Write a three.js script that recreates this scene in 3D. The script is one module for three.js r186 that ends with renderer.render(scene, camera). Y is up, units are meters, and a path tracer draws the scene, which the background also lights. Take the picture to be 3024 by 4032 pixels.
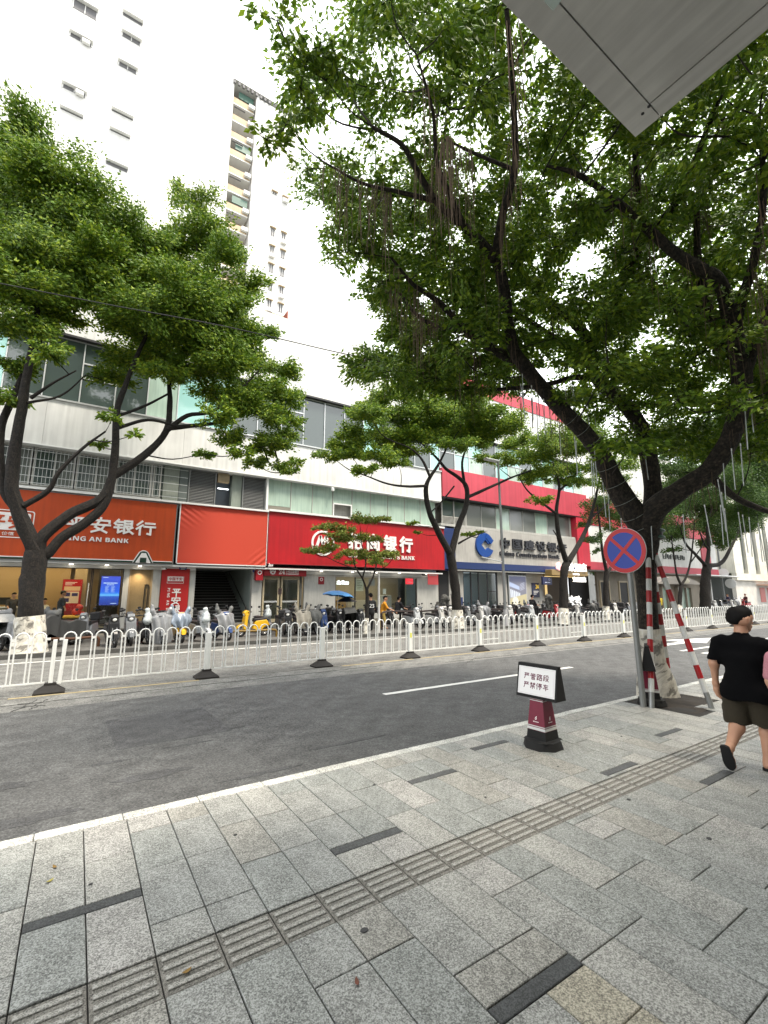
import * as THREE from 'three';
import { mergeGeometries } from 'three/addons/utils/BufferGeometryUtils.js';
import { RoundedBoxGeometry } from 'three/addons/geometries/RoundedBoxGeometry.js';
import { MarchingCubes } from 'three/addons/objects/MarchingCubes.js';
import { FontLoader } from 'three/addons/loaders/FontLoader.js';
import { TextGeometry } from 'three/addons/geometries/TextGeometry.js';
import { RectAreaLightUniformsLib } from 'three/addons/lights/RectAreaLightUniformsLib.js';

// ---------------------------------------------------------------- camera, sky, sun, exposure
const scene = new THREE.Scene();
const camera = new THREE.PerspectiveCamera(96.63, 768 / 1024, 0.05, 900);
camera.position.set(0, 1.85, 0);                       // standing on the near pavement, x runs along the street
camera.rotation.order = 'YXZ';
camera.rotation.set(THREE.MathUtils.degToRad(10.02), THREE.MathUtils.degToRad(-33.5), 0);
camera.updateMatrixWorld(true);

const renderer = new THREE.WebGLRenderer({ antialias: true });
renderer.toneMapping = THREE.LinearToneMapping;
renderer.toneMappingExposure = 2.8;
renderer.shadowMap.enabled = true;
renderer.setSize(768, 1024);
RectAreaLightUniformsLib.init();

{ // bright overcast sky, a little brighter towards the zenith
  const w = 64, h = 32, d = new Float32Array(w * h * 4);
  for (let j = 0; j < h; j++) for (let i = 0; i < w; i++) {
    const el = ((j + 0.5) / h - 0.5) * Math.PI, s = Math.sin(el), k = (j * w + i) * 4;
    const L = s > 0 ? 0.86 + 0.34 * s : 0.3;
    d[k] = L * 0.985; d[k + 1] = L; d[k + 2] = L * 1.02; d[k + 3] = 1;
  }
  const t = new THREE.DataTexture(d, w, h, THREE.RGBAFormat, THREE.FloatType);
  t.mapping = THREE.EquirectangularReflectionMapping; t.magFilter = THREE.LinearFilter; t.needsUpdate = true;
  scene.background = t; scene.environment = t;
}
const sun = new THREE.DirectionalLight(0xfff3e2, 2.3);
sun.position.set(18, 60, 16); sun.target.position.set(5, 0, -12);
sun.castShadow = true; sun.shadow.radius = 26; sun.shadow.mapSize.set(4096, 4096);
Object.assign(sun.shadow.camera, { left: -60, right: 60, top: 60, bottom: -60, near: 1, far: 200 });
scene.add(sun, sun.target);

// ---------------------------------------------------------------- helpers
let seed = 12345;
function rnd() { seed = (seed + 0x6D2B79F5) | 0; let t = Math.imul(seed ^ (seed >>> 15), 1 | seed); t = (t + Math.imul(t ^ (t >>> 7), 61 | t)) ^ t; return ((t ^ (t >>> 14)) >>> 0) / 4294967296; }
const rr = (a, b) => a + (b - a) * rnd();
const pick = (a) => a[Math.floor(rnd() * a.length)];
const V = (x, y, z) => new THREE.Vector3(x, y, z);
const names = {};
function numbered(n) { const k = names[n] ?? 0; names[n] = k + 1; return k ? n + '_' + String(k).padStart(3, '0') : n; }
function tag(o, label, category, group, kind) {
  o.userData = {};
  if (label) o.userData.label = label;
  if (category) o.userData.category = category;
  if (group) o.userData.group = group;
  if (kind) o.userData.kind = kind;
  return o;
}
function thing(name, label, category, p = [0, 0, 0], turn = 0, group) {
  const g = new THREE.Group(); g.name = numbered(name); g.position.set(...p); g.rotation.y = turn; scene.add(g);
  return tag(g, label, category, group);
}
const flat = (g) => (g.index ? g.toNonIndexed() : g);
function clean(g) { const f = flat(g); for (const k of Object.keys(f.attributes)) if (!['position', 'normal', 'uv', 'color'].includes(k)) f.deleteAttribute(k); if (!f.attributes.uv) f.setAttribute('uv', new THREE.BufferAttribute(new Float32Array(f.attributes.position.count * 2), 2)); if (f.morphAttributes) f.morphAttributes = {}; return f; }
function merge(list) { const a = (Array.isArray(list) ? list : [list]).map(clean); return a.length === 1 ? a[0] : mergeGeometries(a); }
function obj(name, geos, m, parent) {
  const o = new THREE.Mesh(Array.isArray(geos) ? merge(geos) : geos, m); o.name = name; o.castShadow = o.receiveShadow = true;
  if (parent === undefined) { o.name = numbered(name); scene.add(o); } else if (parent) parent.add(o);
  return o;
}
function structure(name, geos, m, parent) { const o = obj(name, geos, m, parent); if (parent === undefined) o.userData = { kind: 'structure' }; return o; }
const bx = (w, h, d, x = 0, y = 0, z = 0) => { const g = new THREE.BoxGeometry(w, h, d); g.translate(x, y, z); return g; };
const b2 = (x0, x1, y0, y1, z0, z1) => bx(Math.abs(x1 - x0), Math.abs(y1 - y0), Math.abs(z1 - z0), (x0 + x1) / 2, (y0 + y1) / 2, (z0 + z1) / 2);
const rb = (w, h, d, r, x = 0, y = 0, z = 0, s = 2) => { const g = new RoundedBoxGeometry(w, h, d, s, Math.min(r, w / 2.01, h / 2.01, d / 2.01)); g.translate(x, y, z); return g; };
const cyl = (r0, r1, h, x = 0, y = 0, z = 0, n = 14) => { const g = new THREE.CylinderGeometry(r1, r0, h, n); g.translate(x, y, z); return g; };
function rod(a, b, r0, r1 = r0, n = 8) {                // tapered bar from a to b
  const A = V(...a), B = V(...b), d = B.clone().sub(A), L = d.length(), g = new THREE.CylinderGeometry(r1, r0, L, n);
  g.applyQuaternion(new THREE.Quaternion().setFromUnitVectors(V(0, 1, 0), d.normalize())); g.translate((A.x + B.x) / 2, (A.y + B.y) / 2, (A.z + B.z) / 2); return g;
}
const tube = (pts, r, seg = 12, n = 6, closed = false) => new THREE.TubeGeometry(new THREE.CatmullRomCurve3(pts.map((p) => V(...p)), closed, 'centripetal'), seg, r, n, closed);
function metreUV(g, s = 1) {                            // box-projected uv in metres of the object's own space
  g = clean(g); const p = g.attributes.position, n = g.attributes.normal, u = g.attributes.uv;
  for (let i = 0; i < p.count; i++) {
    const ax = Math.abs(n.getX(i)), ay = Math.abs(n.getY(i)), az = Math.abs(n.getZ(i));
    if (ay >= ax && ay >= az) u.setXY(i, p.getX(i) * s, p.getZ(i) * s); else if (ax >= az) u.setXY(i, p.getZ(i) * s, p.getY(i) * s); else u.setXY(i, p.getX(i) * s, p.getY(i) * s);
  }
  return g;
}
// tileable value noise -------------------------------------------------
function noiseTable(n) { const t = new Float32Array(n * n); for (let i = 0; i < n * n; i++) t[i] = rnd(); return t; }
const NT = noiseTable(256);
function vn(x, y, per) { // value noise, tileable with period per (<=256)
  const xi = Math.floor(x), yi = Math.floor(y), fx = x - xi, fy = y - yi, sx = fx * fx * (3 - 2 * fx), sy = fy * fy * (3 - 2 * fy);
  const m = (v) => ((v % per) + per) % per, a = m(xi), b = m(xi + 1), c = m(yi) * 256, d = m(yi + 1) * 256;
  return (NT[c + a] * (1 - sx) + NT[c + b] * sx) * (1 - sy) + (NT[d + a] * (1 - sx) + NT[d + b] * sx) * sy;
}
function fbm(u, v, f, oct) { let s = 0, a = 0.5, t = 0; for (let o = 0; o < oct; o++) { const per = Math.min(256, f << o); s += a * vn(u * per + o * 17, v * per + o * 31, per); t += a; a *= 0.55; } return s / t; }
function tex(n, fn, srgb = true) { // fn(u,v) -> [r,g,b] in 0..1 (display values when srgb)
  const d = new Uint8Array(n * n * 4);
  for (let j = 0; j < n; j++) for (let i = 0; i < n; i++) { const c = fn(i / n, j / n, i, j), k = (j * n + i) * 4; for (let q = 0; q < 3; q++) d[k + q] = Math.max(0, Math.min(255, c[q] * 255)); d[k + 3] = 255; }
  const t = new THREE.DataTexture(d, n, n); t.wrapS = t.wrapT = THREE.RepeatWrapping; t.magFilter = THREE.LinearFilter; t.minFilter = THREE.LinearMipmapLinearFilter; t.generateMipmaps = true;
  if (srgb) t.colorSpace = THREE.SRGBColorSpace; t.needsUpdate = true; return t;
}
const rep = (t, sx, sy = sx, ox = 0, oy = 0) => { const c = t.clone(); c.repeat.set(sx, sy); c.offset.set(ox, oy); c.needsUpdate = true; return c; };
const lin = (r, g, b) => new THREE.Color().setRGB(r, g, b);
const M = (r, g, b, rough = 0.7, o = {}) => new THREE.MeshStandardMaterial({ color: lin(r, g, b), roughness: rough, ...o });
const P = (r, g, b, rough, o = {}) => new THREE.MeshPhysicalMaterial({ color: lin(r, g, b), roughness: rough, ...o });
const canvasTex = (w, h, draw) => { const c = document.createElement('canvas'); c.width = w; c.height = h; draw(c.getContext('2d'), w, h); const t = new THREE.CanvasTexture(c); t.colorSpace = THREE.SRGBColorSpace; t.anisotropy = 8; return t; };

// ---------------------------------------------------------------- textures and shared materials
const tGrain = tex(512, (u, v) => { const a = rnd(), b = fbm(u, v, 64, 3), c = fbm(u, v, 6, 4); const s = 0.62 + (a - 0.5) * 0.2 + (b - 0.5) * 0.34 + (c - 0.5) * 0.16; return [s, s * 1.0, s * 0.985]; });
const tGranite = tex(512, (u, v) => { const b = fbm(u, v, 110, 2), c = fbm(u, v, 5, 4), e = fbm(u, v, 180, 1), a = rnd(); let s = 0.8 + (b - 0.5) * 0.62 + (e - 0.5) * 0.42 + (c - 0.5) * 0.22 + (a - 0.5) * 0.1; return [s, s * 1.005, s * 0.99]; });
const tGraniteB = tex(256, (u, v) => { const s = fbm(u, v, 110, 2); return [s, s, s]; }, false);
const tAsphalt = tex(512, (u, v) => { const a = rnd(), b = fbm(u, v, 120, 2), c = fbm(u, v, 8, 4); let s = 0.66 + (a - 0.5) * 0.22 + (b - 0.5) * 0.5 + (c - 0.5) * 0.3; if (a > 0.992) s += 0.25; return [s, s, s * 0.99]; });
const tBump = tex(256, (u, v) => { const s = fbm(u, v, 64, 3); return [s, s, s]; }, false);
const tBark = tex(256, (u, v) => { const s = 0.55 + (fbm(u, v, 20, 4) - 0.5) * 0.9 + (fbm(u, v * 0.25, 64, 2) - 0.5) * 0.5; return [s, s * 0.96, s * 0.9]; });
const tPlaster = tex(512, (u, v) => { const c = fbm(u, v, 4, 5), st = fbm(u, v * 0.06, 48, 3), s = 0.9 + (c - 0.5) * 0.16 + (st - 0.5) * 0.12; return [s, s, s * 0.99]; });
const tLight = tex(256, (u, v) => { const s = 0.955 + (fbm(u, v, 48, 3) - 0.5) * 0.09 + (fbm(u, v, 5, 4) - 0.5) * 0.10; return [s, s, s * 0.99]; });
const tWash = tex(256, (u, v) => { const a = fbm(u, v, 9, 4), b = fbm(u, v * 0.3, 40, 2); let s = 0.92 + (a - 0.5) * 0.5 + (b - 0.5) * 0.25; if (a < 0.36) s -= 0.22; return [s, s * 0.985, s * 0.95]; });
const tCloth = tex(256, (u, v) => { const s = 0.85 + (fbm(u, v, 100, 2) - 0.5) * 0.25 + (fbm(u, v, 6, 3) - 0.5) * 0.1; return [s, s, s]; });

const mat = {
  white: M(0.78, 0.79, 0.78, 0.6, { map: rep(tPlaster, 0.16) }),
  pinkPanel: M(0.52, 0.05, 0.08, 0.55, { map: rep(tPlaster, 0.13) }),
  redPanel: M(0.55, 0.022, 0.05, 0.5, { map: rep(tPlaster, 0.13) }),
  greyWall: M(0.26, 0.31, 0.30, 0.75, { map: rep(tPlaster, 0.3) }),
  paleWall: M(0.46, 0.46, 0.44, 0.7, { map: rep(tPlaster, 0.3) }),
  darkWall: M(0.09, 0.10, 0.10, 0.7, { map: rep(tPlaster, 0.3) }),
  beige: M(0.40, 0.30, 0.18, 0.65, { map: rep(tPlaster, 0.3) }),
  alu: M(0.55, 0.57, 0.57, 0.4, { metalness: 0.5 }),
  darkMetal: M(0.03, 0.03, 0.032, 0.45, { metalness: 0.3 }),
  greyMetal: M(0.20, 0.21, 0.21, 0.5, { metalness: 0.4 }),
  galv: M(0.30, 0.31, 0.31, 0.45, { metalness: 0.6, map: rep(tLight, 2) }),
  black: M(0.012, 0.012, 0.013, 0.6),
  rubber: M(0.018, 0.018, 0.018, 0.85, { map: rep(tGrain, 3) }),
  glass: P(0.92, 0.96, 0.95, 0.03, { transmission: 1, thickness: 0, ior: 1.5, side: THREE.DoubleSide }),
  tintGlass: P(0.055, 0.075, 0.07, 0.05, { specularIntensity: 1, ior: 1.55, clearcoat: 1, clearcoatRoughness: 0.03 }),
  greenGlass: P(0.42, 0.55, 0.48, 0.12, { clearcoat: 0.6, clearcoatRoughness: 0.05, map: rep(tPlaster, 0.4) }),
  tealGlass: P(0.30, 0.55, 0.52, 0.08, { clearcoat: 1, clearcoatRoughness: 0.03 }),
  offWhite: M(0.72, 0.73, 0.72, 0.45),
  lampGlow: M(0.9, 0.88, 0.8, 0.5, { emissive: new THREE.Color(1, 0.9, 0.72), emissiveIntensity: 3 }),
  tubeGlow: M(0.9, 0.9, 0.9, 0.5, { emissive: new THREE.Color(0.9, 0.97, 1), emissiveIntensity: 1.6 }),
};

// ================================================================ GROUND
const ROAD = -0.12;
structure('ground', metreUV(bx(1400, 0.2, 1400, 0, -0.4, 0)), M(0.16, 0.16, 0.15, 0.9));
const mOld = M(0.31, 0.31, 0.295, 0.82, { map: rep(tAsphalt, 0.45), bumpMap: rep(tBump, 1.2), bumpScale: 0.003 });
const mNew = M(0.16, 0.164, 0.165, 0.8, { map: rep(tAsphalt, 0.6), bumpMap: rep(tBump, 1.7), bumpScale: 0.004 });
const mPatch = M(0.12, 0.123, 0.128, 0.8, { map: rep(tAsphalt, 0.8), bumpMap: rep(tBump, 2), bumpScale: 0.005 });
const road = structure('road', metreUV(b2(-120, 260, ROAD - 0.18, ROAD, -18.02, -4.79)), mOld);
function sheet(pts, y, t = 0.003) { // flat polygon laid on the ground, pts = [x, z]
  const s = new THREE.Shape(pts.map(([x, z]) => new THREE.Vector2(x, -z))); const g = new THREE.ExtrudeGeometry(s, { depth: t, bevelEnabled: false }); g.rotateX(-Math.PI / 2); g.translate(0, y, 0); return metreUV(g);
}
function ragged(x0, x1, z, amp, step) { const a = []; const n = Math.round(Math.abs(x1 - x0) / step); for (let i = 0; i <= n; i++) a.push([x0 + (x1 - x0) * i / n, z + rr(-amp, amp)]); return a; }
obj('newer_asphalt', sheet([...ragged(-30, 120, -10.15, 0.02, 0.35), [120, -4.792], [-30, -4.792]], ROAD, 0.004), mNew, road);
{ // worn dark patches and rough streaks in the near lane
  const blob = (x, z, rx, rz) => { const a = []; for (let i = 0; i < 26; i++) { const t = i / 26 * 6.283, k = 0.6 + 0.5 * rnd(); a.push([x + Math.cos(t) * rx * k, z + Math.sin(t) * rz * k]); } return a; };
  for (const [x, z, rx, rz] of [[0.9, -5.9, 0.42, 0.13], [-0.2, -5.4, 0.5, 0.12], [-0.6, -6.4, 0.5, 0.16], [0.5, -6.6, 0.22, 0.05], [1.4, -6.8, 0.3, 0.04], [2.1, -7.2, 0.2, 0.03], [0.1, -5.0, 0.5, 0.07], [1.9, -5.3, 0.5, 0.05], [3.2, -5.7, 0.7, 0.05]]) obj('worn_patch', sheet(blob(x, z, rx, rz), ROAD + 0.004, 0.0025), mPatch, road);
  obj('repair_patch', sheet([[0.55, -8.7], [2.0, -8.75], [2.05, -7.1], [0.6, -7.05]], ROAD + 0.004, 0.002), mPatch, road);
}
const mCrack = M(0.03, 0.03, 0.03, 0.95);
function crack(pts, w) { const L = [], R = []; pts.forEach(([x, z], i) => { const [x2, z2] = pts[Math.min(i + 1, pts.length - 1)], [x1, z1] = pts[Math.max(i - 1, 0)], l = Math.hypot(x2 - x1, z2 - z1) || 1, k = w * (0.4 + rnd()); L.push([x - (z2 - z1) / l * k, z + (x2 - x1) / l * k]); R.unshift([x + (z2 - z1) / l * k, z - (x2 - x1) / l * k]); }); return [...L, ...R]; }
{
  const wig = (x0, z0, x1, z1, n, a) => Array.from({ length: n + 1 }, (_, i) => [x0 + (x1 - x0) * i / n + rr(-a, a), z0 + (z1 - z0) * i / n + rr(-a, a)]);
  for (const c of [wig(-1.2, -10.75, 7.2, -10.9, 60, 0.035), wig(9, -10.4, 30, -10.5, 90, 0.03), wig(-0.7, -10.2, -0.4, -11.1, 12, 0.05), wig(-0.5, -10.2, -0.25, -11.0, 12, 0.05), wig(-0.75, -10.5, -0.3, -10.45, 6, 0.03), wig(-0.7, -10.8, -0.3, -10.75, 6, 0.03), wig(9.3, -9.9, 10.4, -10.6, 12, 0.05), wig(4.6, -13.4, 16, -13.5, 60, 0.03)])
    obj('crack', sheet(crack(c, 0.009), ROAD, 0.0055), mCrack, road);
}
// painted markings
const mPaint = M(0.68, 0.68, 0.66, 0.6, { map: rep(tLight, 0.9), bumpMap: rep(tBump, 2), bumpScale: 0.001 });
const mYellow = M(0.34, 0.28, 0.16, 0.7, { map: rep(tLight, 0.9) });
const line = (x0, x1, z, w, y, m, n = 'lane_line') => obj(n, sheet([...ragged(x0, x1, z - w / 2, 0.006, 0.4), ...ragged(x1, x0, z + w / 2, 0.006, 0.4)], y, 0.004), m, road);
const YN = ROAD + 0.005;
line(5.2, 11.2, -7.85, 0.14, YN, mPaint); line(17.4, 60, -7.88, 0.14, YN, mPaint);
obj('arrow_marking', sheet([[18.0, -9.2], [20.6, -9.28], [20.7, -10.0], [23.4, -9.32], [20.9, -8.5], [20.7, -8.95], [18.0, -8.95]], YN, 0.004), mPaint, road);
obj('arrow_marking', sheet([[17.3, -7.25], [19.8, -7.2], [19.8, -7.5], [22.4, -6.7], [19.8, -6.0], [19.8, -6.6], [17.3, -6.85]], YN, 0.004), mPaint, road);
line(9.3, 40, -4.98, 0.14, YN, mPaint, 'edge_line');
for (const [a, b] of [[-0.9, 2.5], [6.2, 8.6], [8.9, 14], [15, 26], [27, 60]]) line(a, b, -11.42, 0.09, ROAD + 0.001, mYellow, 'edge_line');
line(-30, 90, -16.9, 0.13, ROAD + 0.001, mPaint, 'edge_line');
obj('drain_strip', sheet([...ragged(-30, 90, -11.5, 0.012, 0.5), ...ragged(90, -30, -11.47, 0.012, 0.5)], ROAD + 0.0005, 0.002), M(0.045, 0.04, 0.035, 0.9), road);

// ---- near pavement: granite pavers 0.3 x 0.6 in pairs, dark inset strips, a tactile strip, kerb stones
const project = (() => { const v = V(); camera.updateProjectionMatrix(); return (x, y, z) => { v.set(x, y, z).applyMatrix4(camera.matrixWorldInverse); if (v.z > -0.05) return null; v.applyMatrix4(camera.projectionMatrix); return [v.x, v.y]; }; })();
camera.matrixWorldInverse.copy(camera.matrixWorld).invert();
const pavement = structure('pavement', metreUV(b2(-6, 60, -0.2, -0.016, -4.66, 4)), M(0.055, 0.05, 0.045, 0.95, { map: rep(tGrain, 3) }));
const graniteTones = [[0.36, 0.36, 0.345], [0.33, 0.335, 0.325], [0.39, 0.385, 0.365], [0.30, 0.31, 0.30], [0.35, 0.34, 0.315], [0.41, 0.40, 0.385], [0.315, 0.325, 0.315]];
const mGran = graniteTones.map(([r, g, b], i) => P(r * 1.18, g * 1.18, b * 1.17, 0.62, { map: rep(tGranite, 1.35, 1.35, i * 0.137, i * 0.291), bumpMap: rep(tGraniteB, 2), bumpScale: 0.0006 }));
const mGranBuff = P(0.5, 0.46, 0.37, 0.62, { map: rep(tGranite, 1.35, 1.35, 0.4, 0.7) });
const mDarkStrip = [0, 1, 2].map((i) => P(0.078 + 0.014 * i, 0.083 + 0.014 * i, 0.086 + 0.014 * i, 0.6, { map: rep(tGranite, 1.5, 1.5, i * 0.3, 0.1) }));
const slabCache = {};
function slab(w, l, h = 0.03, c = 0.0035) { // chamfered slab, top at y=0, centred
  const key = [w, l, h, c].map((v) => v.toFixed(4)).join(); if (slabCache[key]) return slabCache[key];
  const g = bx(w, h - c, l, 0, -c - (h - c) / 2, 0), X = w / 2, Z = l / 2, t = [], ring = (q, y) => [[-X + q, y, -Z + q], [X - q, y, -Z + q], [X - q, y, Z - q], [-X + q, y, Z - q]];
  const A = ring(0, -c), B = ring(c, 0), tri = (a, b, d) => t.push(...a, ...b, ...d);
  for (let i = 0; i < 4; i++) { const j = (i + 1) % 4; tri(A[i], B[j], A[j]); tri(A[i], B[i], B[j]); }
  tri(B[0], B[2], B[1]); tri(B[0], B[3], B[2]);
  const q = new THREE.BufferGeometry(); q.setAttribute('position', new THREE.Float32BufferAttribute(t, 3)); q.computeVertexNormals();
  return (slabCache[key] = metreUV(merge([g, q])));
}
const TZ0 = -2.925, TZ1 = -2.63, GAP = 0.007;
const strips = { 0: [-3.59], 3: [-3.32, -1.76], 6: [-2.64], 7: [-4.36], 8: [-3.06], 9: [-2.38], 1: [-1.2], 5: [-0.9, -4.0], 11: [-3.4], 12: [-2.0], 14: [-3.9], 16: [-3.2], 4: [-0.3], 10: [-1.3], 13: [-1.0] };
const pit = { x0: 8.2, x1: 9.5, z0: -4.66, z1: -3.6 };
const slabs = [];
for (let k = -2; k < 44; k++) {
  const x0 = -0.08 + 0.6 * k, cuts = strips[k] ?? [];
  for (let c = 0; c < 2; c++) {
    const bxs = []; let ph = k % 2 ? 0.29 : 0; if (k > 3 && rnd() < 0.25) ph += c * 0.3;
    const pts = [-4.655]; for (let z = -4.69 + 0.6 - ph; z < 3; z += 0.6) if (z > -4.6) pts.push(z); pts.push(3);
    for (const s of cuts) { for (let i = pts.length - 1; i >= 0; i--) if (Math.abs(pts[i] - s) < 0.16 || Math.abs(pts[i] - s - 0.09) < 0.16) pts.splice(i, 1); pts.push(s, s + 0.09); }
    for (let i = pts.length - 1; i > 0; i--) if (pts[i] > TZ0 - 0.12 && pts[i] < TZ1 + 0.12 && !cuts.some((s) => Math.abs(pts[i] - s - 0.045) < 0.06)) pts.splice(i, 1);
    pts.push(TZ0, TZ1); pts.sort((a, b) => a - b);
    for (let i = 0; i + 1 < pts.length; i++) {
      const a = pts[i], b = pts[i + 1]; if (b - a < 0.03) continue;
      if (a >= TZ0 - 0.001 && b <= TZ1 + 0.001) { if (c === 0 && Math.abs(a - TZ0) < 0.01) for (const q of [0, 1]) slabs.push({ kind: 'tactile', x: x0 + 0.15 + 0.3 * q, z: (TZ0 + TZ1) / 2, w: 0.3, l: TZ1 - TZ0 }); continue; }
      const dark = cuts.some((s) => Math.abs(a - s) < 0.005);
      if (dark) { if (c === 0) slabs.push({ kind: 'dark', x: x0 + 0.3, z: (a + b) / 2, w: 0.6, l: b - a }); continue; }
      const x = x0 + 0.15 + 0.3 * c; if (x > pit.x0 - 0.1 && x < pit.x1 + 0.1 && (a + b) / 2 < pit.z1) continue;
      slabs.push({ kind: 'paver', x, z: (a + b) / 2, w: 0.3, l: b - a });
    }
  }
}
for (const s of slabs) { // how large each slab shows
  const q = [[-1, -1], [1, -1], [1, 1], [-1, 1]].map(([a, b]) => project(s.x + a * s.w / 2, 0, s.z + b * s.l / 2));
  s.area = 0; if (q.some((p) => !p)) { s.area = -1; continue; }
  const m = project(s.x, 0, s.z); if (Math.abs(m[0]) > 1.25 || Math.abs(m[1]) > 1.25) { s.area = -1; continue; }
  for (let i = 0; i < 4; i++) { const j = (i + 1) % 4; s.area += q[i][0] * q[j][1] - q[j][0] * q[i][1]; } s.area = Math.abs(s.area);
}
for (let i = slabs.length - 1; i >= 0; i--) { const s = slabs[i]; if (s.x > pit.x0 - 0.1 && s.x < pit.x1 + 0.1 && s.z < pit.z1) slabs.splice(i, 1); }
slabs.sort((a, b) => b.area - a.area);
const rest = {}; let nPav = 0;
const ribGeo = metreUV(rb(0.262, 0.012, 0.034, 0.006, 0, 0.0005, 0, 2));
const mRib = P(0.42, 0.41, 0.38, 0.6, { map: rep(tGranite, 1.6) }), mTact = P(0.25, 0.235, 0.21, 0.75, { map: rep(tGranite, 1.4) });
for (const s of slabs) {
  const g = slab(s.w - GAP, s.l - GAP), y = s.kind === 'tactile' ? -0.007 : rr(-0.0022, 0);
  const m = s.kind === 'dark' ? pick(mDarkStrip) : s.kind === 'tactile' ? mTact : (s.x > 2.0 && s.x < 2.35 && s.z > -1.7 && s.z < -1.0) ? mGranBuff : pick(mGran);
  if (nPav < 300 && s.area > 0) {
    nPav++;
    const o = obj(s.kind === 'dark' ? 'inset_strip' : s.kind === 'tactile' ? 'tactile_paver' : 'paver', g, m, pavement);
    o.position.set(s.x, y, s.z); o.rotation.set(rr(-0.0015, 0.0015), rnd() < 0.5 && s.w === s.l ? Math.PI : 0, rr(-0.0015, 0.0015));
    if (s.kind === 'tactile') for (let i = 0; i < 4; i++) { const r = obj('rib', ribGeo, mRib, o); r.position.set(0, 0.0015, (i - 1.5) * 0.067); }
  } else {
    const c = g.clone(); c.translate(s.x, y, s.z); (rest[s.kind] ??= new Map()); if (!rest[s.kind].has(m)) rest[s.kind].set(m, []); rest[s.kind].get(m).push(c);
    if (s.kind === 'tactile') for (let i = 0; i < 4; i++) { const r = ribGeo.clone(); r.translate(s.x, y + 0.0015, s.z + (i - 1.5) * 0.067); if (!rest.ribs) rest.ribs = new Map([[mRib, []]]); rest.ribs.get(mRib).push(r); }
  }
}
for (const k of Object.keys(rest)) for (const [m, list] of rest[k]) { const o = obj(k === 'ribs' ? 'rib_field' : 'paver_field', merge(list), m, pavement); o.userData.kind = 'stuff'; }
// kerb
const kerb = structure('kerb', metreUV(b2(-30, 120, -0.3, -0.03, -4.785, -4.665)), M(0.2, 0.2, 0.19, 0.85, { map: rep(tGrain, 2) }));
const kerbGeo = metreUV(rb(0.595, 0.125, 0.132, 0.008, 0, -0.0625, 0)), mKerb = [0, 1, 2].map((i) => P(0.68 + 0.03 * i, 0.675 + 0.03 * i, 0.64 + 0.03 * i, 0.65, { map: rep(tGranite, 1.2, 1.2, i * 0.2, 0.3) }));
const far = []; for (let i = -6; i < 130; i++) { const x = 0.8 + 0.6 * i; if (i < 70) { const o = obj('kerb_stone', kerbGeo, mKerb[(i * 7 + 21) % 3], kerb); o.position.set(x, rr(-0.004, 0.002), -4.728 + rr(-0.003, 0.003)); } else { const g = kerbGeo.clone(); g.translate(x, 0, -4.728); far.push(g); } }
obj('kerb_stone_run', merge(far), mKerb[1], kerb).userData.kind = 'stuff';
// tree pit with bare soil
{
  const g = new THREE.PlaneGeometry(pit.x1 - pit.x0, pit.z1 - pit.z0, 26, 22); g.rotateX(-Math.PI / 2); const p = g.attributes.position;
  for (let i = 0; i < p.count; i++) { const x = p.getX(i), z = p.getZ(i); p.setY(i, -0.02 + 0.05 * fbm(x * 0.5 + 0.5, z * 0.5 + 0.5, 8, 4) - 0.025 + 0.045 * Math.exp(-(x * x + z * z) * 6)); }
  g.translate((pit.x0 + pit.x1) / 2, 0, (pit.z0 + pit.z1) / 2); g.computeVertexNormals();
  structure('soil_bed', metreUV(g), M(0.075, 0.058, 0.042, 0.95, { map: rep(tGrain, 1.5), side: THREE.DoubleSide }));
}
// small litter, leaves and gum spots on the paving
const mLeafLitter = [M(0.22, 0.13, 0.03, 0.8, { side: THREE.DoubleSide }), M(0.3, 0.26, 0.05, 0.8, { side: THREE.DoubleSide }), M(0.14, 0.05, 0.03, 0.8, { side: THREE.DoubleSide })];
function fallenLeaf(x, z, a, k, label) {
  const g = new THREE.PlaneGeometry(0.05, 0.022, 4, 2), p = g.attributes.position; for (let i = 0; i < p.count; i++) { const u = p.getX(i) / 0.025; p.setY(i, p.getY(i) * (1 - u * u * 0.85)); p.setZ(i, 0.006 * u * u); } g.rotateX(-Math.PI / 2); g.rotateY(a); g.computeVertexNormals();
  const o = obj('fallen_leaf', g, mLeafLitter[k]); o.position.set(x, 0.006, z); tag(o, label, 'leaf', 'fallen leaves on the paving'); return o;
}
fallenLeaf(0.03, -3.98, 0.6, 1, 'small yellow leaf on paving above the lowest dark strip, by the kerb');
fallenLeaf(0.63, -2.72, 0.3, 0, 'brown curled leaf lying across the tactile ribs');
fallenLeaf(1.3, -2.2, 1.2, 2, 'dark red leaf on the paver below the tactile strip');
fallenLeaf(0.05, -4.15, 2.0, 0, 'tiny brown leaf on paving close to the kerb corner');
const mGum = M(0.05, 0.05, 0.05, 0.9);
[[1.51, -2.48, 0.022], [0.25, -3.8, 0.012], [1.2, -3.9, 0.014], [4.35, -2.55, 0.02], [4.2, -1.85, 0.02], [5.2, -2.9, 0.012], [3.3, -3.3, 0.012], [6.1, -3.6, 0.014], [4.5, -3.4, 0.012], [2.6, -4.1, 0.012]].forEach(([x, z, r]) => { const g = new THREE.CylinderGeometry(r, r * 1.1, 0.003, 12); g.scale(1, 1, 0.8); const o = obj('gum_spot', g, mGum, pavement); o.position.set(x, 0.0025, z); });

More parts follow.
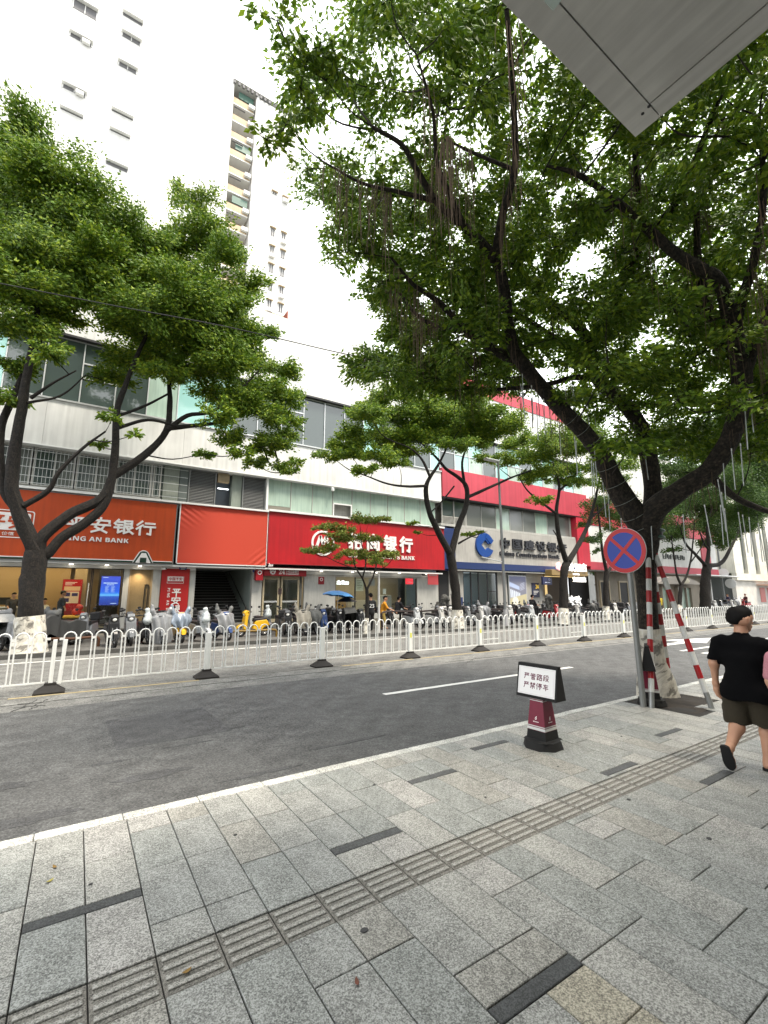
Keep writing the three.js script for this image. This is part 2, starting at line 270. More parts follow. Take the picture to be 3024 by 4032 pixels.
// ---- far pavement
const farPavement = structure('far_pavement', metreUV(b2(-60, 75, -0.25, 0, -27.4, -18.2)), M(0.15, 0.146, 0.14, 0.8, { map: rep(tGranite, 0.4), bumpMap: rep(tBump, 1), bumpScale: 0.003 }));
const farKerb = structure('far_kerb', metreUV(b2(-60, 75, -0.25, 0.004, -18.2, -18.04)), M(0.10, 0.10, 0.095, 0.85, { map: rep(tGrain, 1) }));
{ const g = metreUV(rb(0.98, 0.13, 0.12, 0.01, 0, -0.06, 0)); for (let i = -6; i < 70; i++) obj('kerb_stone', g, M(0.15, 0.148, 0.14, 0.8, { map: tGrain }), farKerb).position.set(i, 0.008, -18.05); }
const farRoad = structure('side_street', metreUV(b2(75, 400, -0.3, -0.1, -120, -18)), M(0.3, 0.3, 0.29, 0.85, { map: rep(tAsphalt, 0.3) }));

// ================================================================ CENTRE RAILING
const mRail = M(0.78, 0.80, 0.80, 0.38, { map: rep(tLight, 0.8) }), mBase = M(0.035, 0.03, 0.027, 0.85, { map: rep(tGrain, 2) }), mReflect = M(0.62, 0.62, 0.08, 0.4);
const hoopGeo = (() => { const pts = []; pts.push(V(-0.105, 0.09, 0), V(-0.105, 0.5, 0), V(-0.105, 0.9, 0)); for (let i = 0; i <= 10; i++) { const t = Math.PI * (1 - i / 10); pts.push(V(Math.cos(t) * 0.105, 0.945 + Math.sin(t) * 0.112, 0)); } pts.push(V(0.105, 0.9, 0), V(0.105, 0.5, 0), V(0.105, 0.09, 0)); return new THREE.TubeGeometry(new THREE.CatmullRomCurve3(pts), 34, 0.0155, 6); })();
const connGeo = bx(0.088, 0.045, 0.02, 0, 0.925, 0), botGeo = bx(2.8, 0.028, 0.028, 0, 0.085, 0), shortGeo = bx(0.78, 0.022, 0.022, 0, 0.26, 0);
const pBase = (() => { const s = new THREE.CylinderGeometry(0.12, 0.36, 0.13, 4, 1); s.rotateY(Math.PI / 4); s.scale(1, 1, 0.72); s.translate(0, ROAD + 0.105, 0); return [s, rb(0.52, 0.045, 0.38, 0.015, 0, ROAD + 0.0225, 0), rb(0.2, 0.05, 0.15, 0.01, 0, ROAD + 0.175, 0)]; })();
const panelNote = ['partly cut off at the picture edge', 'in front of the big whitewashed tree', 'in front of the silver-draped scooters', 'in front of the stairway and yellow scooter', 'in front of the blue umbrella', 'in front of the people by the bank window', 'in front of the stone lion', 'beside the lamp post', 'behind the cone sign', 'in front of the hotel sign', 'just before the no-stopping sign pole', 'behind the striped poles', 'second one past the striped poles', 'third one past the striped poles', 'fourth one past the striped poles', 'fifth one past the striped poles', 'just before the walking man', 'behind the walking man', 'just past the walking man', 'far along the street, past the walking man'];
for (let k = -1; k < 22; k++) {
  const x = -0.28 + 2.985 * k, cx = x + 1.49, lean = rr(-0.012, 0.012);
  const note = panelNote[k + 1] ?? ['far off, three spans before the end of the row', 'far off, two spans before the end of the row', 'at the far end of the row'][k - 19] ?? 'far off';
  const t = thing('guard_railing', 'white hooped railing, ' + note, 'railing', [cx, 0, -11.65], rr(-0.006, 0.006), 'hooped panels of the centre railing');
  t.rotation.z = lean * 0.6; t.rotation.x = lean;
  for (let i = 0; i < 10; i++) obj('hoop', hoopGeo, mRail, t).position.x = -1.24 + i * 0.2755;
  for (let i = 0; i < 9; i++) obj('connector', connGeo, mRail, t).position.x = -1.24 + (i + 0.5) * 0.2755 - 0.0;
  for (const s of [-1.375, 1.375]) obj('connector', connGeo, mRail, t).position.x = s;
  obj('bottom_rail', botGeo, mRail, t);
  if (k > 0 && k % 3 !== 0) obj('short_rail', shortGeo, mRail, t).position.x = k % 2 ? 0.98 : -0.98;
  const p = thing('fence_post', 'white post on a dark foot, ' + note, 'post', [x, 0, -11.65], 0, 'posts of the centre railing');
  obj('upright', rb(k === 0 ? 0.07 : 0.13, 0.86, 0.09, 0.006, 0, 0.48, 0), mRail, p);
  obj('foot', pBase.map((g) => g.clone()), mBase, p);
  if (k > 2) obj('reflector', bx(0.07, 0.14, 0.004, 0, 0.56, 0.047), mReflect, p);
  if (k === 0) { const o = obj('upright', rb(0.07, 0.86, 0.07, 0.006, 0.14, 0.48, 0), mRail, p); o.rotation.z = -0.04; }
}

// ================================================================ LETTERING
const SANS = await new FontLoader().loadAsync('fonts/droid/droid_sans_bold.typeface.json');
const SERIF = await new FontLoader().loadAsync('fonts/droid/droid_serif_bold.typeface.json');
const HAN = {
  平: [[15, 12, 85, 12], [28, 25, 36, 42], [72, 25, 64, 42], [8, 55, 92, 55], [50, 12, 50, 98]],
  安: [[50, 2, 50, 14], [10, 32, 10, 18, 90, 18, 90, 32], [42, 28, 28, 64, 80, 98], [70, 48, 58, 76, 14, 98], [6, 48, 94, 48]],
  银: [[24, 4, 8, 30], [20, 18, 44, 18], [14, 38, 42, 38], [8, 58, 44, 58], [26, 38, 26, 92, 44, 80], [54, 10, 88, 10, 88, 46, 54, 46], [54, 28, 88, 28], [54, 10, 54, 94, 72, 84], [92, 54, 74, 66], [64, 50, 74, 74, 96, 96]],
  行: [[30, 4, 8, 30], [34, 30, 6, 58], [22, 46, 22, 98], [48, 16, 92, 16], [42, 40, 96, 40], [74, 40, 74, 94, 60, 90]],
  招: [[6, 26, 40, 26], [24, 4, 24, 92, 12, 88], [6, 62, 40, 48], [50, 10, 90, 10, 86, 44, 74, 42], [66, 10, 62, 30, 46, 48], [52, 58, 88, 58, 88, 94, 52, 94, 52, 58]],
  商: [[50, 2, 50, 14], [8, 18, 92, 18], [34, 22, 40, 34], [66, 22, 60, 34], [12, 98, 12, 38, 88, 38, 88, 94, 78, 94], [42, 42, 28, 56], [58, 42, 72, 56], [34, 62, 66, 62, 66, 84, 34, 84, 34, 62]],
  中: [[14, 26, 86, 26, 86, 66, 14, 66, 14, 26], [50, 4, 50, 98]],
  国: [[10, 8, 90, 8, 90, 94, 10, 94, 10, 8], [28, 26, 72, 26], [32, 48, 68, 48], [26, 74, 74, 74], [50, 26, 50, 74], [60, 58, 66, 66]],
  建: [[46, 14, 84, 14, 84, 36], [38, 26, 94, 26], [46, 38, 84, 38], [44, 52, 88, 52], [40, 66, 92, 66], [64, 4, 64, 82], [10, 16, 32, 16, 14, 44, 30, 44, 24, 70, 6, 92], [12, 54, 36, 84, 96, 92]],
  设: [[16, 8, 26, 20], [6, 36, 26, 36, 26, 86, 38, 74], [54, 8, 54, 26, 44, 40], [54, 8, 80, 8, 80, 32, 94, 32], [46, 52, 84, 52, 74, 74, 42, 96], [54, 62, 92, 96]],
  宜: [[50, 2, 50, 14], [12, 30, 12, 18, 88, 18, 88, 30], [30, 36, 70, 36, 70, 88], [30, 36, 30, 88], [30, 54, 70, 54], [30, 70, 70, 70], [8, 90, 92, 90]],
  致: [[6, 14, 50, 14], [26, 14, 12, 38, 46, 36], [40, 26, 50, 44], [8, 60, 48, 60], [28, 42, 28, 90], [6, 92, 50, 84], [64, 6, 50, 44], [58, 28, 94, 28], [84, 28, 78, 56, 50, 96], [58, 40, 74, 74, 96, 96]],
  酒: [[10, 10, 20, 20], [6, 38, 16, 46], [6, 94, 22, 62], [34, 12, 96, 12], [40, 32, 92, 32, 92, 96, 40, 96, 40, 32], [56, 12, 56, 50, 44, 62], [74, 12, 74, 54, 88, 58], [42, 76, 90, 76]],
  店: [[50, 2, 54, 14], [16, 18, 94, 18], [18, 18, 16, 60, 6, 96], [56, 26, 56, 58], [56, 40, 86, 40], [34, 60, 84, 60, 84, 94, 34, 94, 34, 60]],
  严: [[10, 12, 90, 12], [38, 12, 38, 38], [62, 12, 62, 38], [20, 20, 26, 34], [80, 20, 74, 34], [10, 42, 92, 42], [24, 42, 20, 74, 8, 96]],
  管: [[26, 4, 14, 24], [24, 14, 46, 14], [32, 16, 38, 26], [62, 4, 52, 22], [60, 14, 90, 14], [70, 16, 76, 26], [50, 24, 50, 34], [10, 48, 10, 36, 90, 36, 90, 48], [30, 48, 72, 48, 72, 66, 30, 66], [30, 48, 30, 96], [30, 78, 78, 78, 78, 96, 30, 96]],
  路: [[10, 10, 42, 10, 42, 36, 10, 36, 10, 10], [26, 36, 26, 86], [26, 58, 44, 58], [12, 52, 12, 88], [6, 92, 46, 80], [64, 4, 50, 34], [62, 16, 88, 16, 74, 42, 48, 60], [60, 26, 94, 60], [56, 64, 88, 64, 88, 94, 56, 94, 56, 64]],
  段: [[40, 6, 14, 16, 14, 94], [14, 34, 40, 34], [14, 54, 40, 54], [6, 80, 44, 70], [54, 8, 54, 28, 46, 40], [54, 8, 80, 8, 80, 32, 94, 32], [48, 52, 86, 52, 74, 74, 44, 96], [54, 62, 94, 96]],
  禁: [[8, 18, 46, 18], [28, 4, 28, 44], [26, 22, 8, 42], [30, 22, 44, 36], [54, 18, 94, 18], [74, 4, 74, 44], [72, 22, 54, 42], [76, 22, 94, 40], [24, 52, 76, 52], [8, 66, 92, 66], [50, 66, 50, 96, 42, 92], [28, 76, 12, 92], [70, 76, 88, 90]],
  停: [[26, 4, 6, 42], [18, 28, 18, 98], [62, 2, 62, 12], [36, 14, 96, 14], [48, 24, 84, 24, 84, 38, 48, 38, 48, 24], [38, 58, 38, 48, 94, 48, 94, 58], [46, 66, 86, 66], [66, 66, 66, 94, 54, 92]],
  车: [[12, 18, 90, 18], [46, 4, 26, 44, 86, 44], [6, 66, 94, 66], [54, 26, 54, 98]],
  价: [[28, 4, 6, 44], [20, 28, 20, 98], [62, 6, 38, 42], [62, 6, 96, 42], [54, 46, 52, 72, 42, 96], [76, 46, 76, 98]],
  值: [[28, 4, 6, 44], [20, 28, 20, 98], [36, 16, 96, 16], [66, 4, 62, 26], [46, 28, 84, 28, 84, 84], [46, 28, 46, 84], [46, 46, 84, 46], [46, 64, 84, 64], [36, 88, 96, 88]],
  小: [[50, 6, 50, 92, 38, 88], [28, 34, 10, 66], [72, 34, 92, 66]],
  时: [[10, 14, 40, 14, 40, 82, 10, 82, 10, 14], [10, 48, 40, 48], [48, 30, 96, 30], [80, 6, 80, 92, 66, 88], [56, 48, 64, 62]],
  自: [[52, 2, 44, 18], [20, 20, 80, 20, 80, 96, 20, 96, 20, 20], [20, 46, 80, 46], [20, 70, 80, 70]],
  助: [[12, 10, 42, 10, 42, 78], [12, 10, 12, 84], [12, 34, 42, 34], [12, 56, 42, 56], [4, 88, 50, 76], [52, 28, 92, 28, 88, 90, 76, 88], [70, 6, 68, 50, 50, 94]],
};
function hanGeo(ch, w, h, depth, stroke) { // raised character, lower-left at 0,0, its back at z=0
  const out = []; let k = 0;
  for (const s of HAN[ch]) for (let i = 0; i + 3 < s.length; i += 2) {
    const x0 = s[i] / 100 * w, y0 = h - s[i + 1] / 100 * h, x1 = s[i + 2] / 100 * w, y1 = h - s[i + 3] / 100 * h, L = Math.hypot(x1 - x0, y1 - y0);
    const g = bx(L + stroke * 0.9, stroke, depth + k * 0.0012, 0, 0, (depth + k * 0.0012) / 2); k++;
    g.rotateZ(Math.atan2(y1 - y0, x1 - x0)); g.translate((x0 + x1) / 2, (y0 + y1) / 2, 0); out.push(g);
  }
  return merge(out);
}
function han(parent, text, x0, x1, y0, y1, z, m, { depth = 0.06, stroke = 0.1, gap = 0.06, vertical = false } = {}) {
  const n = text.length, step = vertical ? (y1 - y0) / n : (x1 - x0) / n, w = vertical ? x1 - x0 : step * (1 - gap), h = vertical ? step * (1 - gap) : y1 - y0;
  [...text].forEach((ch, i) => { const o = obj('letter', hanGeo(ch, w, h, depth, stroke * Math.min(w, h)), m, parent); o.position.set(vertical ? x0 : x0 + i * step, vertical ? y1 - (i + 1) * step : y0, z); });
}
function latin(parent, text, x0, x1, y0, y1, z, m, font = SANS, depth = 0.04, name = 'letter') { // fitted into the box, one mesh per letter
  const g = new TextGeometry(text, { font, size: 1, depth: 0.1, curveSegments: 3, bevelEnabled: false }); g.computeBoundingBox(); const b = g.boundingBox, W = b.max.x - b.min.x, H = b.max.y - b.min.y;
  let pen = 0; const sc = font.data.resolution; const s = [(x1 - x0) / W, (y1 - y0) / H];
  for (const ch of text) { const gl = font.data.glyphs[ch] ?? font.data.glyphs['?']; if (ch !== ' ') { const q = new TextGeometry(ch, { font, size: 1, depth: 0.1, curveSegments: 3, bevelEnabled: false }); q.translate(pen - b.min.x, -b.min.y, 0); q.scale(s[0], s[1], depth / 0.1); q.translate(x0, y0, z); obj(name, q, m, parent); } pen += gl.ha / sc; }
}
function hanCanvas(c, text, x, y, s, lw, vertical = false) { c.lineWidth = lw; c.lineCap = 'butt'; c.lineJoin = 'miter'; [...text].forEach((ch, i) => { const ox = vertical ? x : x + i * s * 1.08, oy = vertical ? y + i * s * 1.08 : y; for (const st of HAN[ch]) { c.beginPath(); for (let k = 0; k < st.length; k += 2) c[k ? 'lineTo' : 'moveTo'](ox + st[k] / 100 * s, oy + st[k + 1] / 100 * s); c.stroke(); } }); }

// ================================================================ THE BUILDING WITH THE WHITE BAND
const FZ = -25.5;
const bank = thing('podium_building', 'long white podium building with ribbon windows above the red and orange shop fronts', 'building');
const bpart = (n, g, m, p = bank) => obj(n, metreUV(merge(Array.isArray(g) ? g : [g])), m, p);
const XL = -14, XM = 21.95;
// cloth-like white band in panels, upper wall, roof
for (let x = XL; x < XM - 0.1; x += 5.99) bpart('band_panel', b2(x, x + 5.982, 8.56, 10.78, -26.2, -25.38), mat.white);
bpart('band_ledge', b2(XL, XM, 10.785, 10.86, -26.2, -25.3), mat.alu);
bpart('band_drip', b2(XL, XM, 8.5, 8.555, -26.2, -25.34), mat.offWhite);
for (let x = XL; x < XM - 0.1; x += 5.99) bpart('upper_wall', b2(x, x + 5.984, 14.2, 19.0, -26.4, -25.42), mat.white);
bpart('window_head', b2(XL, XM, 14.08, 14.19, -26.2, -25.3), mat.darkMetal);
bpart('roof', b2(XL, XM, 18.7, 19.0, -45, -26.4), mat.greyWall);
bpart('side_wall', b2(XL - 0.3, XL, 0, 19, -45, -25.6), mat.white);
bpart('rear_wall', b2(XL, XM, 0, 18.7, -45.3, -45), mat.greyWall);
bpart('floor_slab', b2(XL, XM, 10.5, 10.8, -45, -26.21), mat.paleWall);
bpart('floor_slab', b2(XL, XM, 14.25, 14.5, -45, -26.41), mat.paleWall);
bpart('floor_slab', b2(XL, XM, 6.2, 6.42, -45, -25.62), mat.paleWall);
bpart('floor_slab', b2(XL, XM, 8.56, 8.8, -45, -26.21), mat.paleWall);
// upper ribbon windows
{
  const w = 1.46, fr = 0.05; let i = 0;
  for (let x = XL; x < XM - 0.5; x += w, i++) {
    const win = new THREE.Group(); win.name = 'window'; bank.add(win);
    const x1 = Math.min(x + w, XM), z = -25.62, y0 = 10.87, y1 = 14.07;
    obj('frame', [b2(x, x + fr, y0, y1, z - 0.05, z + 0.07), b2(x + fr, x1, y0, y0 + fr, z - 0.05, z + 0.05), b2(x + fr, x1, y1 - fr, y1, z - 0.05, z + 0.05)], mat.alu, win);
    const kind = [1, 0, 0, 2, 0, 0, 1, 0, 0, 2, 0, 3, 1, 1, 0, 0, 2, 0, 0, 0, 1, 2, 0, 0, 1][i % 25];
    const m = [mat.tintGlass, mat.tealGlass, mat.tintGlass, mat.greenGlass][kind];
    if (kind === 2) { obj('pane', b2(x + fr, x1, y0 + fr, 12.2, z - 0.012, z), m, win); obj('transom', b2(x + fr, x1, 12.2, 12.28, z - 0.04, z + 0.04), mat.alu, win); obj('pane', b2(x + fr, x1, 12.28, 12.95, z - 0.012, z), m, win); obj('transom', b2(x + fr, x1, 12.95, 13.02, z - 0.04, z + 0.04), mat.alu, win); obj('pane', b2(x + fr, x1, 13.02, y1 - fr, z - 0.012, z), m, win); }
    else obj('pane', b2(x + fr, x1, y0 + fr, y1 - fr, z - 0.012, z), m, win);
  }
}
// ledge over the fascia boards
bpart('fascia_cap', b2(XL, 8.78, 6.43, 6.53, -25.62, -25.28), mat.offWhite); bpart('fascia_cap', b2(8.8, 22.1, 6.5, 6.62, -25.62, -25.28), mat.offWhite);
// barred windows over the first bank
bpart('wall_panel', b2(XL, 3.15, 6.55, 6.68, -25.95, -25.85), mat.paleWall);
{
  const mCurtain = M(0.16, 0.18, 0.16, 0.9, { map: rep(tCloth, 1) });
  let i = 0; for (let x = -13.9; x < 2.9; x += 1.66, i++) {
    const win = new THREE.Group(); win.name = 'barred_window'; bank.add(win);
    const z = -25.9, x1 = Math.min(x + 1.6, 3.1), y0 = 6.7, y1 = 8.48;
    obj('frame', [b2(x, x + 0.07, y0, y1, z - 0.05, z + 0.06), b2(x1 - 0.07, x1, y0, y1, z - 0.05, z + 0.06), b2(x + 0.78, x + 0.84, y0, y1, z - 0.04, z + 0.05), b2(x + 0.07, x1 - 0.07, y0, y0 + 0.06, z - 0.05, z + 0.055), b2(x + 0.07, x1 - 0.07, y1 - 0.06, y1, z - 0.05, z + 0.055)], mat.paleWall, win);
    obj('pane', b2(x + 0.07, x + 0.78, y0 + 0.06, y1 - 0.06, z - 0.02, z - 0.01), mat.tintGlass, win); obj('pane', b2(x + 0.84, x1 - 0.07, y0 + 0.06, y1 - 0.06, z - 0.03, z - 0.02), pick([mat.tintGlass, mCurtain]), win);
    for (let q = x + 0.1; q < x1; q += 0.15) obj('bar', cyl(0.008, 0.008, 1.8, q, 7.59, z + 0.2, 5), mat.alu, win);
    for (const y of [6.78, 7.1, 7.5, 7.9, 8.3]) obj('cross_bar', bx(1.66, 0.025, 0.012, x + 0.83, y, z + 0.215), mat.alu, win);
  }
}
bpart('pier', b2(3.2, 3.95, 6.55, 8.5, -26, -25.8), M(0.24, 0.27, 0.24, 0.8, { map: rep(tPlaster, 0.8) }));
bpart('pier', b2(3.98, 4.42, 6.55, 8.5, -26.1, -25.85), M(0.10, 0.12, 0.115, 0.7));
function louvre(x0, x1, y0, y1, z) {
  const g = new THREE.Group(); g.name = 'louvre'; bank.add(g);
  obj('backing', b2(x0, x1, y0, y1, z - 0.3, z - 0.24), mat.black, g);
  obj('frame', [b2(x0, x0 + 0.05, y0, y1, z - 0.2, z + 0.02), b2(x1 - 0.05, x1, y0, y1, z - 0.2, z + 0.02)], mat.greyMetal, g);
  for (let y = y0 + 0.06; y < y1; y += 0.085) { const s = bx(x1 - x0 - 0.1, 0.012, 0.1); s.rotateX(0.75); const o = obj('slat', s, mat.greyMetal, g); o.position.set((x0 + x1) / 2, y, z - 0.06); }
}
louvre(4.44, 5.86, 6.56, 8.48, -25.8); louvre(7.32, 8.66, 6.56, 8.48, -25.75);
{
  const g = new THREE.Group(); g.name = 'service_recess'; bank.add(g);
  obj('back_panel', b2(5.9, 7.3, 6.55, 8.5, -26.7, -26.6), M(0.12, 0.14, 0.17, 0.6), g); obj('side_panel', b2(6.75, 7.3, 6.56, 8.49, -26.3, -25.85), M(0.24, 0.28, 0.25, 0.7, { map: rep(tPlaster, 0.8) }), g);
  obj('unit_housing', rb(0.62, 0.5, 0.3, 0.02, 6.25, 8.2, -25.9), mat.beige, g); for (let i = 0; i < 7; i++) obj('vent_slat', bx(0.56, 0.015, 0.01, 6.25, 8.03 + i * 0.06, -25.74), M(0.3, 0.28, 0.2, 0.6), g);
  obj('strip_lamp', rb(0.6, 0.06, 0.06, 0.02, 6.3, 7.62, -26.0), mat.tubeGlow, g);
}
bpart('corner_trim', b2(8.68, 8.8, 6.62, 8.5, -25.9, -25.6), mat.offWhite);
// pale green panes over the second bank
{
  let i = 0; for (let x = 8.82; x < 21.2; x += 1.42, i++) {
    const g = new THREE.Group(); g.name = 'window'; bank.add(g); const z = -25.75, x1 = x + 1.4;
    obj('frame', [b2(x, x + 0.03, 6.64, 8.5, z - 0.04, z + 0.03), b2(x + 0.03, x1, 6.64, 6.68, z - 0.04, z + 0.025)], mat.paleWall, g);
    if (i === 3) {
      obj('pane', b2(x + 0.03, x1, 7.52, 8.48, z - 0.012, z), mat.greenGlass, g); obj('vent_frame', [b2(x + 0.06, x1, 7.44, 7.52, z - 0.03, z + 0.05), b2(x + 0.04, x + 0.1, 6.68, 7.44, z - 0.03, z + 0.05), b2(x1 - 0.06, x1, 6.68, 7.44, z - 0.03, z + 0.05)], mat.offWhite, g);
      obj('inner_wall', b2(x + 0.1, x1 - 0.06, 6.68, 7.44, z - 0.4, z - 0.38), M(0.5, 0.33, 0.12, 0.7), g);
    } else { const lo = i === 0 ? 6.92 : 6.68; obj('pane', b2(x + 0.03, x1, lo, 8.48, z - 0.012, z), mat.greenGlass, g); if (i === 0) obj('lower_pane', b2(x + 0.03, x1, 6.68, lo - 0.02, z - 0.01, z + 0.004), M(0.2, 0.19, 0.16, 0.3), g); }
  }
  bpart('back_panel', b2(8.8, 21.9, 6.6, 8.5, -26.2, -26.1), mat.paleWall);
}
bpart('bracket_lamp', [cyl(0.03, 0.03, 0.3, 12.85, 8.42, -25.4, 8), rb(0.16, 0.22, 0.2, 0.04, 12.85, 8.28, -25.3)], mat.offWhite);
// soffit under the fascia and ground floor shell
bpart('soffit', b2(XL, XM, 3.16, 3.24, -26.6, -25.45), mat.offWhite);
bpart('front_beam', b2(XL, 5.15, 3.0, 3.155, -26.2, -25.95), mat.offWhite); bpart('front_beam', b2(8.22, XM, 2.95, 3.155, -26.3, -26.02), mat.offWhite);
const mPierWhite = M(0.55, 0.55, 0.53, 0.6, { map: rep(tPlaster, 0.4) });
for (const [a, b] of [[1.82, 2.06], [3.12, 3.48], [4.88, 5.16], [8.22, 8.78]]) bpart('column', b2(a, b, 0, 3.0, -26.3, -25.98), mPierWhite);
bpart('ground_floor_slab', b2(XL, XM, 0.004, 0.16, -34, -26.05), M(0.30, 0.27, 0.22, 0.4, { map: rep(tGranite, 0.5) }));
bpart('entrance_step', b2(-6, 5.1, 0.004, 0.14, -26.05, -25.2), M(0.10, 0.10, 0.10, 0.6, { map: rep(tGrain, 1) }));
bpart('partition', b2(5.02, 5.14, 0.17, 3.1, -34, -26.3), mat.paleWall); bpart('partition', b2(8.3, 8.45, 0.17, 3.1, -34, -26.3), mat.paleWall);
bpart('partition', b2(11.3, 11.4, 0.17, 3.1, -34, -26.3), mat.paleWall); bpart('partition', b2(-14, -13.8, 0.17, 3.1, -34, -26.3), mat.paleWall);
bpart('interior_ceiling', b2(XL, XM, 3.25, 3.35, -34, -26.6), mat.offWhite);
// ---- first bank: lobby behind clear glass
{
  bpart('lobby_back_wall', b2(-13.8, 5.0, 0.17, 3.2, -31.2, -31), mat.beige); bpart('lobby_panel', b2(-4.5, -0.4, 0.17, 3.15, -30.2, -30.05), M(0.42, 0.29, 0.14, 0.5)); bpart('lobby_column', b2(-0.2, 0.35, 0.17, 3.2, -29.6, -29.1), M(0.42, 0.32, 0.18, 0.6));
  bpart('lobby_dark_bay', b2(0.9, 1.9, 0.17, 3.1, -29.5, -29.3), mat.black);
  const zf = -26.02;
  const fr = new THREE.Group(); fr.name = 'glass_front'; bank.add(fr);
  for (const [a, b] of [[-6.4, -3.9], [-3.85, -1.9], [-1.85, 0.46], [0.56, 1.78]]) { obj('pane', b2(a, b, 0.2, 2.96, zf - 0.006, zf + 0.006), mat.glass, fr); }
  obj('frame', [b2(-6.45, 1.82, 2.96, 3.0, zf - 0.03, zf + 0.03), b2(-6.45, 1.82, 0.16, 0.2, zf - 0.03, zf + 0.03), ...[-6.45, -3.9, -1.9, 0.46, 0.52, 1.78].map((x) => b2(x, x + 0.04, 0.2, 2.96, zf - 0.03, zf + 0.03))], mat.darkMetal, fr);
  obj('pull_handle', [tube([[0.4, 1.2, zf + 0.06], [0.4, 1.6, zf + 0.08], [0.4, 2.3, zf + 0.06]], 0.018, 8, 6)], mat.alu, fr);
  const door = new THREE.Group(); door.name = 'wooden_door'; bank.add(door);
  obj('leaf', b2(2.14, 3.04, 0.17, 2.98, -26.12, -26.06), M(0.30, 0.215, 0.11, 0.4, { map: rep(tLight, 0.5, 2) }), door); obj('frame', [b2(2.06, 2.14, 0.17, 3.0, -26.14, -26.0), b2(3.04, 3.12, 0.17, 3.0, -26.14, -26.0)], mat.beige, door);
  obj('handle', [b2(2.78, 2.81, 0.95, 2.25, -26.05, -26.0), b2(2.93, 2.96, 0.95, 2.25, -26.05, -26.0), b2(2.81, 2.93, 2.22, 2.25, -26.05, -26.0), b2(2.81, 2.93, 0.95, 0.98, -26.05, -26.0)], mat.black, door);
  for (const x of [-3.2, -1.8, -0.37, 1.05, 2.46]) { const o = obj('downlight', cyl(0.075, 0.075, 0.03, x, 3.145, -25.72, 16), mat.lampGlow, bank); const L = new THREE.SpotLight(0xffe6bd, 5, 6, 0.9, 0.6); L.position.set(x, 3.12, -25.72); L.target.position.set(x, 0, -25.72); L.castShadow = true; scene.add(L, L.target); }
  for (const x of [-3.4, -2.2, -0.6, 0.3, 1.4]) obj('downlight', cyl(0.09, 0.09, 0.03, x, 3.23, -28.3, 16), mat.lampGlow, bank);
  const A = new THREE.RectAreaLight(0xffd9a0, 0.65, 7, 3); A.position.set(-1, 3.2, -28.4); A.lookAt(-1, 0, -28.4); scene.add(A);
  obj('ceiling_panel', b2(-4.5, 2.5, 3.215, 3.24, -29.9, -26.9), M(0.8, 0.75, 0.65, 0.6, { emissive: new THREE.Color(1, 0.82, 0.55), emissiveIntensity: 0.25 }), bank);
}
// ---- stairway
{
  const st = new THREE.Group(); st.name = 'staircase'; bank.add(st);
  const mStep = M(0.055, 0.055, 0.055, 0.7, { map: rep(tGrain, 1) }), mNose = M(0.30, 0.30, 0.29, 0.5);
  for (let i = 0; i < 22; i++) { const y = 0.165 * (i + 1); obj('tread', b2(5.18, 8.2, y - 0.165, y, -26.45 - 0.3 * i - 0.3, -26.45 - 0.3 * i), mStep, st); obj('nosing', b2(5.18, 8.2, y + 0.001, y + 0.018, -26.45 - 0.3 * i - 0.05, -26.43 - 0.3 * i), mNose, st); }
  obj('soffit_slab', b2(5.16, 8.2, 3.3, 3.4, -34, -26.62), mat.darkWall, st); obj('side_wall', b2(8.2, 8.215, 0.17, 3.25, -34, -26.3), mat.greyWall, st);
  obj('handrail', [rod([8.1, 0.95, -26.5], [8.1, 3.15, -30.5], 0.025), rod([8.1, 0.2, -26.5], [8.1, 0.95, -26.5], 0.02)], mat.darkMetal, st);
}
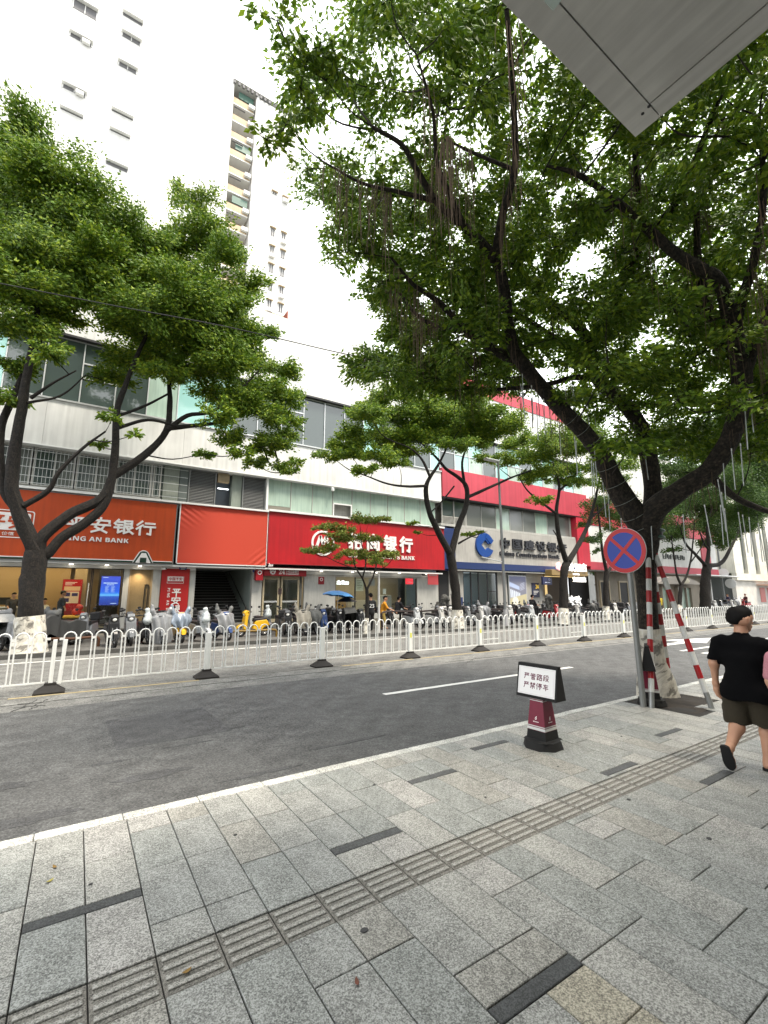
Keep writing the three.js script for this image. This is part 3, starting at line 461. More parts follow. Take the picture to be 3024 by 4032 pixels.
// ---- second bank front
{
  bpart('wall_panel', b2(11.42, 13.55, 0.17, 2.95, -26.2, -26.03), mPierWhite); bpart('wall_panel', b2(20.05, 22.0, 0.0, 2.95, -26.2, -26.03), mPierWhite); bpart('wall_panel', b2(13.55, 20.05, 0.17, 0.6, -26.2, -26.04), mPierWhite); bpart('wall_panel', b2(13.55, 20.05, 2.84, 2.95, -26.19, -26.035), mPierWhite);
  const wf = new THREE.Group(); wf.name = 'shop_window'; bank.add(wf); const z = -26.12;
  for (const [a, b] of [[13.58, 15.0], [15.06, 16.8], [16.9, 19.98]]) obj('pane', b2(a, b, 0.62, 2.82, z - 0.006, z + 0.006), mat.glass, wf);
  obj('frame', [b2(13.55, 13.6, 0.61, 2.83, z - 0.04, z + 0.04), b2(15.0, 15.06, 0.61, 2.83, z - 0.04, z + 0.04), b2(16.8, 16.9, 0.61, 2.83, z - 0.04, z + 0.04), b2(19.98, 20.04, 0.61, 2.83, z - 0.04, z + 0.04)], mat.darkMetal, wf);
  latin(wf, 'eadTalk', 13.72, 14.6, 2.36, 2.62, -26.2, mat.tubeGlow, SANS, 0.01, 'mirrored_letter'); wf.children.filter((o) => o.name === 'mirrored_letter').forEach((o) => { o.geometry.translate(-14.16, 0, 0); o.geometry.scale(-1, 1, 1); o.geometry.translate(14.16, 0, 0); });
  const paper = canvasTex(128, 192, (c, w, h) => { c.fillStyle = '#cfcdb8'; c.fillRect(0, 0, w, h); c.fillStyle = '#8d8871'; for (let i = 0; i < 6; i++) c.fillRect(20, 24 + i * 26, 88 - (i % 3) * 18, 10); });
  obj('notice', b2(15.12, 15.7, 1.95, 2.75, -26.2, -26.19), M(1, 1, 1, 0.7, { map: paper }), wf); obj('notice', b2(16.1, 16.6, 2.3, 2.75, -26.2, -26.19), M(0.3, 0.3, 0.3, 0.7), wf); obj('notice', b2(17.25, 17.5, 1.75, 2.1, -26.2, -26.19), M(0.7, 0.7, 0.68, 0.7), wf);
  obj('red_screen', b2(19.16, 19.82, 2.43, 2.83, -26.22, -26.2), M(0.4, 0.02, 0.03, 0.4, { emissive: new THREE.Color(0.8, 0.03, 0.05), emissiveIntensity: 0.5 }), wf); obj('red_screen_line', b2(19.25, 19.75, 2.56, 2.59, -26.2, -26.195), mat.offWhite, wf);
  bpart('hall_back_wall', b2(11.4, 21.9, 0.17, 3.2, -31.2, -31), M(0.34, 0.3, 0.22, 0.6)); bpart('hall_counter', b2(16.5, 19.5, 0.17, 1.3, -29.8, -29.2), M(0.5, 0.48, 0.42, 0.5)); bpart('cash_machine', rb(0.8, 1.5, 0.6, 0.04, 18.6, 0.92, -28), M(0.4, 0.42, 0.42, 0.4)); bpart('hall_cabinet', rb(1.1, 1.2, 0.5, 0.02, 14.8, 0.8, -28), M(0.45, 0.26, 0.08, 0.5));
  // automatic-teller room doors
  bpart('teller_room_back', b2(8.5, 11.3, 0.17, 3.1, -28.6, -28.4), M(0.45, 0.40, 0.30, 0.6));
  for (const [a, b] of [[8.95, 9.75], [10.05, 11.0]]) { const d = new THREE.Group(); d.name = 'glass_door'; bank.add(d); obj('frame', [b2(a - 0.1, a, 0.17, 2.8, -26.1, -26), b2(b, b + 0.1, 0.17, 2.8, -26.1, -26), b2(a, b, 2.6, 2.8, -26.1, -26), b2(a, b, 0.17, 0.35, -26.1, -26)], M(0.42, 0.36, 0.24, 0.45), d); obj('pane', b2(a, b, 0.35, 2.6, -26.055, -26.045), mat.glass, d); obj('push_bar', b2(a, b, 1.28, 1.38, -26.04, -26.02), mat.alu, d); obj('lock', cyl(0.06, 0.06, 0.03, b - 0.08, 1.33, -26.0, 12).rotateX(0), mat.offWhite, d); }
  bpart('door_notice', b2(9.78, 10.0, 1.75, 2.1, -25.995, -25.985), M(0.05, 0.03, 0.03, 0.5));
  for (const x of [12.4, 14.6, 16.4, 18.3, 20.6]) obj('downlight', cyl(0.08, 0.08, 0.03, x, 3.145, -25.72, 16), mat.lampGlow, bank);
  for (const x of [14.6, 18.3, 20.6]) { const L = new THREE.SpotLight(0xfff0d8, 4, 6, 0.9, 0.6); L.position.set(x, 3.12, -25.72); L.target.position.set(x, 0, -25.72); L.castShadow = true; scene.add(L, L.target); }
  const A = new THREE.RectAreaLight(0xffe9c4, 0.7, 8, 3); A.position.set(16.5, 3.2, -28.6); A.lookAt(16.5, 0, -28.6); scene.add(A);
  obj('ceiling_panel', b2(12.5, 20.5, 3.215, 3.24, -30.1, -27.1), M(0.8, 0.78, 0.7, 0.6, { emissive: new THREE.Color(1, 0.9, 0.7), emissiveIntensity: 0.2 }), bank);
}

// ================================================================ SIGNS ON THE WHITE BUILDING
const zS = FZ + 0.1; // front of the fascia boards
function board(name, label, x0, x1, y0, y1, m, trim = mat.greyMetal) {
  const t = thing(name, label, 'sign', [(x0 + x1) / 2, y0, FZ], 0, undefined); const W = x1 - x0, H = y1 - y0;
  obj('panel', metreUV(b2(-W / 2 + 0.04, W / 2 - 0.04, 0.04, H - 0.04, -0.12, 0.1)), m, t);
  obj('trim', [b2(-W / 2, -W / 2 + 0.04, 0, H, -0.14, 0.12), b2(W / 2 - 0.04, W / 2, 0, H, -0.14, 0.12), b2(-W / 2 + 0.04, W / 2 - 0.04, 0, 0.04, -0.14, 0.12), b2(-W / 2 + 0.04, W / 2 - 0.04, H - 0.04, H, -0.14, 0.12)], trim, t);
  t.ox = (x0 + x1) / 2; t.oy = y0; return t;
}
const mOrange = M(0.56, 0.066, 0.004, 0.5, { map: rep(tPlaster, 0.2) }), mBanner = M(0.5, 0.045, 0.02, 0.6, { map: rep(tPlaster, 0.2) }), mRed = M(0.49, 0.007, 0.014, 0.45, { map: rep(tPlaster, 0.2) }), mLetter = M(0.82, 0.80, 0.78, 0.45), mDkGreen = M(0.004, 0.03, 0.014, 0.5);
{
  const s = board('bank_sign', 'orange bank signboard with white characters behind the big tree', -7.2, 3.92, 3.24, 6.4, mOrange);
  const X = (x) => x - s.ox, Y = (y) => y - s.oy, z = 0.1;
  han(s, '平安银行', X(-0.82), X(3.05), Y(4.66), Y(5.36), z, mLetter, { stroke: 0.135, depth: 0.07, gap: 0.07 });
  latin(s, 'PING AN BANK', X(-0.78), X(1.84), Y(4.22), Y(4.43), z, mLetter, SANS, 0.05);
  // logo box with a round-cornered outline
  const rrect = (x0, x1, y0, y1, r) => { const q = new THREE.Shape(); q.moveTo(x0 + r, y0); q.lineTo(x1 - r, y0); q.quadraticCurveTo(x1, y0, x1, y0 + r); q.lineTo(x1, y1 - r); q.quadraticCurveTo(x1, y1, x1 - r, y1); q.lineTo(x0 + r, y1); q.quadraticCurveTo(x0, y1, x0, y1 - r); q.lineTo(x0, y0 + r); q.quadraticCurveTo(x0, y0, x0 + r, y0); return q; };
  const ex = (q, d, zz) => { const e = new THREE.ExtrudeGeometry(q, { depth: d, bevelEnabled: false, curveSegments: 5 }); e.translate(0, 0, zz); return e; };
  const o = rrect(X(-5.2), X(-1.92), Y(4.2), Y(5.42), 0.12); o.holes.push(rrect(X(-5.16), X(-1.96), Y(4.24), Y(5.38), 0.1)); obj('logo_outline', ex(o, 0.02, z), mLetter, s);
  obj('logo_plate', ex(rrect(X(-5.08), X(-2.05), Y(4.53), Y(5.3), 0.08), 0.03, z), mLetter, s);
  han(s, '中国平安', X(-5.0), X(-2.1), Y(4.62), Y(5.2), z + 0.03, mOrange, { stroke: 0.14, depth: 0.02, gap: 0.1 }); han(s, '价值', X(-2.98), X(-2.55), Y(4.3), Y(4.45), z, mLetter, { stroke: 0.1, depth: 0.02 });
  // base line with the arch
  obj('white_line', [b2(X(-7.1), X(2.1), Y(3.37), Y(3.41), z, z + 0.02), b2(X(2.98), X(3.86), Y(3.37), Y(3.41), z, z + 0.02)], mLetter, s);
  obj('green_line', [b2(X(-7.1), X(2.1), Y(3.29), Y(3.365), z, z + 0.02), b2(X(2.98), X(3.86), Y(3.29), Y(3.365), z, z + 0.02)], mDkGreen, s);
  const arch = (k) => { const q = new THREE.Shape(); const c = X(2.54), b = Y(3.29); q.moveTo(c - 0.46 - k, b); q.lineTo(c - 0.2 - k, b + 0.5); q.quadraticCurveTo(c - 0.13, b + 0.6 + k, c, b + 0.6 + k); q.quadraticCurveTo(c + 0.13, b + 0.6 + k, c + 0.2 + k, b + 0.5); q.lineTo(c + 0.46 + k, b); return q; };
  obj('arch_edge', ex(arch(0.02), 0.02, z), mLetter, s); obj('arch_band', ex(arch(-0.03), 0.02, z + 0.02), mDkGreen, s); obj('arch_face', ex(arch(-0.12), 0.02, z + 0.04), mLetter, s); obj('arch_door', b2(X(2.4), X(2.68), Y(3.3), Y(3.54), z + 0.06, z + 0.075), mDkGreen, s);
}
{ // plain orange-red stretched banner, slightly creased
  const t = thing('fabric_banner', 'plain orange-red stretched fabric banner over the dark stairway', 'banner', [6.42, 3.36, FZ]);
  const g = new THREE.PlaneGeometry(4.66, 3.06, 90, 60), p = g.attributes.position;
  for (let i = 0; i < p.count; i++) { const x = p.getX(i), y = p.getY(i), e = (a) => Math.max(0, a); let d = 0; const tl = e(1 - Math.hypot(x + 2.33, y - 1.53) / 1.5), br = e(1 - Math.hypot(x - 2.33, y + 1.53) / 1.2), tp = e(1 - Math.abs(y - 1.53) / 0.5); d += tl * 0.03 * Math.sin((x * 0.55 + y * 0.8) * 26) + br * 0.02 * Math.sin((x * 0.6 - y * 0.7) * 24) + tp * 0.012 * Math.sin(x * 9 + Math.sin(x * 3) * 2) + 0.015 * (fbm(x * 0.1 + 0.5, y * 0.1 + 0.5, 4, 3) - 0.5); p.setZ(i, d); }
  g.computeVertexNormals(); g.translate(0, 1.53, 0.1); obj('cloth', metreUV(g), new THREE.MeshStandardMaterial({ color: lin(0.5, 0.046, 0.02), roughness: 0.6, side: THREE.DoubleSide }), t);
  obj('frame', [b2(-2.38, -2.33, -0.02, 3.1, -0.1, 0.12), b2(2.33, 2.36, -0.02, 3.1, -0.1, 0.12), b2(-2.33, 2.33, -0.06, -0.01, -0.1, 0.11), b2(-2.33, 2.33, 3.07, 3.1, -0.1, 0.11)], mat.offWhite, t); obj('backing', b2(-2.3, 2.3, 0, 3, -0.1, -0.03), mat.greyMetal, t);
}
function tubeRing(x, y, r, w, d, z) { const q = new THREE.Shape(); q.absarc(x, y, r, 0, Math.PI * 2); const h = new THREE.Path(); h.absarc(x, y, r - w, 0, Math.PI * 2, true); q.holes.push(h); const e = new THREE.ExtrudeGeometry(q, { depth: d, bevelEnabled: false, curveSegments: 20 }); e.translate(0, 0, z); return e; }
const mMark = (cx, cy, r, z) => { const b = (x0, y0, x1, y1) => { const L = Math.hypot(x1 - x0, y1 - y0) * r, g = bx(L, r * 0.22, 0.05 + 0.003 * (x1 > x0 ? 1 : 0)); g.rotateZ(Math.atan2(y1 - y0, x1 - x0)); g.translate(cx + (x0 + x1) / 2 * r, cy + (y0 + y1) / 2 * r, z + 0.025); return g; }; return [tubeRing(cx, cy, r, r * 0.16, 0.05, z), b(-0.6, -0.45, -0.25, 0.55), b(-0.25, 0.55, 0, -0.1), b(0, -0.1, 0.25, 0.55), b(0.25, 0.55, 0.6, -0.45), bx(r * 1.2, r * 0.16, 0.056, cx, cy - 0.6 * r, z + 0.028)]; };
{
  const s = board('bank_sign', 'bright red bank signboard with white brush characters behind the small sapling', 8.82, 22.1, 3.46, 6.5, mRed, M(0.3, 0.03, 0.035, 0.4)), X = (x) => x - s.ox, Y = (y) => y - s.oy;
  obj('round_logo', mMark(X(12.3), Y(4.85), 0.78, 0.1), mLetter, s);
  han(s, '招商银行', X(14.05), X(19.42), Y(4.58), Y(5.62), 0.1, mLetter, { stroke: 0.145, depth: 0.08, gap: 0.2 });
  latin(s, 'CHINA MERCHANTS BANK', X(14.05), X(19.36), Y(4.07), Y(4.33), 0.1, mLetter, SERIF, 0.05);
}
{ // vertical red sign beside the wooden door
  const t = thing('bank_sign', 'upright red bank sign with vertical white characters beside the wooden door', 'sign', [4.18, 0.35, -25.93]); obj('panel', b2(-0.67, 0.67, 0, 2.72, -0.06, 0), M(0.42, 0.014, 0.014, 0.45), t);
  obj('plate', rb(0.74, 0.24, 0.02, 0.008, 0.0, 2.2, 0.005), mLetter, t); obj('outline', [b2(-0.4, 0.4, 1.97, 1.99, 0, 0.012), b2(-0.4, -0.385, 1.99, 2.32, 0, 0.012), b2(0.385, 0.4, 1.99, 2.32, 0, 0.012)], mLetter, t); han(t, '中国平安', -0.32, 0.33, 2.12, 2.28, 0.016, mRed, { stroke: 0.12, depth: 0.006 });
  han(t, '平安银行', -0.14, 0.32, -0.05 + 0.1, 1.76, 0, mLetter, { vertical: true, stroke: 0.13, depth: 0.02, gap: 0.1 });
  [...'PING AN BANK'].forEach((ch, i) => { if (ch === ' ') return; const g = new TextGeometry(ch, { font: SANS, size: 0.12, depth: 0.012, curveSegments: 2 }); g.rotateZ(-Math.PI / 2); g.translate(-0.34, 1.74 - i * 0.125, 0); obj('letter', g, mLetter, t); });
}
{
  const t = thing('teller_sign', 'long dark red 24-hour self-service sign above the glass doors', 'sign', [10.08, 2.8, -25.75]); obj('panel', rb(2.62, 0.5, 0.16, 0.01, 0, 0.25, 0), M(0.3, 0.008, 0.016, 0.4), t); obj('round_logo', mMark(-0.8, 0.25, 0.17, 0.08).slice(0, 6), mLetter, t);
  latin(t, '24', -0.42, -0.06, 0.1, 0.38, 0.08, mLetter, SERIF, 0.02); han(t, '小时自助银行', -0.02, 0.82, 0.2, 0.34, 0.08, mLetter, { stroke: 0.1, depth: 0.012 }); obj('rule', b2(-0.02, 0.82, 0.165, 0.18, 0.08, 0.09), mLetter, t); latin(t, '24 HOUR BANKING', 0.0, 0.8, 0.08, 0.14, 0.08, mLetter, SANS, 0.01);
  const u = thing('projecting_sign', 'small dark red box sign on the column beside the stairway', 'sign', [8.5, 2.52, -25.75]); obj('box', rb(0.42, 0.74, 0.3, 0.02, 0, 0.37, 0), M(0.28, 0.008, 0.016, 0.4), u); obj('emblem', tubeRing(0, 0.45, 0.12, 0.04, 0.01, 0.15), mLetter, u);
  const v = thing('wall_plaque', 'small dark red plaque on the white wall over the blue umbrella', 'plaque', [12.55, 2.35, -26.02]); obj('plate', rb(0.4, 0.46, 0.04, 0.01, 0, 0.23, 0), M(0.25, 0.012, 0.02, 0.5), v); obj('emblem', tubeRing(0, 0.3, 0.1, 0.035, 0.006, 0.02), mLetter, v);
  const w = thing('window_poster', 'pinkish red lit poster on the white wall right of the bank window', 'poster', [21.5, 2.42, -26.02]); obj('sheet', b2(-0.48, 0.48, 0, 0.86, 0, 0.02), M(0.7, 0.10, 0.11, 0.5, { emissive: new THREE.Color(0.8, 0.1, 0.1), emissiveIntensity: 0.12 }), w); obj('heading', b2(-0.36, 0.36, 0.62, 0.72, 0.02, 0.024), M(0.8, 0.5, 0.5, 0.5), w);
  for (const [x, l] of [[4.5, 'small blue house-number plate over the upright red sign'], [8.38, 'small blue house-number plate right of the stairway']]) { const p = thing('number_plate', l, 'plate', [x, 3.02, -25.94]); obj('plate', rb(0.36, 0.2, 0.02, 0.008), M(0.01, 0.05, 0.3, 0.4), p); p.position.y = 3.1; obj('print_line', [b2(-0.14, 0.14, 0.02, 0.06, 0.01, 0.013), b2(-0.1, 0.1, -0.05, -0.015, 0.01, 0.013)], mLetter, p); }
}
for (const [x, y, z, l] of [[3.55, 3.05, -25.7, 'small white security camera above the upright red sign'], [9.0, 3.34, -25.25, 'white security camera at the corner of the 24-hour sign'], [20.5, 3.1, -25.8, 'small dark security camera above the bank wall by the lion']]) { const t = thing('security_camera', l, 'camera', [x, y, z], 0.6); obj('housing', rb(0.12, 0.11, 0.3, 0.03), x > 15 ? mat.darkMetal : mat.offWhite, t); obj('lens', cyl(0.035, 0.035, 0.03, 0, 0, 0, 10).rotateX(Math.PI / 2).translate(0, 0, 0.155), mat.black, t); obj('bracket', [rod([0, 0.04, -0.05], [0, 0.16, -0.12], 0.018)], mat.alu, t); }
// lobby screen, poster
{
  const blue = canvasTex(256, 420, (c, w, h) => { const g = c.createLinearGradient(0, 0, 0, h); g.addColorStop(0, '#0a3fd0'); g.addColorStop(0.55, '#1466ee'); g.addColorStop(0.66, '#6fc3ff'); g.addColorStop(0.72, '#1450c0'); g.addColorStop(1, '#0a2f94'); c.fillStyle = g; c.fillRect(0, 0, w, h); c.fillStyle = '#cfe6ff'; c.fillRect(20, 14, 70, 8); for (let i = 0; i < 10; i++) c.fillRect(34 + i * 19, 92, 14, 16); for (let i = 0; i < 5; i++) c.fillRect(80 + i * 20, 120, 14, 12); for (let q = 0; q < 2; q++) for (let i = 0; i < 7; i++) c.fillRect(60 + q * 80, 150 + i * 13, 54 - (i % 3) * 10, 4); c.fillRect(150, 392, 80, 8); });
  const t = thing('advert_screen', 'tall glowing blue advert screen standing in the bank lobby', 'screen', [1.4, 0.17, -28]); obj('panel', b2(-0.46, 0.46, 1.0, 2.55, -0.06, 0), mat.black, t); const q = new THREE.PlaneGeometry(0.86, 1.48); q.translate(0, 1.78, 0.004); obj('display', q, M(0.1, 0.1, 0.1, 0.3, { emissive: new THREE.Color(1, 1, 1), emissiveIntensity: 0.42, emissiveMap: blue }), t); obj('stand', [b2(-0.08, 0.08, 0.03, 1.0, -0.05, -0.01), b2(-0.3, 0.3, 0, 0.03, -0.2, 0.15)], mat.darkMetal, t);
  const poster = canvasTex(128, 240, (c, w, h) => { c.fillStyle = '#b81420'; c.fillRect(0, 0, w, h); c.fillStyle = '#eac6a0'; c.fillRect(10, 52, 108, 34); c.fillStyle = '#f4dcc4'; c.fillRect(14, 92, 100, 92); c.fillStyle = '#403a70'; c.fillRect(20, 100, 34, 30); c.fillRect(66, 104, 40, 24); c.fillRect(20, 144, 30, 30); c.fillStyle = '#fff'; for (let i = 0; i < 3; i++) c.fillRect(14, 18 + i * 10, 80 - i * 16, 4); });
  const u = thing('poster_stand', 'tall red advert poster standing behind the lobby glass', 'poster', [-0.25, 0.17, -28.9]); const q2 = new THREE.PlaneGeometry(0.82, 1.56); q2.translate(0, 1.55, 0.004); obj('print', q2, M(1, 1, 1, 0.5, { map: poster }), u); obj('board', b2(-0.43, 0.43, 0, 2.36, -0.05, 0), M(0.3, 0.03, 0.03, 0.5), u);
  const v = thing('gift_display', 'red and orange gift display on the low table in the bank lobby', 'display', [0.05, 0.17, -27.6]); obj('table', [b2(-0.6, 0.9, 0.38, 0.43, -0.3, 0.3), b2(-0.55, -0.5, 0, 0.38, -0.25, 0.25), b2(0.8, 0.85, 0, 0.38, -0.25, 0.25)], M(0.04, 0.03, 0.025, 0.4), v); const balls = [[0, 0.72, 0.2], [0.24, 0.6, 0.16], [0.1, 0.95, 0.16]]; for (const [x, y, r] of balls) { const s = new THREE.SphereGeometry(r, 16, 12); s.translate(x, y, 0); obj('balloon', s, M(0.6, 0.03, 0.012, 0.3), v); } obj('cushion', rb(0.8, 0.16, 0.5, 0.07, -0.15, 0.51, 0), M(0.6, 0.32, 0.04, 0.6), v); for (let i = 0; i < 4; i++) obj('gift_box', rb(0.16, 0.14, 0.16, 0.01, 0.45 + i * 0.13, 0.5, 0.1), pick([mat.offWhite, M(0.5, 0.3, 0.2, 0.5)]), v);
  const c1 = thing('lobby_counter', 'pale reception counter behind the glass left of the tree trunk', 'counter', [-3, 0.17, -28.9]); obj('body', b2(-0.9, 0.9, 0, 0.95, -0.3, 0.3), M(0.5, 0.42, 0.3, 0.5), c1); obj('top', rb(1.9, 0.06, 0.7, 0.02, 0, 0.98, 0), mat.offWhite, c1); obj('monitor', [b2(-0.3, 0.3, 1.1, 1.45, -0.02, 0.02)], mat.black, c1);
}

// ================================================================ THE PINK-BANDED BUILDING
const pinkB = thing('pink_building', 'building with a wide pinkish red band over the white bank front', 'building');
const ppart = (n, g, m, p = pinkB) => obj(n, metreUV(merge(Array.isArray(g) ? g : [g])), m, p);
const PX0 = 22.0, PX1 = 40.3;
for (let x = PX0; x < PX1 - 0.1; x += 4.575) ppart('band_panel', b2(x, x + 4.566, 8.95, 11.15, -26.2, -25.3), mat.pinkPanel);
ppart('band_drip', b2(PX0, PX1, 8.86, 8.945, -26.2, -25.36), mat.darkMetal);
ppart('upper_wall', b2(PX0, PX1, 14.2, 18, -26.4, -25.45), mat.white); ppart('upper_pink_band', b2(PX0, PX1, 18.0, 19.2, -26.4, -25.4), mat.pinkPanel);
ppart('window_head', b2(PX0, PX1, 14.08, 14.19, -26.2, -25.35), mat.darkMetal); ppart('roof', b2(PX0, PX1, 18.8, 19.1, -45, -26.4), mat.greyWall); ppart('rear_wall', b2(PX0, PX1, 0, 18.7, -45.3, -45), mat.greyWall);
for (const y of [8.9, 10.9, 14.3]) ppart('floor_slab', b2(PX0, PX1, y, y + 0.22, -45, -26.41), mat.paleWall);
{ let i = 0; for (let x = PX0; x < PX1 - 0.5; x += 1.525, i++) { const g = new THREE.Group(); g.name = 'window'; pinkB.add(g); const z = -25.65; obj('frame', [b2(x, x + 0.06, 11.2, 14.06, z - 0.05, z + 0.06), b2(x + 0.06, x + 1.525, 11.2, 11.26, z - 0.05, z + 0.05), b2(x + 0.06, x + 1.525, 12.5, 12.56, z - 0.04, z + 0.04)], mat.alu, g); obj('pane', b2(x + 0.06, x + 1.525, 11.26, 12.5, z - 0.01, z), [mat.tealGlass, mat.tintGlass, mat.greenGlass][(i * 2 + 1) % 3], g); obj('pane', b2(x + 0.06, x + 1.525, 12.56, 14.06, z - 0.01, z), [mat.tintGlass, mat.greenGlass, mat.tealGlass][i % 3], g); } }
// second floor strip of dusty windows
ppart('strip_wall', b2(PX0, PX1, 6.75, 8.86, -26.6, -26.5), M(0.16, 0.15, 0.14, 0.8)); ppart('strip_sill', b2(22.0, 38.5, 6.76, 6.95, -26.4, -25.55), mat.paleWall);
{ const mDust = P(0.13, 0.14, 0.13, 0.15, { clearcoat: 0.7, clearcoatRoughness: 0.08 }); let i = 0; for (let x = 24.9; x < 38.2; x += 1.66, i++) { const g = new THREE.Group(); g.name = 'window'; pinkB.add(g); const z = -25.95; obj('frame', [b2(x, x + 0.05, 6.97, 8.84, z - 0.04, z + 0.04), b2(x + 0.05, x + 1.66, 6.97, 7.02, z - 0.04, z + 0.03)], mat.paleWall, g); obj('pane', b2(x + 0.05, x + 1.66, 7.02, 8.84, z - 0.01, z), i % 3 === 2 ? mat.greenGlass : mDust, g); }
  const v = new THREE.Group(); v.name = 'vent_grille'; pinkB.add(v); obj('frame', [b2(22.3, 22.36, 6.97, 8.8, -25.9, -25.8), b2(24.7, 24.76, 6.97, 8.8, -25.9, -25.8), b2(23.5, 23.56, 6.97, 8.8, -25.9, -25.8)], mat.paleWall, v); obj('pane', b2(22.36, 24.7, 7.6, 8.8, -25.9, -25.88), mat.tintGlass, v); for (let y = 7.0; y < 7.58; y += 0.09) { const s = bx(2.34, 0.012, 0.09); s.rotateX(0.7); obj('slat', s, mat.paleWall, v).position.set(23.53, y, -25.86); } }
// white fascia with blue foot band, navy end panel
const mStone = M(0.46, 0.45, 0.43, 0.55, { map: rep(tPlaster, 0.25) }), mNavy = M(0.012, 0.03, 0.12, 0.45), mLogoBlue = M(0.006, 0.055, 0.26, 0.35);
for (let x = 23.3; x < 38.4; x += 3.775) ppart('fascia_panel', b2(x, x + 3.768, 4.12, 6.74, -26.3, -25.5), mStone);
ppart('blue_band', b2(23.3, 38.4, 3.6, 4.115, -26.3, -25.46), mNavy); ppart('navy_panel', b2(22.14, 23.28, 3.45, 6.6, -26.3, -25.5), mNavy);
ppart('pilaster', b2(38.45, 40.28, 4.3, 8.85, -26.3, -25.35), mat.redPanel);
ppart('soffit', b2(22, 40.3, 3.46, 3.55, -26.6, -25.5), mat.paleWall); ppart('interior_ceiling', b2(22, 40.3, 3.56, 3.6, -34, -26.61), mat.offWhite);
ppart('ground_floor_slab', b2(22, 40.3, 0.004, 0.3, -34, -26.0), M(0.28, 0.28, 0.27, 0.4, { map: rep(tGranite, 0.5) })); ppart('entrance_step', b2(22.2, 34, 0.004, 0.15, -26, -25.3), mat.greyWall);
ppart('hall_back_wall', b2(22, 40.3, 0.3, 3.5, -30.2, -30), M(0.2, 0.26, 0.28, 0.6));
for (const [a, b, m] of [[22.02, 22.9, mat.black], [23.0, 24.45, mStone], [28.2, 29.3, mStone], [31.7, 32.2, mStone], [32.2, 33.4, mStone], [33.4, 34.0, mStone]]) ppart('column', b2(a, b, 0, 3.45, -26.3, -26.0), m);
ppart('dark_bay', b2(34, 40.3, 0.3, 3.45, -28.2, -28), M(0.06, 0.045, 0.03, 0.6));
{
  const g = new THREE.Group(); g.name = 'glass_front'; pinkB.add(g); const z = -26.1, xs = [24.5, 25.33, 26.15, 27.14, 28.16];
  for (let i = 0; i < 4; i++) obj('pane', b2(xs[i] + 0.05, xs[i + 1] - 0.05, 0.34, 3.38, z - 0.006, z + 0.006), mat.glass, g); obj('frame', [...xs.map((x) => b2(x - 0.05, x + 0.05, 0.3, 3.44, z - 0.04, z + 0.04)), b2(24.55, 28.1, 3.38, 3.44, z - 0.035, z + 0.035), b2(27.2, 28.1, 1.9, 1.96, z - 0.03, z + 0.03)], mat.darkMetal, g);
  const mBlueScreen = M(0.05, 0.1, 0.3, 0.3, { emissive: new THREE.Color(0.12, 0.35, 1), emissiveIntensity: 0.4 }); for (const x of [24.9, 25.75, 26.7]) { obj('menu_screen', b2(x - 0.35, x + 0.35, 2.55, 2.95, -29.02, -29), mBlueScreen, g); obj('teller_machine', rb(0.6, 1.6, 0.6, 0.04, x, 1.1, -28.8), M(0.12, 0.2, 0.26, 0.4), g); }
  const A = new THREE.RectAreaLight(0xd8ecff, 0.7, 4, 2.4); A.position.set(26.3, 3.5, -28); A.lookAt(26.3, 0, -28); scene.add(A); obj('ceiling_panel', b2(24.4, 28.2, 3.52, 3.55, -29.2, -26.8), M(0.7, 0.75, 0.8, 0.6, { emissive: new THREE.Color(0.85, 0.93, 1), emissiveIntensity: 0.2 }), g);
}
{ // bank lettering on the pink building
  const t = thing('bank_sign', 'round blue bank emblem with dark raised characters on the pale fascia', 'sign', [31, 4.5, -25.5]), X = (x) => x - 31, Y = (y) => y - 4.5;
  const cx = X(26.3), cy = Y(5.52), R = 0.95, q = new THREE.Shape(); q.absarc(cx, cy, R, 0.62, 6.2832 - 0.42, false); q.lineTo(cx + 0.30, cy - 0.2); q.lineTo(cx + 0.02, cy - 0.42); q.lineTo(cx - 0.42, cy); q.lineTo(cx + 0.02, cy + 0.42); q.lineTo(cx + 0.36, cy + 0.1); const e = new THREE.ExtrudeGeometry(q, { depth: 0.16, bevelEnabled: false, curveSegments: 24 }); obj('emblem', e, mLogoBlue, t);
  { const d = new THREE.Shape(); d.moveTo(cx + 0.2, cy + 0.94); d.lineTo(cx + 0.92, cy + 0.4); d.lineTo(cx + 0.62, cy + 0.1); d.lineTo(cx + 0.05, cy + 0.58); const f = new THREE.ExtrudeGeometry(d, { depth: 0.19, bevelEnabled: false }); obj('emblem_bar', f, mLogoBlue, t); }
  const mDk = M(0.03, 0.032, 0.04, 0.4); han(t, '中国建设银行', X(28.0), X(36.95), Y(5.4), Y(6.22), 0, mDk, { stroke: 0.15, depth: 0.14, gap: 0.12 });
  latin(t, 'China Construction Bank', X(28.0), X(35.7), Y(4.8), Y(5.17), 0, mDk, SERIF, 0.1);
}
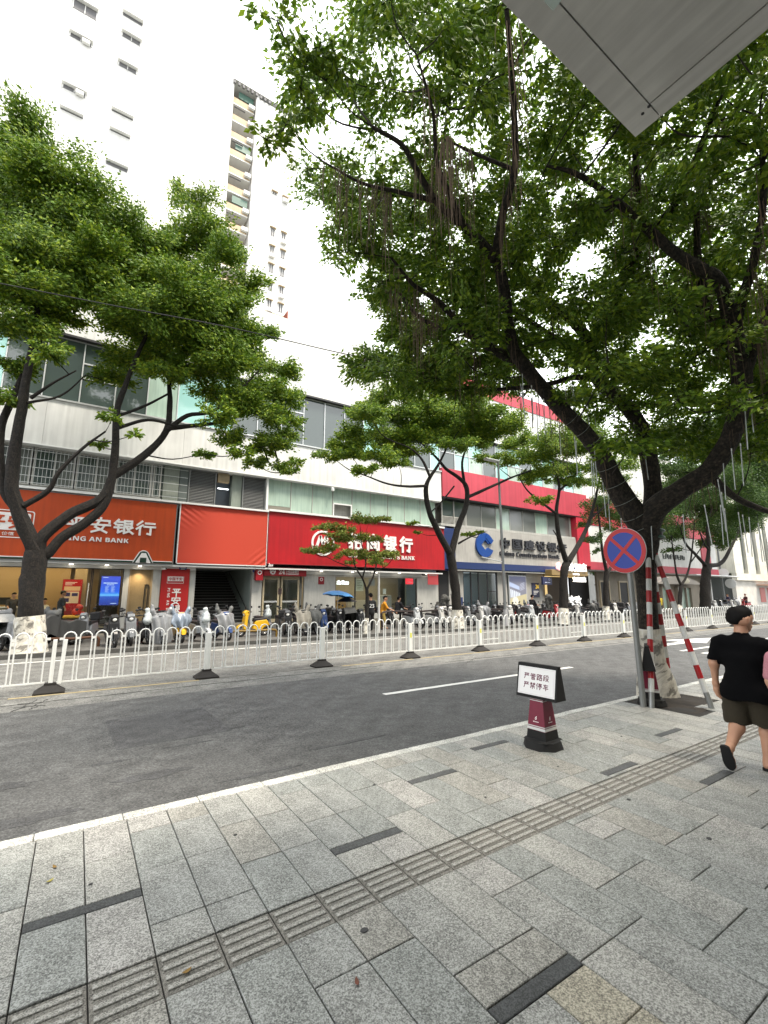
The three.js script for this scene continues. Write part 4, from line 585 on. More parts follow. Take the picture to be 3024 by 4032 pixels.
{
  const pic = canvasTex(256, 320, (c, w, h) => { c.fillStyle = '#26305e'; c.fillRect(0, 0, w, h); c.fillStyle = '#9fb4dd'; c.beginPath(); c.moveTo(0, 60); c.lineTo(150, 110); c.lineTo(150, 150); c.lineTo(0, 110); c.fill(); c.fillStyle = '#dfe8f2'; for (let i = 0; i < 6; i++) c.fillRect(8 + i * 26, 140 + i * 8, 18, 90 - i * 8); c.fillStyle = '#b9a968'; c.beginPath(); c.moveTo(0, 240); c.lineTo(w, 190); c.lineTo(w, h); c.lineTo(0, h); c.fill(); c.fillStyle = '#f2ead0'; c.beginPath(); c.arc(80, 270, 46, 0, 7); c.fill(); c.strokeStyle = '#c6cfe8'; c.lineWidth = 5; for (let i = 0; i < 5; i++) { c.beginPath(); c.moveTo(160, 90 + i * 16); c.lineTo(230, 66 + i * 16); c.stroke(); } });
  const t = thing('light_box', 'glowing street-scene advert box on the bank wall by the lamp post', 'light box', [30.5, 0.7, -25.95]); obj('case', rb(2.2, 2.56, 0.12, 0.02, 0, 1.28, 0), mat.alu, t); const q = new THREE.PlaneGeometry(2.04, 2.4); q.translate(0, 1.28, 0.064); obj('print', q, M(0.2, 0.2, 0.2, 0.4, { emissive: new THREE.Color(1, 1, 1), emissiveIntensity: 0.36, emissiveMap: pic }), t);
  const u = thing('notice_board', 'dark blue 24-hour notice board with a yellow numeral', 'notice', [32.82, 1.45, -25.97]); obj('plate', rb(0.95, 1.22, 0.05, 0.01, 0, 0.61, 0), M(0.012, 0.02, 0.06, 0.4), u); latin(u, '24', -0.02, 0.4, 0.72, 1.08, 0.026, M(0.8, 0.55, 0.05, 0.4), SANS, 0.012); obj('text_line', [b2(-0.3, 0.35, 0.48, 0.54, 0.026, 0.032), b2(-0.3, 0.25, 0.36, 0.42, 0.026, 0.032), b2(-0.3, 0.05, 0.24, 0.3, 0.026, 0.032)], mLetter, u);
  const v = thing('projecting_sign', 'dark blue square box sign projecting under the blue fascia band', 'sign', [33.5, 2.5, -25.3]); obj('box', rb(1.25, 0.68, 0.16, 0.02, 0, 0.34, 0), M(0.01, 0.018, 0.08, 0.35), v); obj('text_line', b2(-0.35, 0.35, 0.16, 0.24, 0.08, 0.086), M(0.5, 0.55, 0.75, 0.5), v); obj('emblem', tubeRing(0.25, 0.45, 0.11, 0.045, 0.01, 0.08), M(0.4, 0.45, 0.75, 0.4), v);
  for (const [x, y0, y1] of [[23.6, 2.5, 3.3], [23.6, 1.75, 2.35]]) { const w = thing('wall_notice', y0 > 2 ? 'upper pale notice on the column left of the glass doors' : 'lower pale notice on the column left of the glass doors', 'notice', [x, y0, -25.98]); obj('sheet', b2(-0.5, 0.5, 0, y1 - y0, 0, 0.02), M(0.5, 0.5, 0.46, 0.6), w); obj('print_line', [b2(-0.3, 0.3, 0.12, 0.18, 0.02, 0.024)], mat.darkWall, w); obj('emblem', tubeRing(0, (y1 - y0) * 0.65, 0.12, 0.05, 0.004, 0.02), mat.darkWall, w); }
  const bl = thing('base_board', 'dark blue board standing left of the bank doors', 'board', [23.8, 0.3, -25.9]); obj('plate', rb(0.9, 1.2, 0.05, 0.01, 0, 0.6, 0), mNavy, bl); obj('stand', b2(-0.3, 0.3, 0, 0.02, -0.1, 0.15), mat.darkMetal, bl);
}
{ // glowing hotel sign
  const glow = M(0.9, 0.9, 0.9, 0.5, { emissive: new THREE.Color(1, 0.98, 0.94), emissiveIntensity: 0.42 }), gold = M(0.4, 0.3, 0.1, 0.4, { emissive: new THREE.Color(1, 0.7, 0.3), emissiveIntensity: 0.25 });
  const t = thing('hotel_sign', 'glowing white hotel sign hung beneath the red pilaster', 'sign', [36.5, 2.7, -24.8]), X = (x) => x - 36.5, Y = (y) => y - 2.7;
  obj('canopy', rb(5.2, 0.5, 1.0, 0.04, X(36.2), Y(3.55), -0.5), M(0.28, 0.19, 0.07, 0.4), t); han(t, '宜致酒店', X(35.0), X(38.66), Y(3.72), Y(4.42), 0.02, glow, { stroke: 0.13, depth: 0.08, gap: 0.1 });
  obj('flower_logo', [0, 1, 2, 3, 4].map((i) => { const s = new THREE.SphereGeometry(0.2, 10, 8); s.scale(1, 0.8, 0.3); s.translate(X(34.5) + Math.cos(i * 1.257) * 0.22, Y(4.1) + Math.sin(i * 1.257) * 0.22, 0.05); return s; }), M(0.8, 0.3, 0.3, 0.5, { emissive: new THREE.Color(1, 0.5, 0.5), emissiveIntensity: 0.5 }), t);
  latin(t, 'HOTEL', X(36.5), X(37.5), Y(3.38), Y(3.54), 0.02, glow, SANS, 0.03); han(t, '宜致酒店', X(36.4), X(38.4), Y(2.78), Y(3.22), 0.02, glow, { stroke: 0.13, depth: 0.05 });
  obj('lamp_strip', rb(5.0, 0.05, 0.06, 0.02, X(35.2), Y(3.2), -0.1), gold, t); obj('hanger', [rod([-1.2, 0.9, -0.6], [-1.2, 2, -0.9], 0.03), rod([1.4, 0.9, -0.6], [1.4, 2, -0.9], 0.03)], mat.darkMetal, t);
  const L = new THREE.PointLight(0xffd9a0, 1.6, 12); L.position.set(36, 3.0, -25.2); L.castShadow = true; scene.add(L);
  const u = thing('hotel_sign', 'low glowing two-character sign beside the hotel entrance', 'sign', [36.4, 0.7, -24.7]); han(u, '宜致', -0.9, 0.9, 0.05, 0.85, 0, glow, { stroke: 0.13, depth: 0.08 }); obj('base', [b2(-1, 1, -0.7, 0, -0.15, 0.15)], mat.darkMetal, u);
  const w = thing('scroll_sign', 'narrow glowing yellow vertical sign by the hotel doorway', 'sign', [34.0, 1.6, -25.8]); obj('lamp_face', rb(0.3, 1.1, 0.06, 0.02, 0, 0.55, 0), gold, w); obj('case', rb(0.36, 1.16, 0.06, 0.02, 0, 0.55, -0.04), mat.darkMetal, w);
}
// ================================================================ WHITE BUILDING FURTHER ALONG
const farB = thing('corner_building', 'white corner building with pink foot band beyond the hotel sign', 'building');
const fpart = (n, g, m) => obj(n, metreUV(merge(Array.isArray(g) ? g : [g])), m, farB);
for (let x = 40.3; x < 67.5; x += 7) { const e = Math.min(x + 6.99, 68.3); fpart('fascia_panel', b2(x, e, 4.75, 8.3, -26.4, -25.5), mat.white); fpart('foot_band', b2(x, e, 4.0, 4.745, -26.4, -25.42), mat.pinkPanel); fpart('upper_pink_panel', b2(x, e, 8.32, 10.9, -26.4, -25.45), mat.pinkPanel); }
fpart('end_pilaster', b2(64, 66.4, 4.76, 8.3, -26.4, -25.4), mat.pinkPanel); fpart('canopy_edge', b2(60, 74, 3.85, 3.98, -26.4, -24.6), mat.offWhite); fpart('roof', b2(40.3, 68.3, 10.6, 10.9, -45, -26.41), mat.greyWall); fpart('end_wall', b2(68, 68.3, 0, 10.6, -45, -26.41), mat.white); fpart('soffit', b2(40.3, 68.3, 3.9, 3.99, -27, -25.5), mat.paleWall);
fpart('upper_storey', b2(40.3, 60, 10.92, 18, -30, -26), mat.white);
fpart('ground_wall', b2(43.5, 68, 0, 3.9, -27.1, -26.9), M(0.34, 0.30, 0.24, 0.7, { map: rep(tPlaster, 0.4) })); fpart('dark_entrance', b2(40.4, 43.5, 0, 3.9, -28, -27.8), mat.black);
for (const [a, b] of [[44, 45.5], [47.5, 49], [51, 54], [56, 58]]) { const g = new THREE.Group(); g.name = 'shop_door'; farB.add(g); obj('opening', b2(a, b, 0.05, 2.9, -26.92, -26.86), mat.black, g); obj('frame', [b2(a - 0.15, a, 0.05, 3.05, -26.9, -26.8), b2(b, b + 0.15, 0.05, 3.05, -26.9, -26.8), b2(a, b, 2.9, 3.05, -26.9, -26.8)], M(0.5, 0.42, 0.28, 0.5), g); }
{ const t = thing('building_lettering', 'dark weathered raised lettering on the white fascia behind the striped poles', 'sign', [57, 5.6, -25.5]); for (let i = 0; i < 9; i++) { const x = -2.6 + i * 0.58; obj('letter', [b2(x, x + 0.09, 0, 0.55, 0, 0.08), b2(x + 0.1, x + 0.42, i % 2 ? 0.46 : 0.02, i % 2 ? 0.55 : 0.11, 0, 0.08), ...(i % 3 ? [b2(x + 0.34, x + 0.43, 0.12, 0.45, 0, 0.075)] : [b2(x + 0.1, x + 0.38, 0.24, 0.32, 0, 0.078)])], mat.darkWall, t); } }
// pale stone building at the far right
{
  const t = thing('stone_building', 'pale stone office building with tall narrow windows at the far street corner', 'building', [78, 0, -27]); const m = M(0.76, 0.74, 0.66, 0.7, { map: rep(tPlaster, 0.3) }), jt = M(0.45, 0.42, 0.34, 0.8);
  obj('core', b2(0.6, 28, 0, 19.8, -16, -0.6), mat.darkWall, t); for (let k = 0; k < 6; k++) { const x = k * 4.6; for (let y = 4.6; y < 20; y += 1.3) obj('stone_course', metreUV(b2(x, x + 2.9, y, y + 1.285, -0.5, 0.05)), m, t); obj('window_strip', b2(x + 2.95, x + 4.55, 5.2, 19.5, -0.4, -0.3), mat.tintGlass, t); obj('mullion', [b2(x + 3.7, x + 3.8, 5.2, 19.5, -0.3, -0.2)], mat.greyMetal, t); }
  obj('left_return', metreUV(b2(0.0, 0.5, 4.6, 20, -16, -0.5)), m, t); obj('foot_band', metreUV(b2(0, 28, 3.6, 4.58, -0.5, 0.12)), m, t); obj('ground_floor', metreUV(b2(0.4, 28, 0, 3.6, -0.8, -0.3)), M(0.66, 0.64, 0.6, 0.6, { map: rep(tPlaster, 0.4) }), t); obj('parapet', b2(-0.1, 28, 20, 20.6, -16, 0.2), m, t); obj('awning', b2(8, 15, 2.9, 3.1, -0.3, 1.2), M(0.6, 0.4, 0.3, 0.6), t); for (const x of [9, 12]) obj('shop_window', b2(x, x + 2, 0.4, 2.6, -0.29, -0.25), M(0.5, 0.12, 0.1, 0.5), t);
}
// ================================================================ TOWER BLOCK
{
  const K = 1.42, TZ = -56.8, tx = (x) => x * K, ty = (y) => 1.85 + (y - 1.85) * K;
  const mTower = M(0.8, 0.8, 0.79, 0.7, { map: rep(tPlaster, 0.08) }), mSoil = M(0.60, 0.47, 0.32, 0.8, { map: rep(tPlaster, 0.3) }), mGreenG = M(0.05, 0.12, 0.09, 0.5), mShade = M(0.12, 0.12, 0.125, 0.7);
  const t = thing('tower_block', 'very tall white apartment tower rising behind the podium on the left', 'building');
  obj('front_wall', metreUV(b2(tx(-26), tx(8.3), 0, 100, TZ - 12, TZ)), mTower, t);
  const slot = (x0, x1, y0, h, kind) => { const g = new THREE.Group(); g.name = 'window'; t.add(g); const X0 = tx(x0), X1 = tx(x1), Y1 = ty(y0), Y0 = Y1 - h * K; obj('recess', b2(X0, X1, Y0, Y1, TZ, TZ + 0.04), mShade, g); obj('hood', b2(X0 - 0.1, X1 + 0.1, Y1, Y1 + 0.08, TZ, TZ + 0.5), mTower, g); if (kind) obj('mullion', [b2(X0, X0 + 0.08, Y0, Y1, TZ + 0.04, TZ + 0.08), b2((X0 + X1) / 2 - 0.04, (X0 + X1) / 2 + 0.04, Y0, Y1, TZ + 0.04, TZ + 0.08), b2(X1 - 0.08, X1, Y0, Y1, TZ + 0.04, TZ + 0.08)], mTower, g); if (kind === 2) obj('air_unit', rb(0.8, 0.5, 0.4, 0.05, X1 - 0.6, Y0 + 0.1, TZ + 0.25), mTower, g); };
  slot(-5.02, -3.45, 48.0, 0.34, 2); slot(-1.58, -0.04, 53.1, 0.28, 0); slot(-1.48, 0, 51, 0.42, 1); slot(-1.47, -0.05, 47.8, 0.4, 1); slot(-5, -3.4, 42.8, 0.34, 2); slot(-4.9, -3.42, 40.5, 0.1, 0); slot(-1.51, 0.05, 42.7, 0.14, 0); slot(-1.46, -0.02, 40.7, 0.1, 0); slot(-1.46, 0.08, 37.55, 0.3, 0); slot(-5.11, -3.38, 51.5, 0.9, 1);
  // recessed balcony bay
  obj('bay_wall', metreUV(b2(tx(8.3), tx(10.6), 0, ty(53), TZ - 12, TZ - 2.4)), mSoil, t); obj('bay_side', metreUV(b2(tx(10.6), tx(10.9), 0, ty(53), TZ - 2.4, TZ + 0.02)), mTower, t);
  for (let f = 0; f < 11; f++) { const y = ty(30.2 + f * 2.05); const g = new THREE.Group(); g.name = 'balcony'; t.add(g); obj('slab', b2(tx(8.3), tx(10.5), y, y + 0.16, TZ - 2.38, TZ - 0.5), mTower, g); obj('parapet', metreUV(b2(tx(8.36), tx(10.45), y + 0.16, y + 1.15, TZ - 0.62, TZ - 0.5)), mSoil, g); obj('opening', b2(tx(8.5), tx(10.4), y + 1.2, y + 2.5, TZ - 2.37, TZ - 2.3), mShade, g); obj('window_frame', [b2(tx(9.1), tx(9.2), y + 1.2, y + 2.5, TZ - 2.3, TZ - 2.24), b2(tx(9.8), tx(9.9), y + 1.2, y + 2.5, TZ - 2.3, TZ - 2.24)], mTower, g); if (f % 3 === 1) obj('awning', b2(tx(8.9), tx(10.4), y + 1.5, y + 2.6, TZ - 0.66, TZ - 0.56), mGreenG, g); obj('air_unit', rb(0.85, 0.6, 0.4, 0.05, tx(10.2), y + 0.7, TZ - 0.25), mTower, g); if (f % 2) obj('laundry_rail', b2(tx(8.5), tx(9.6), y + 2.3, y + 2.36, TZ - 0.5, TZ - 0.3), mShade, g); }
  obj('side_wing', metreUV(b2(tx(10.9), tx(15.4), 0, ty(52.6), TZ - 12, TZ)), mTower, t); obj('wing_parapet', [b2(tx(8.2), tx(15.6), ty(53), ty(53.4), TZ - 12, TZ + 0.3)], mTower, t); obj('parapet_tooth', [0, 1, 2, 3, 4, 5, 6, 7, 8].map((i) => b2(tx(8.2 + i * 0.45), tx(8.42 + i * 0.45), ty(52.6), ty(53), TZ, TZ + 0.25)), mShade, t);
  for (let f = 0; f < 7; f++) for (const x of [12.72, 13.87]) { const y = ty(38.17 - 2.05 * f + (f > 3 ? 0.15 : 0)); if (f === 5) continue; const g = new THREE.Group(); g.name = 'window'; t.add(g); const ff = f > 4 ? f - 0 : f; if (ff > 4 && ff !== 6) continue; const Y = ff === 6 ? ty(42.4) : y, H = ff === 6 ? 0.3 : 1.2; obj('pane', b2(tx(x), tx(x + 0.47), Y - H, Y, TZ, TZ + 0.03), mShade, g); obj('frame', [b2(tx(x), tx(x) + 0.07, Y - H, Y, TZ + 0.03, TZ + 0.07), b2(tx(x) + 0.32, tx(x) + 0.38, Y - H, Y, TZ + 0.03, TZ + 0.07), b2(tx(x + 0.47) - 0.05, tx(x + 0.47), Y - H, Y, TZ + 0.03, TZ + 0.07)], mTower, g); obj('hood', b2(tx(x) - 0.15, tx(x + 0.5) + 0.1, Y + 0.03, Y + 0.1, TZ, TZ + 0.35), mSoil, g); if ((f + (x > 13 ? 1 : 0)) % 3 === 1) obj('air_unit', rb(0.8, 0.55, 0.4, 0.05, tx(x) + 0.35, Y - H - 0.4, TZ + 0.25), mTower, g); }
  obj('stained_panel', metreUV(b2(tx(12.6), tx(14.6), ty(28.1), ty(28.95), TZ, TZ + 0.03)), mSoil, t);
  const u = thing('roof_shelter', 'dark lean-to roof shelter with a rust-red side wall on the podium roof', 'shelter', [tx(12.7), ty(26.3), TZ + 1.5]); const rg = b2(-2.2, 2.0, -0.03, 0.03, -1.3, 1.3); rg.rotateX(0.45); rg.translate(0, 1.7, 0); obj('roof_sheet', rg, M(0.06, 0.06, 0.06, 0.6), u); obj('side_wall', b2(2.02, 2.15, -1.5, 2.9, -1.3, 1.2), M(0.25, 0.06, 0.03, 0.8), u); for (const x of [-2.1, 1.9]) obj('post', rod([x, -1.5, 1], [x, 1.3, 1], 0.05), mat.darkMetal, u); obj('parapet', b2(-3.5, 2.8, -1.6, -0.6, 1.25, 1.4), mTower, u); obj('floor_slab', b2(-3.5, 2.8, -24, -1.6, -1.3, 1.24), mTower, u);
}

// ================================================================ TREES
const TREES = {
 street_tree_big: {
  limbs: [
   [[-1.1,-0.03,-18.6,0.36], [-1.12,0.41,-18.6,0.352], [-1.19,1.2,-18.6,0.345], [-1.25,2.44,-18.6,0.338], [-1.23,3.19,-18.6,0.33]],
   [[-1.22,3.11,-18.6,0.26], [-1.4,3.44,-18.56,0.238], [-1.86,4.49,-18.51,0.216], [-2.08,5.14,-18.47,0.193], [-2.14,6.42,-18.42,0.171], [-2.11,7.75,-18.38,0.149], [-2.11,8.77,-18.33,0.127], [-2.05,10.17,-18.29,0.104], [-2.08,11.37,-18.24,0.082], [-2.5,13.03,-18.2,0.06]],
   [[-1.83,4.41,-18.5,0.17], [-2.3,5.15,-18.68,0.148], [-2.63,7.06,-18.87,0.127], [-2.48,8.24,-19.05,0.105], [-2.26,9.48,-19.23,0.083], [-1.77,11.7,-19.42,0.062], [-1.37,13.29,-19.6,0.04]],
   [[-1.2,3.19,-18.6,0.21], [-1.17,3.55,-18.54,0.193], [-0.5,4.41,-18.48,0.176], [0.38,5.09,-18.42,0.159], [0.61,5.77,-18.36,0.142], [0.63,6.89,-18.3,0.125], [0.56,8.31,-18.24,0.108], [0.72,9.24,-18.18,0.091], [0.99,10.47,-18.12,0.074], [1.39,12.09,-18.06,0.057], [1.56,13.9,-18,0.04]],
   [[-1.15,3.04,-18.6,0.17], [-0.99,3.04,-18.56,0.166], [-0.63,3.63,-18.52,0.162], [0,4.2,-18.48,0.158], [0.48,4.89,-18.44,0.154], [0.61,5.78,-18.4,0.15]],
   [[0.64,5.91,-18.4,0.15], [1.58,6.87,-18.47,0.133], [2.23,7.94,-18.54,0.116], [2.29,9.24,-18.61,0.099], [2.24,10.03,-18.69,0.081], [2.71,11.5,-18.76,0.064], [3.15,13.14,-18.83,0.047], [3.22,15.17,-18.9,0.03]],
   [[2.22,7.92,-18.5,0.1], [2.92,8.66,-18.32,0.083], [3.73,8.93,-18.15,0.065], [4.63,9.88,-17.98,0.048], [5.48,11.06,-17.8,0.03]],
   [[2.28,8.06,-18.5,0.1], [3.28,8.42,-18.6,0.083], [4.42,8.85,-18.7,0.065], [5.48,9.55,-18.8,0.048], [6.55,9.61,-18.9,0.03]],
   [[-1.71,4.6,-18.4,0.1], [-1.11,5.15,-18.2,0.083], [-0.9,5.72,-18,0.065], [-0.29,6.65,-17.8,0.048], [0.27,7.26,-17.6,0.03]],
   [[0.62,7.66,-18.3,0.07], [1.56,8.13,-18.15,0.055], [2.49,8.05,-18,0.04]],
   [[0.54,8.08,-18.3,0.06], [1.39,8.72,-18.45,0.05], [2.23,9.51,-18.6,0.04]],
   [[-1.9,8.15,-18.2,0.06], [-1.4,8.65,-17.9,0.04], [-0.75,9.2,-17.6,0.02]],
   [[-1.98,7.97,-18.2,0.05], [-1.15,8.55,-18.55,0.035], [-0.51,9.65,-18.9,0.02]]],
  clumps: [[-2.71,18.07,-19.38,1.58], [-3.34,16.93,-20.14,1.68], [-1.62,15.95,-17.94,1.6], [-3.66,15.83,-20.48,1.75], [-2.93,13.36,-18.44,1.75], [-1.65,13.31,-19.19,1.61], [-1.03,16.13,-20.54,1.65], [-2.48,14.95,-18.57,1.83], [-0.17,17.62,-20.64,1.19], [0.86,15.84,-18.89,1.32], [1.91,16.32,-20.49,1.41], [2.81,20.08,-20.4,0.99], [2.8,17.25,-18.93,1.23], [3.39,14.96,-17.16,0.96], [0.91,14.84,-20.26,1.78], [-0.01,15.24,-19.82,1.67], [-0.3,12.4,-18.04,0.96], [2.42,12.44,-16.63,1.31], [3.32,14.37,-18.26,1.12], [3.73,16.86,-19.05,0.98], [3.88,12.83,-16.5,0.93], [5.33,14.62,-20.6,1.14], [3.22,11.6,-17.02,1.39], [2.41,12.61,-19.53,1.48], [1.26,12.55,-20.17,1.28], [1.22,11.12,-20.28,1.12], [0.44,9.95,-19.44,0.72], [3.85,10.54,-17.21,1.14], [6.14,12.67,-20,1.18], [6.49,10.23,-18.24,0.97], [5.24,9.22,-17.99,0.89], [4.67,8.25,-19.16,0.75], [6.43,8.15,-18.39,0.7], [8.12,7.64,-20.52,0.46], [6.33,7.83,-20.54,0.54], [4.13,10.48,-19.89,1.06], [1.99,10.07,-17.81,0.87], [-1.47,11.54,-18.92,0.85], [-2.52,12.35,-19.42,1.33], [-2.78,10.53,-18.22,1.22], [-1.08,13.3,-18.81,1.23], [-2.8,9.6,-19.48,0.76], [-2.61,11.38,-17.3,1.2], [-2.08,12.89,-17.72,1.68], [6.96,12.31,-19.73,0.84], [6.97,9.28,-18.27,0.63], [3.07,10.67,-18.49,1.04], [-1.55,9.32,-16.95,0.56], [0.39,7.73,-17.59,0.3], [0.15,7.31,-19.53,0.28], [1.06,6.95,-16.49,0.21], [-3.16,17.78,-20.28,1.3], [-2.01,15.5,-18.96,1.64], [-0.66,13.17,-17.47,1.25], [1.83,14.25,-20.13,1.42], [5.03,15.3,-18.65,0.94], [6.26,14.47,-20.63,0.85], [3.53,7.1,-17.86,0.38], [4.81,7.21,-17.44,0.42], [-2.45,8.05,-18.28,0.49], [1.38,13.35,-16.95,0.82], [2.08,16.8,-19.42,0.74], [0.19,12.41,-17.74,1.03], [0.51,11.66,-18.18,0.83], [4.79,11.9,-18.25,1.07], [5.83,10.71,-18.79,0.99], [3.78,8.4,-17.1,0.67], [2.33,11.48,-16.64,1.08], [1.71,11.16,-18.71,1.05], [4.28,12.4,-17.88,1.06], [3.59,14.92,-20.53,1.38], [5.94,9.08,-17.71,0.72], [4.81,9.92,-17.95,0.89], [1.92,12.32,-16.43,1.1], [0.88,11.62,-17.18,1.19], [7.26,9.07,-19.55,0.66], [6.27,8.1,-19.1,0.59], [3.45,10.91,-17.86,1.02], [8.46,8.21,-20.7,0.42], [6.82,7.26,-18.77,0.41]]},
 street_tree_flat: {
  limbs: [
   [[16.79,0.01,-18.4,0.27], [16.8,1.1,-18.4,0.253], [16.61,2.97,-18.4,0.237], [16.44,3.92,-18.4,0.22]],
   [[16.44,3.85,-18.4,0.19], [15.55,5.01,-18.32,0.167], [14.87,6.07,-18.23,0.143], [14.65,7.31,-18.15,0.12], [14.86,7.82,-18.07,0.097], [15.36,8.54,-17.98,0.073], [15.88,9.49,-17.9,0.05]],
   [[16.51,3.93,-18.4,0.19], [17.11,5.43,-18.46,0.17], [17.81,6.71,-18.51,0.15], [17.91,7.82,-18.57,0.13], [17.47,8.24,-18.63,0.11], [16.54,8.66,-18.69,0.09], [16.02,9.13,-18.74,0.07], [14.95,9.87,-18.8,0.05]],
   [[14.61,7.32,-18.1,0.08], [13.2,7.08,-17.93,0.063], [11.96,7.02,-17.77,0.047], [10.65,7.19,-17.6,0.03]],
   [[14.81,7.8,-18,0.08], [14.45,8.73,-18.2,0.063], [13.91,9.28,-18.4,0.047], [12.86,9.57,-18.6,0.03]],
   [[17.96,7.19,-18.5,0.1], [19.72,8,-18.33,0.08], [21.43,8.78,-18.17,0.06], [23.01,9.4,-18,0.04]],
   [[17.84,7.81,-18.6,0.09], [17.88,9.29,-18.8,0.07], [18.54,10.43,-19,0.05], [19.46,11.67,-19.2,0.03]],
   [[17.02,4.47,-18.4,0.06], [17.64,4.84,-18.1,0.04], [18.58,5.17,-17.8,0.02]],
   [[16.93,7.68,-18.5,0.05], [15.85,6.63,-18.4,0.04], [15.01,5.95,-18.3,0.03]]],
  clumps: [[9.8,8.5,-19.56,0.72], [10.68,9.19,-19.76,0.85], [11.2,9.98,-19.98,1.09], [10.67,9.98,-17.28,1.13], [13.68,11.59,-19.71,1.62], [14.95,12,-19.26,1.66], [16.55,12.46,-18.71,1.7], [16.57,11.29,-16.89,1.6], [14.43,10.31,-19.89,1.4], [15.96,10.47,-18.49,1.39], [18.43,10.56,-18.11,1.37], [18.63,11.05,-16.84,1.5], [11.07,8.08,-17.09,0.81], [10.22,7.25,-16.92,0.55], [14.82,9.51,-19.14,1.02], [10.95,10.74,-18.62,0.78], [12.78,12,-18.84,1.12], [16.11,9.5,-16.84,0.99], [17.28,11.47,-16.56,1.44], [15.39,11.25,-19.63,1.49], [12.79,10.16,-19.53,1.22], [17.96,11.54,-19.32,1.45], [20.81,10.15,-19.31,0.86], [10.31,8.28,-18.36,0.64], [12.73,8.23,-17.96,0.62], [18.51,5.15,-19.2,0.3], [20.45,5.53,-20.18,0.29], [14.05,5.38,-18.61,0.24], [14.64,4.96,-18.8,0.22]]},
 street_tree_forked: {
  limbs: [
   [[24.77,-0.03,-17.7,0.26], [24.89,1.07,-17.7,0.247], [25.28,3.33,-17.7,0.233], [25.61,3.72,-17.7,0.22]],
   [[25.55,3.66,-17.7,0.18], [24.79,5.21,-17.6,0.147], [24.54,6.82,-17.5,0.115], [24.87,8.54,-17.4,0.082], [24.26,9.91,-17.3,0.05]],
   [[25.71,3.78,-17.7,0.18], [27.42,5.31,-17.8,0.147], [28.77,6.84,-17.9,0.115], [30.05,8.97,-18,0.082], [31.06,10.84,-18.1,0.05]],
   [[24.53,6.7,-17.5,0.09], [23.37,7.34,-17.67,0.07], [22.33,7.97,-17.83,0.05], [21.75,8.8,-18,0.03]],
   [[24.83,8.2,-17.4,0.08], [26.21,9.26,-17.2,0.055], [26.82,10.56,-17,0.03]],
   [[24.78,5.13,-17.6,0.06], [23.96,5.62,-17.4,0.03]],
   [[28.77,6.84,-17.9,0.08], [30.47,7.95,-17.65,0.055], [31.37,9.02,-17.4,0.03]]],
  clumps: [[22.48,10.11,-17.46,1.39], [22.89,10.68,-16.07,1.64], [27.21,11.43,-17.01,1.88], [23.98,9.34,-17.64,1.17], [30.23,10.52,-17.28,1.69], [25.58,9.76,-17.07,1.21], [23.97,11.63,-19.31,1.3], [27.64,11.78,-16.26,1.65], [25.89,8.81,-16.69,0.92], [21.44,7.05,-16.35,0.62], [30.03,9.03,-16.63,1.18], [26.23,9.14,-18.09,0.88], [21.47,9.65,-18.06,0.91], [24.25,9.24,-19.13,0.85]]},
 street_tree_slim: {
  limbs: [
   [[30.82,0.01,-18.6,0.2], [30.96,0.96,-18.6,0.19], [31.18,2.43,-18.6,0.18], [31.43,3.32,-18.6,0.17]],
   [[31.42,3.28,-18.6,0.13], [31.1,4.63,-18.6,0.103], [31.02,6.46,-18.6,0.077], [30.91,8.15,-18.6,0.05]],
   [[31.41,3.22,-18.6,0.12], [32.69,3.93,-18.8,0.093], [34.47,4.99,-19,0.067], [35.47,6.88,-19.2,0.04]]],
  clumps: [[29.46,5.51,-18.17,0.77], [33.77,7.94,-20,1.43], [32.08,7.06,-19.98,0.76], [35.87,7.7,-19.53,1.4], [34.69,9.1,-19.68,1.46], [31.27,4.84,-19.11,0.44], [32.66,8.57,-20.03,0.93], [37.54,6.38,-20.2,0.77], [33.76,6.8,-19.72,0.95]]},
 street_tree_young: {
  limbs: [
   [[41.3,0.05,-18.6,0.17], [41.63,0.79,-18.6,0.163], [42.07,1.96,-18.6,0.157], [42.36,2.54,-18.6,0.15]],
   [[42.26,2.46,-18.6,0.11], [41.74,3.34,-18.6,0.087], [41.62,4.88,-18.6,0.063], [41.5,6.49,-18.6,0.04]],
   [[42.35,2.5,-18.6,0.11], [43.33,3.14,-18.6,0.092], [44.41,4.4,-18.6,0.075], [45.42,6.33,-18.6,0.057], [46.13,8.06,-18.6,0.04]],
   [[44.41,4.4,-18.6,0.06], [46.39,5.55,-18.6,0.045], [48.09,6.71,-18.6,0.03]]],
  clumps: [[43.44,6.53,-19.88,1.44], [44.27,7.13,-19.04,1.45], [49.83,8.33,-20.12,1.73], [37.66,7.57,-17.4,1.42], [42.89,8.96,-18.23,1.7], [51.32,10.04,-19.72,1.67], [42.99,5.44,-19.39,0.66], [40.65,6.87,-19.09,0.99]]},
 street_tree_spreading: {
  limbs: [
   [[46.68,0.03,-18.8,0.42], [47.19,2.22,-18.8,0.4], [47.71,3.47,-18.8,0.38], [48.24,4.38,-18.8,0.36]],
   [[48.19,4.16,-18.8,0.16], [45.42,5.3,-18.6,0.123], [43.42,6.11,-18.4,0.087], [42.42,7.3,-18.2,0.05]],
   [[48.41,4.3,-18.8,0.22], [51.84,4.68,-19,0.18], [55.34,6.51,-19.2,0.14], [58.73,8.71,-19.4,0.1], [61.61,11.06,-19.6,0.06]],
   [[48.13,4.29,-18.8,0.2], [48.95,5.87,-18.8,0.153], [49.21,7.9,-18.8,0.107], [51.1,10.34,-18.8,0.06]],
   [[49.09,5.7,-18.8,0.1], [48.04,6.42,-18.8,0.075], [47.53,7.34,-18.8,0.05]]],
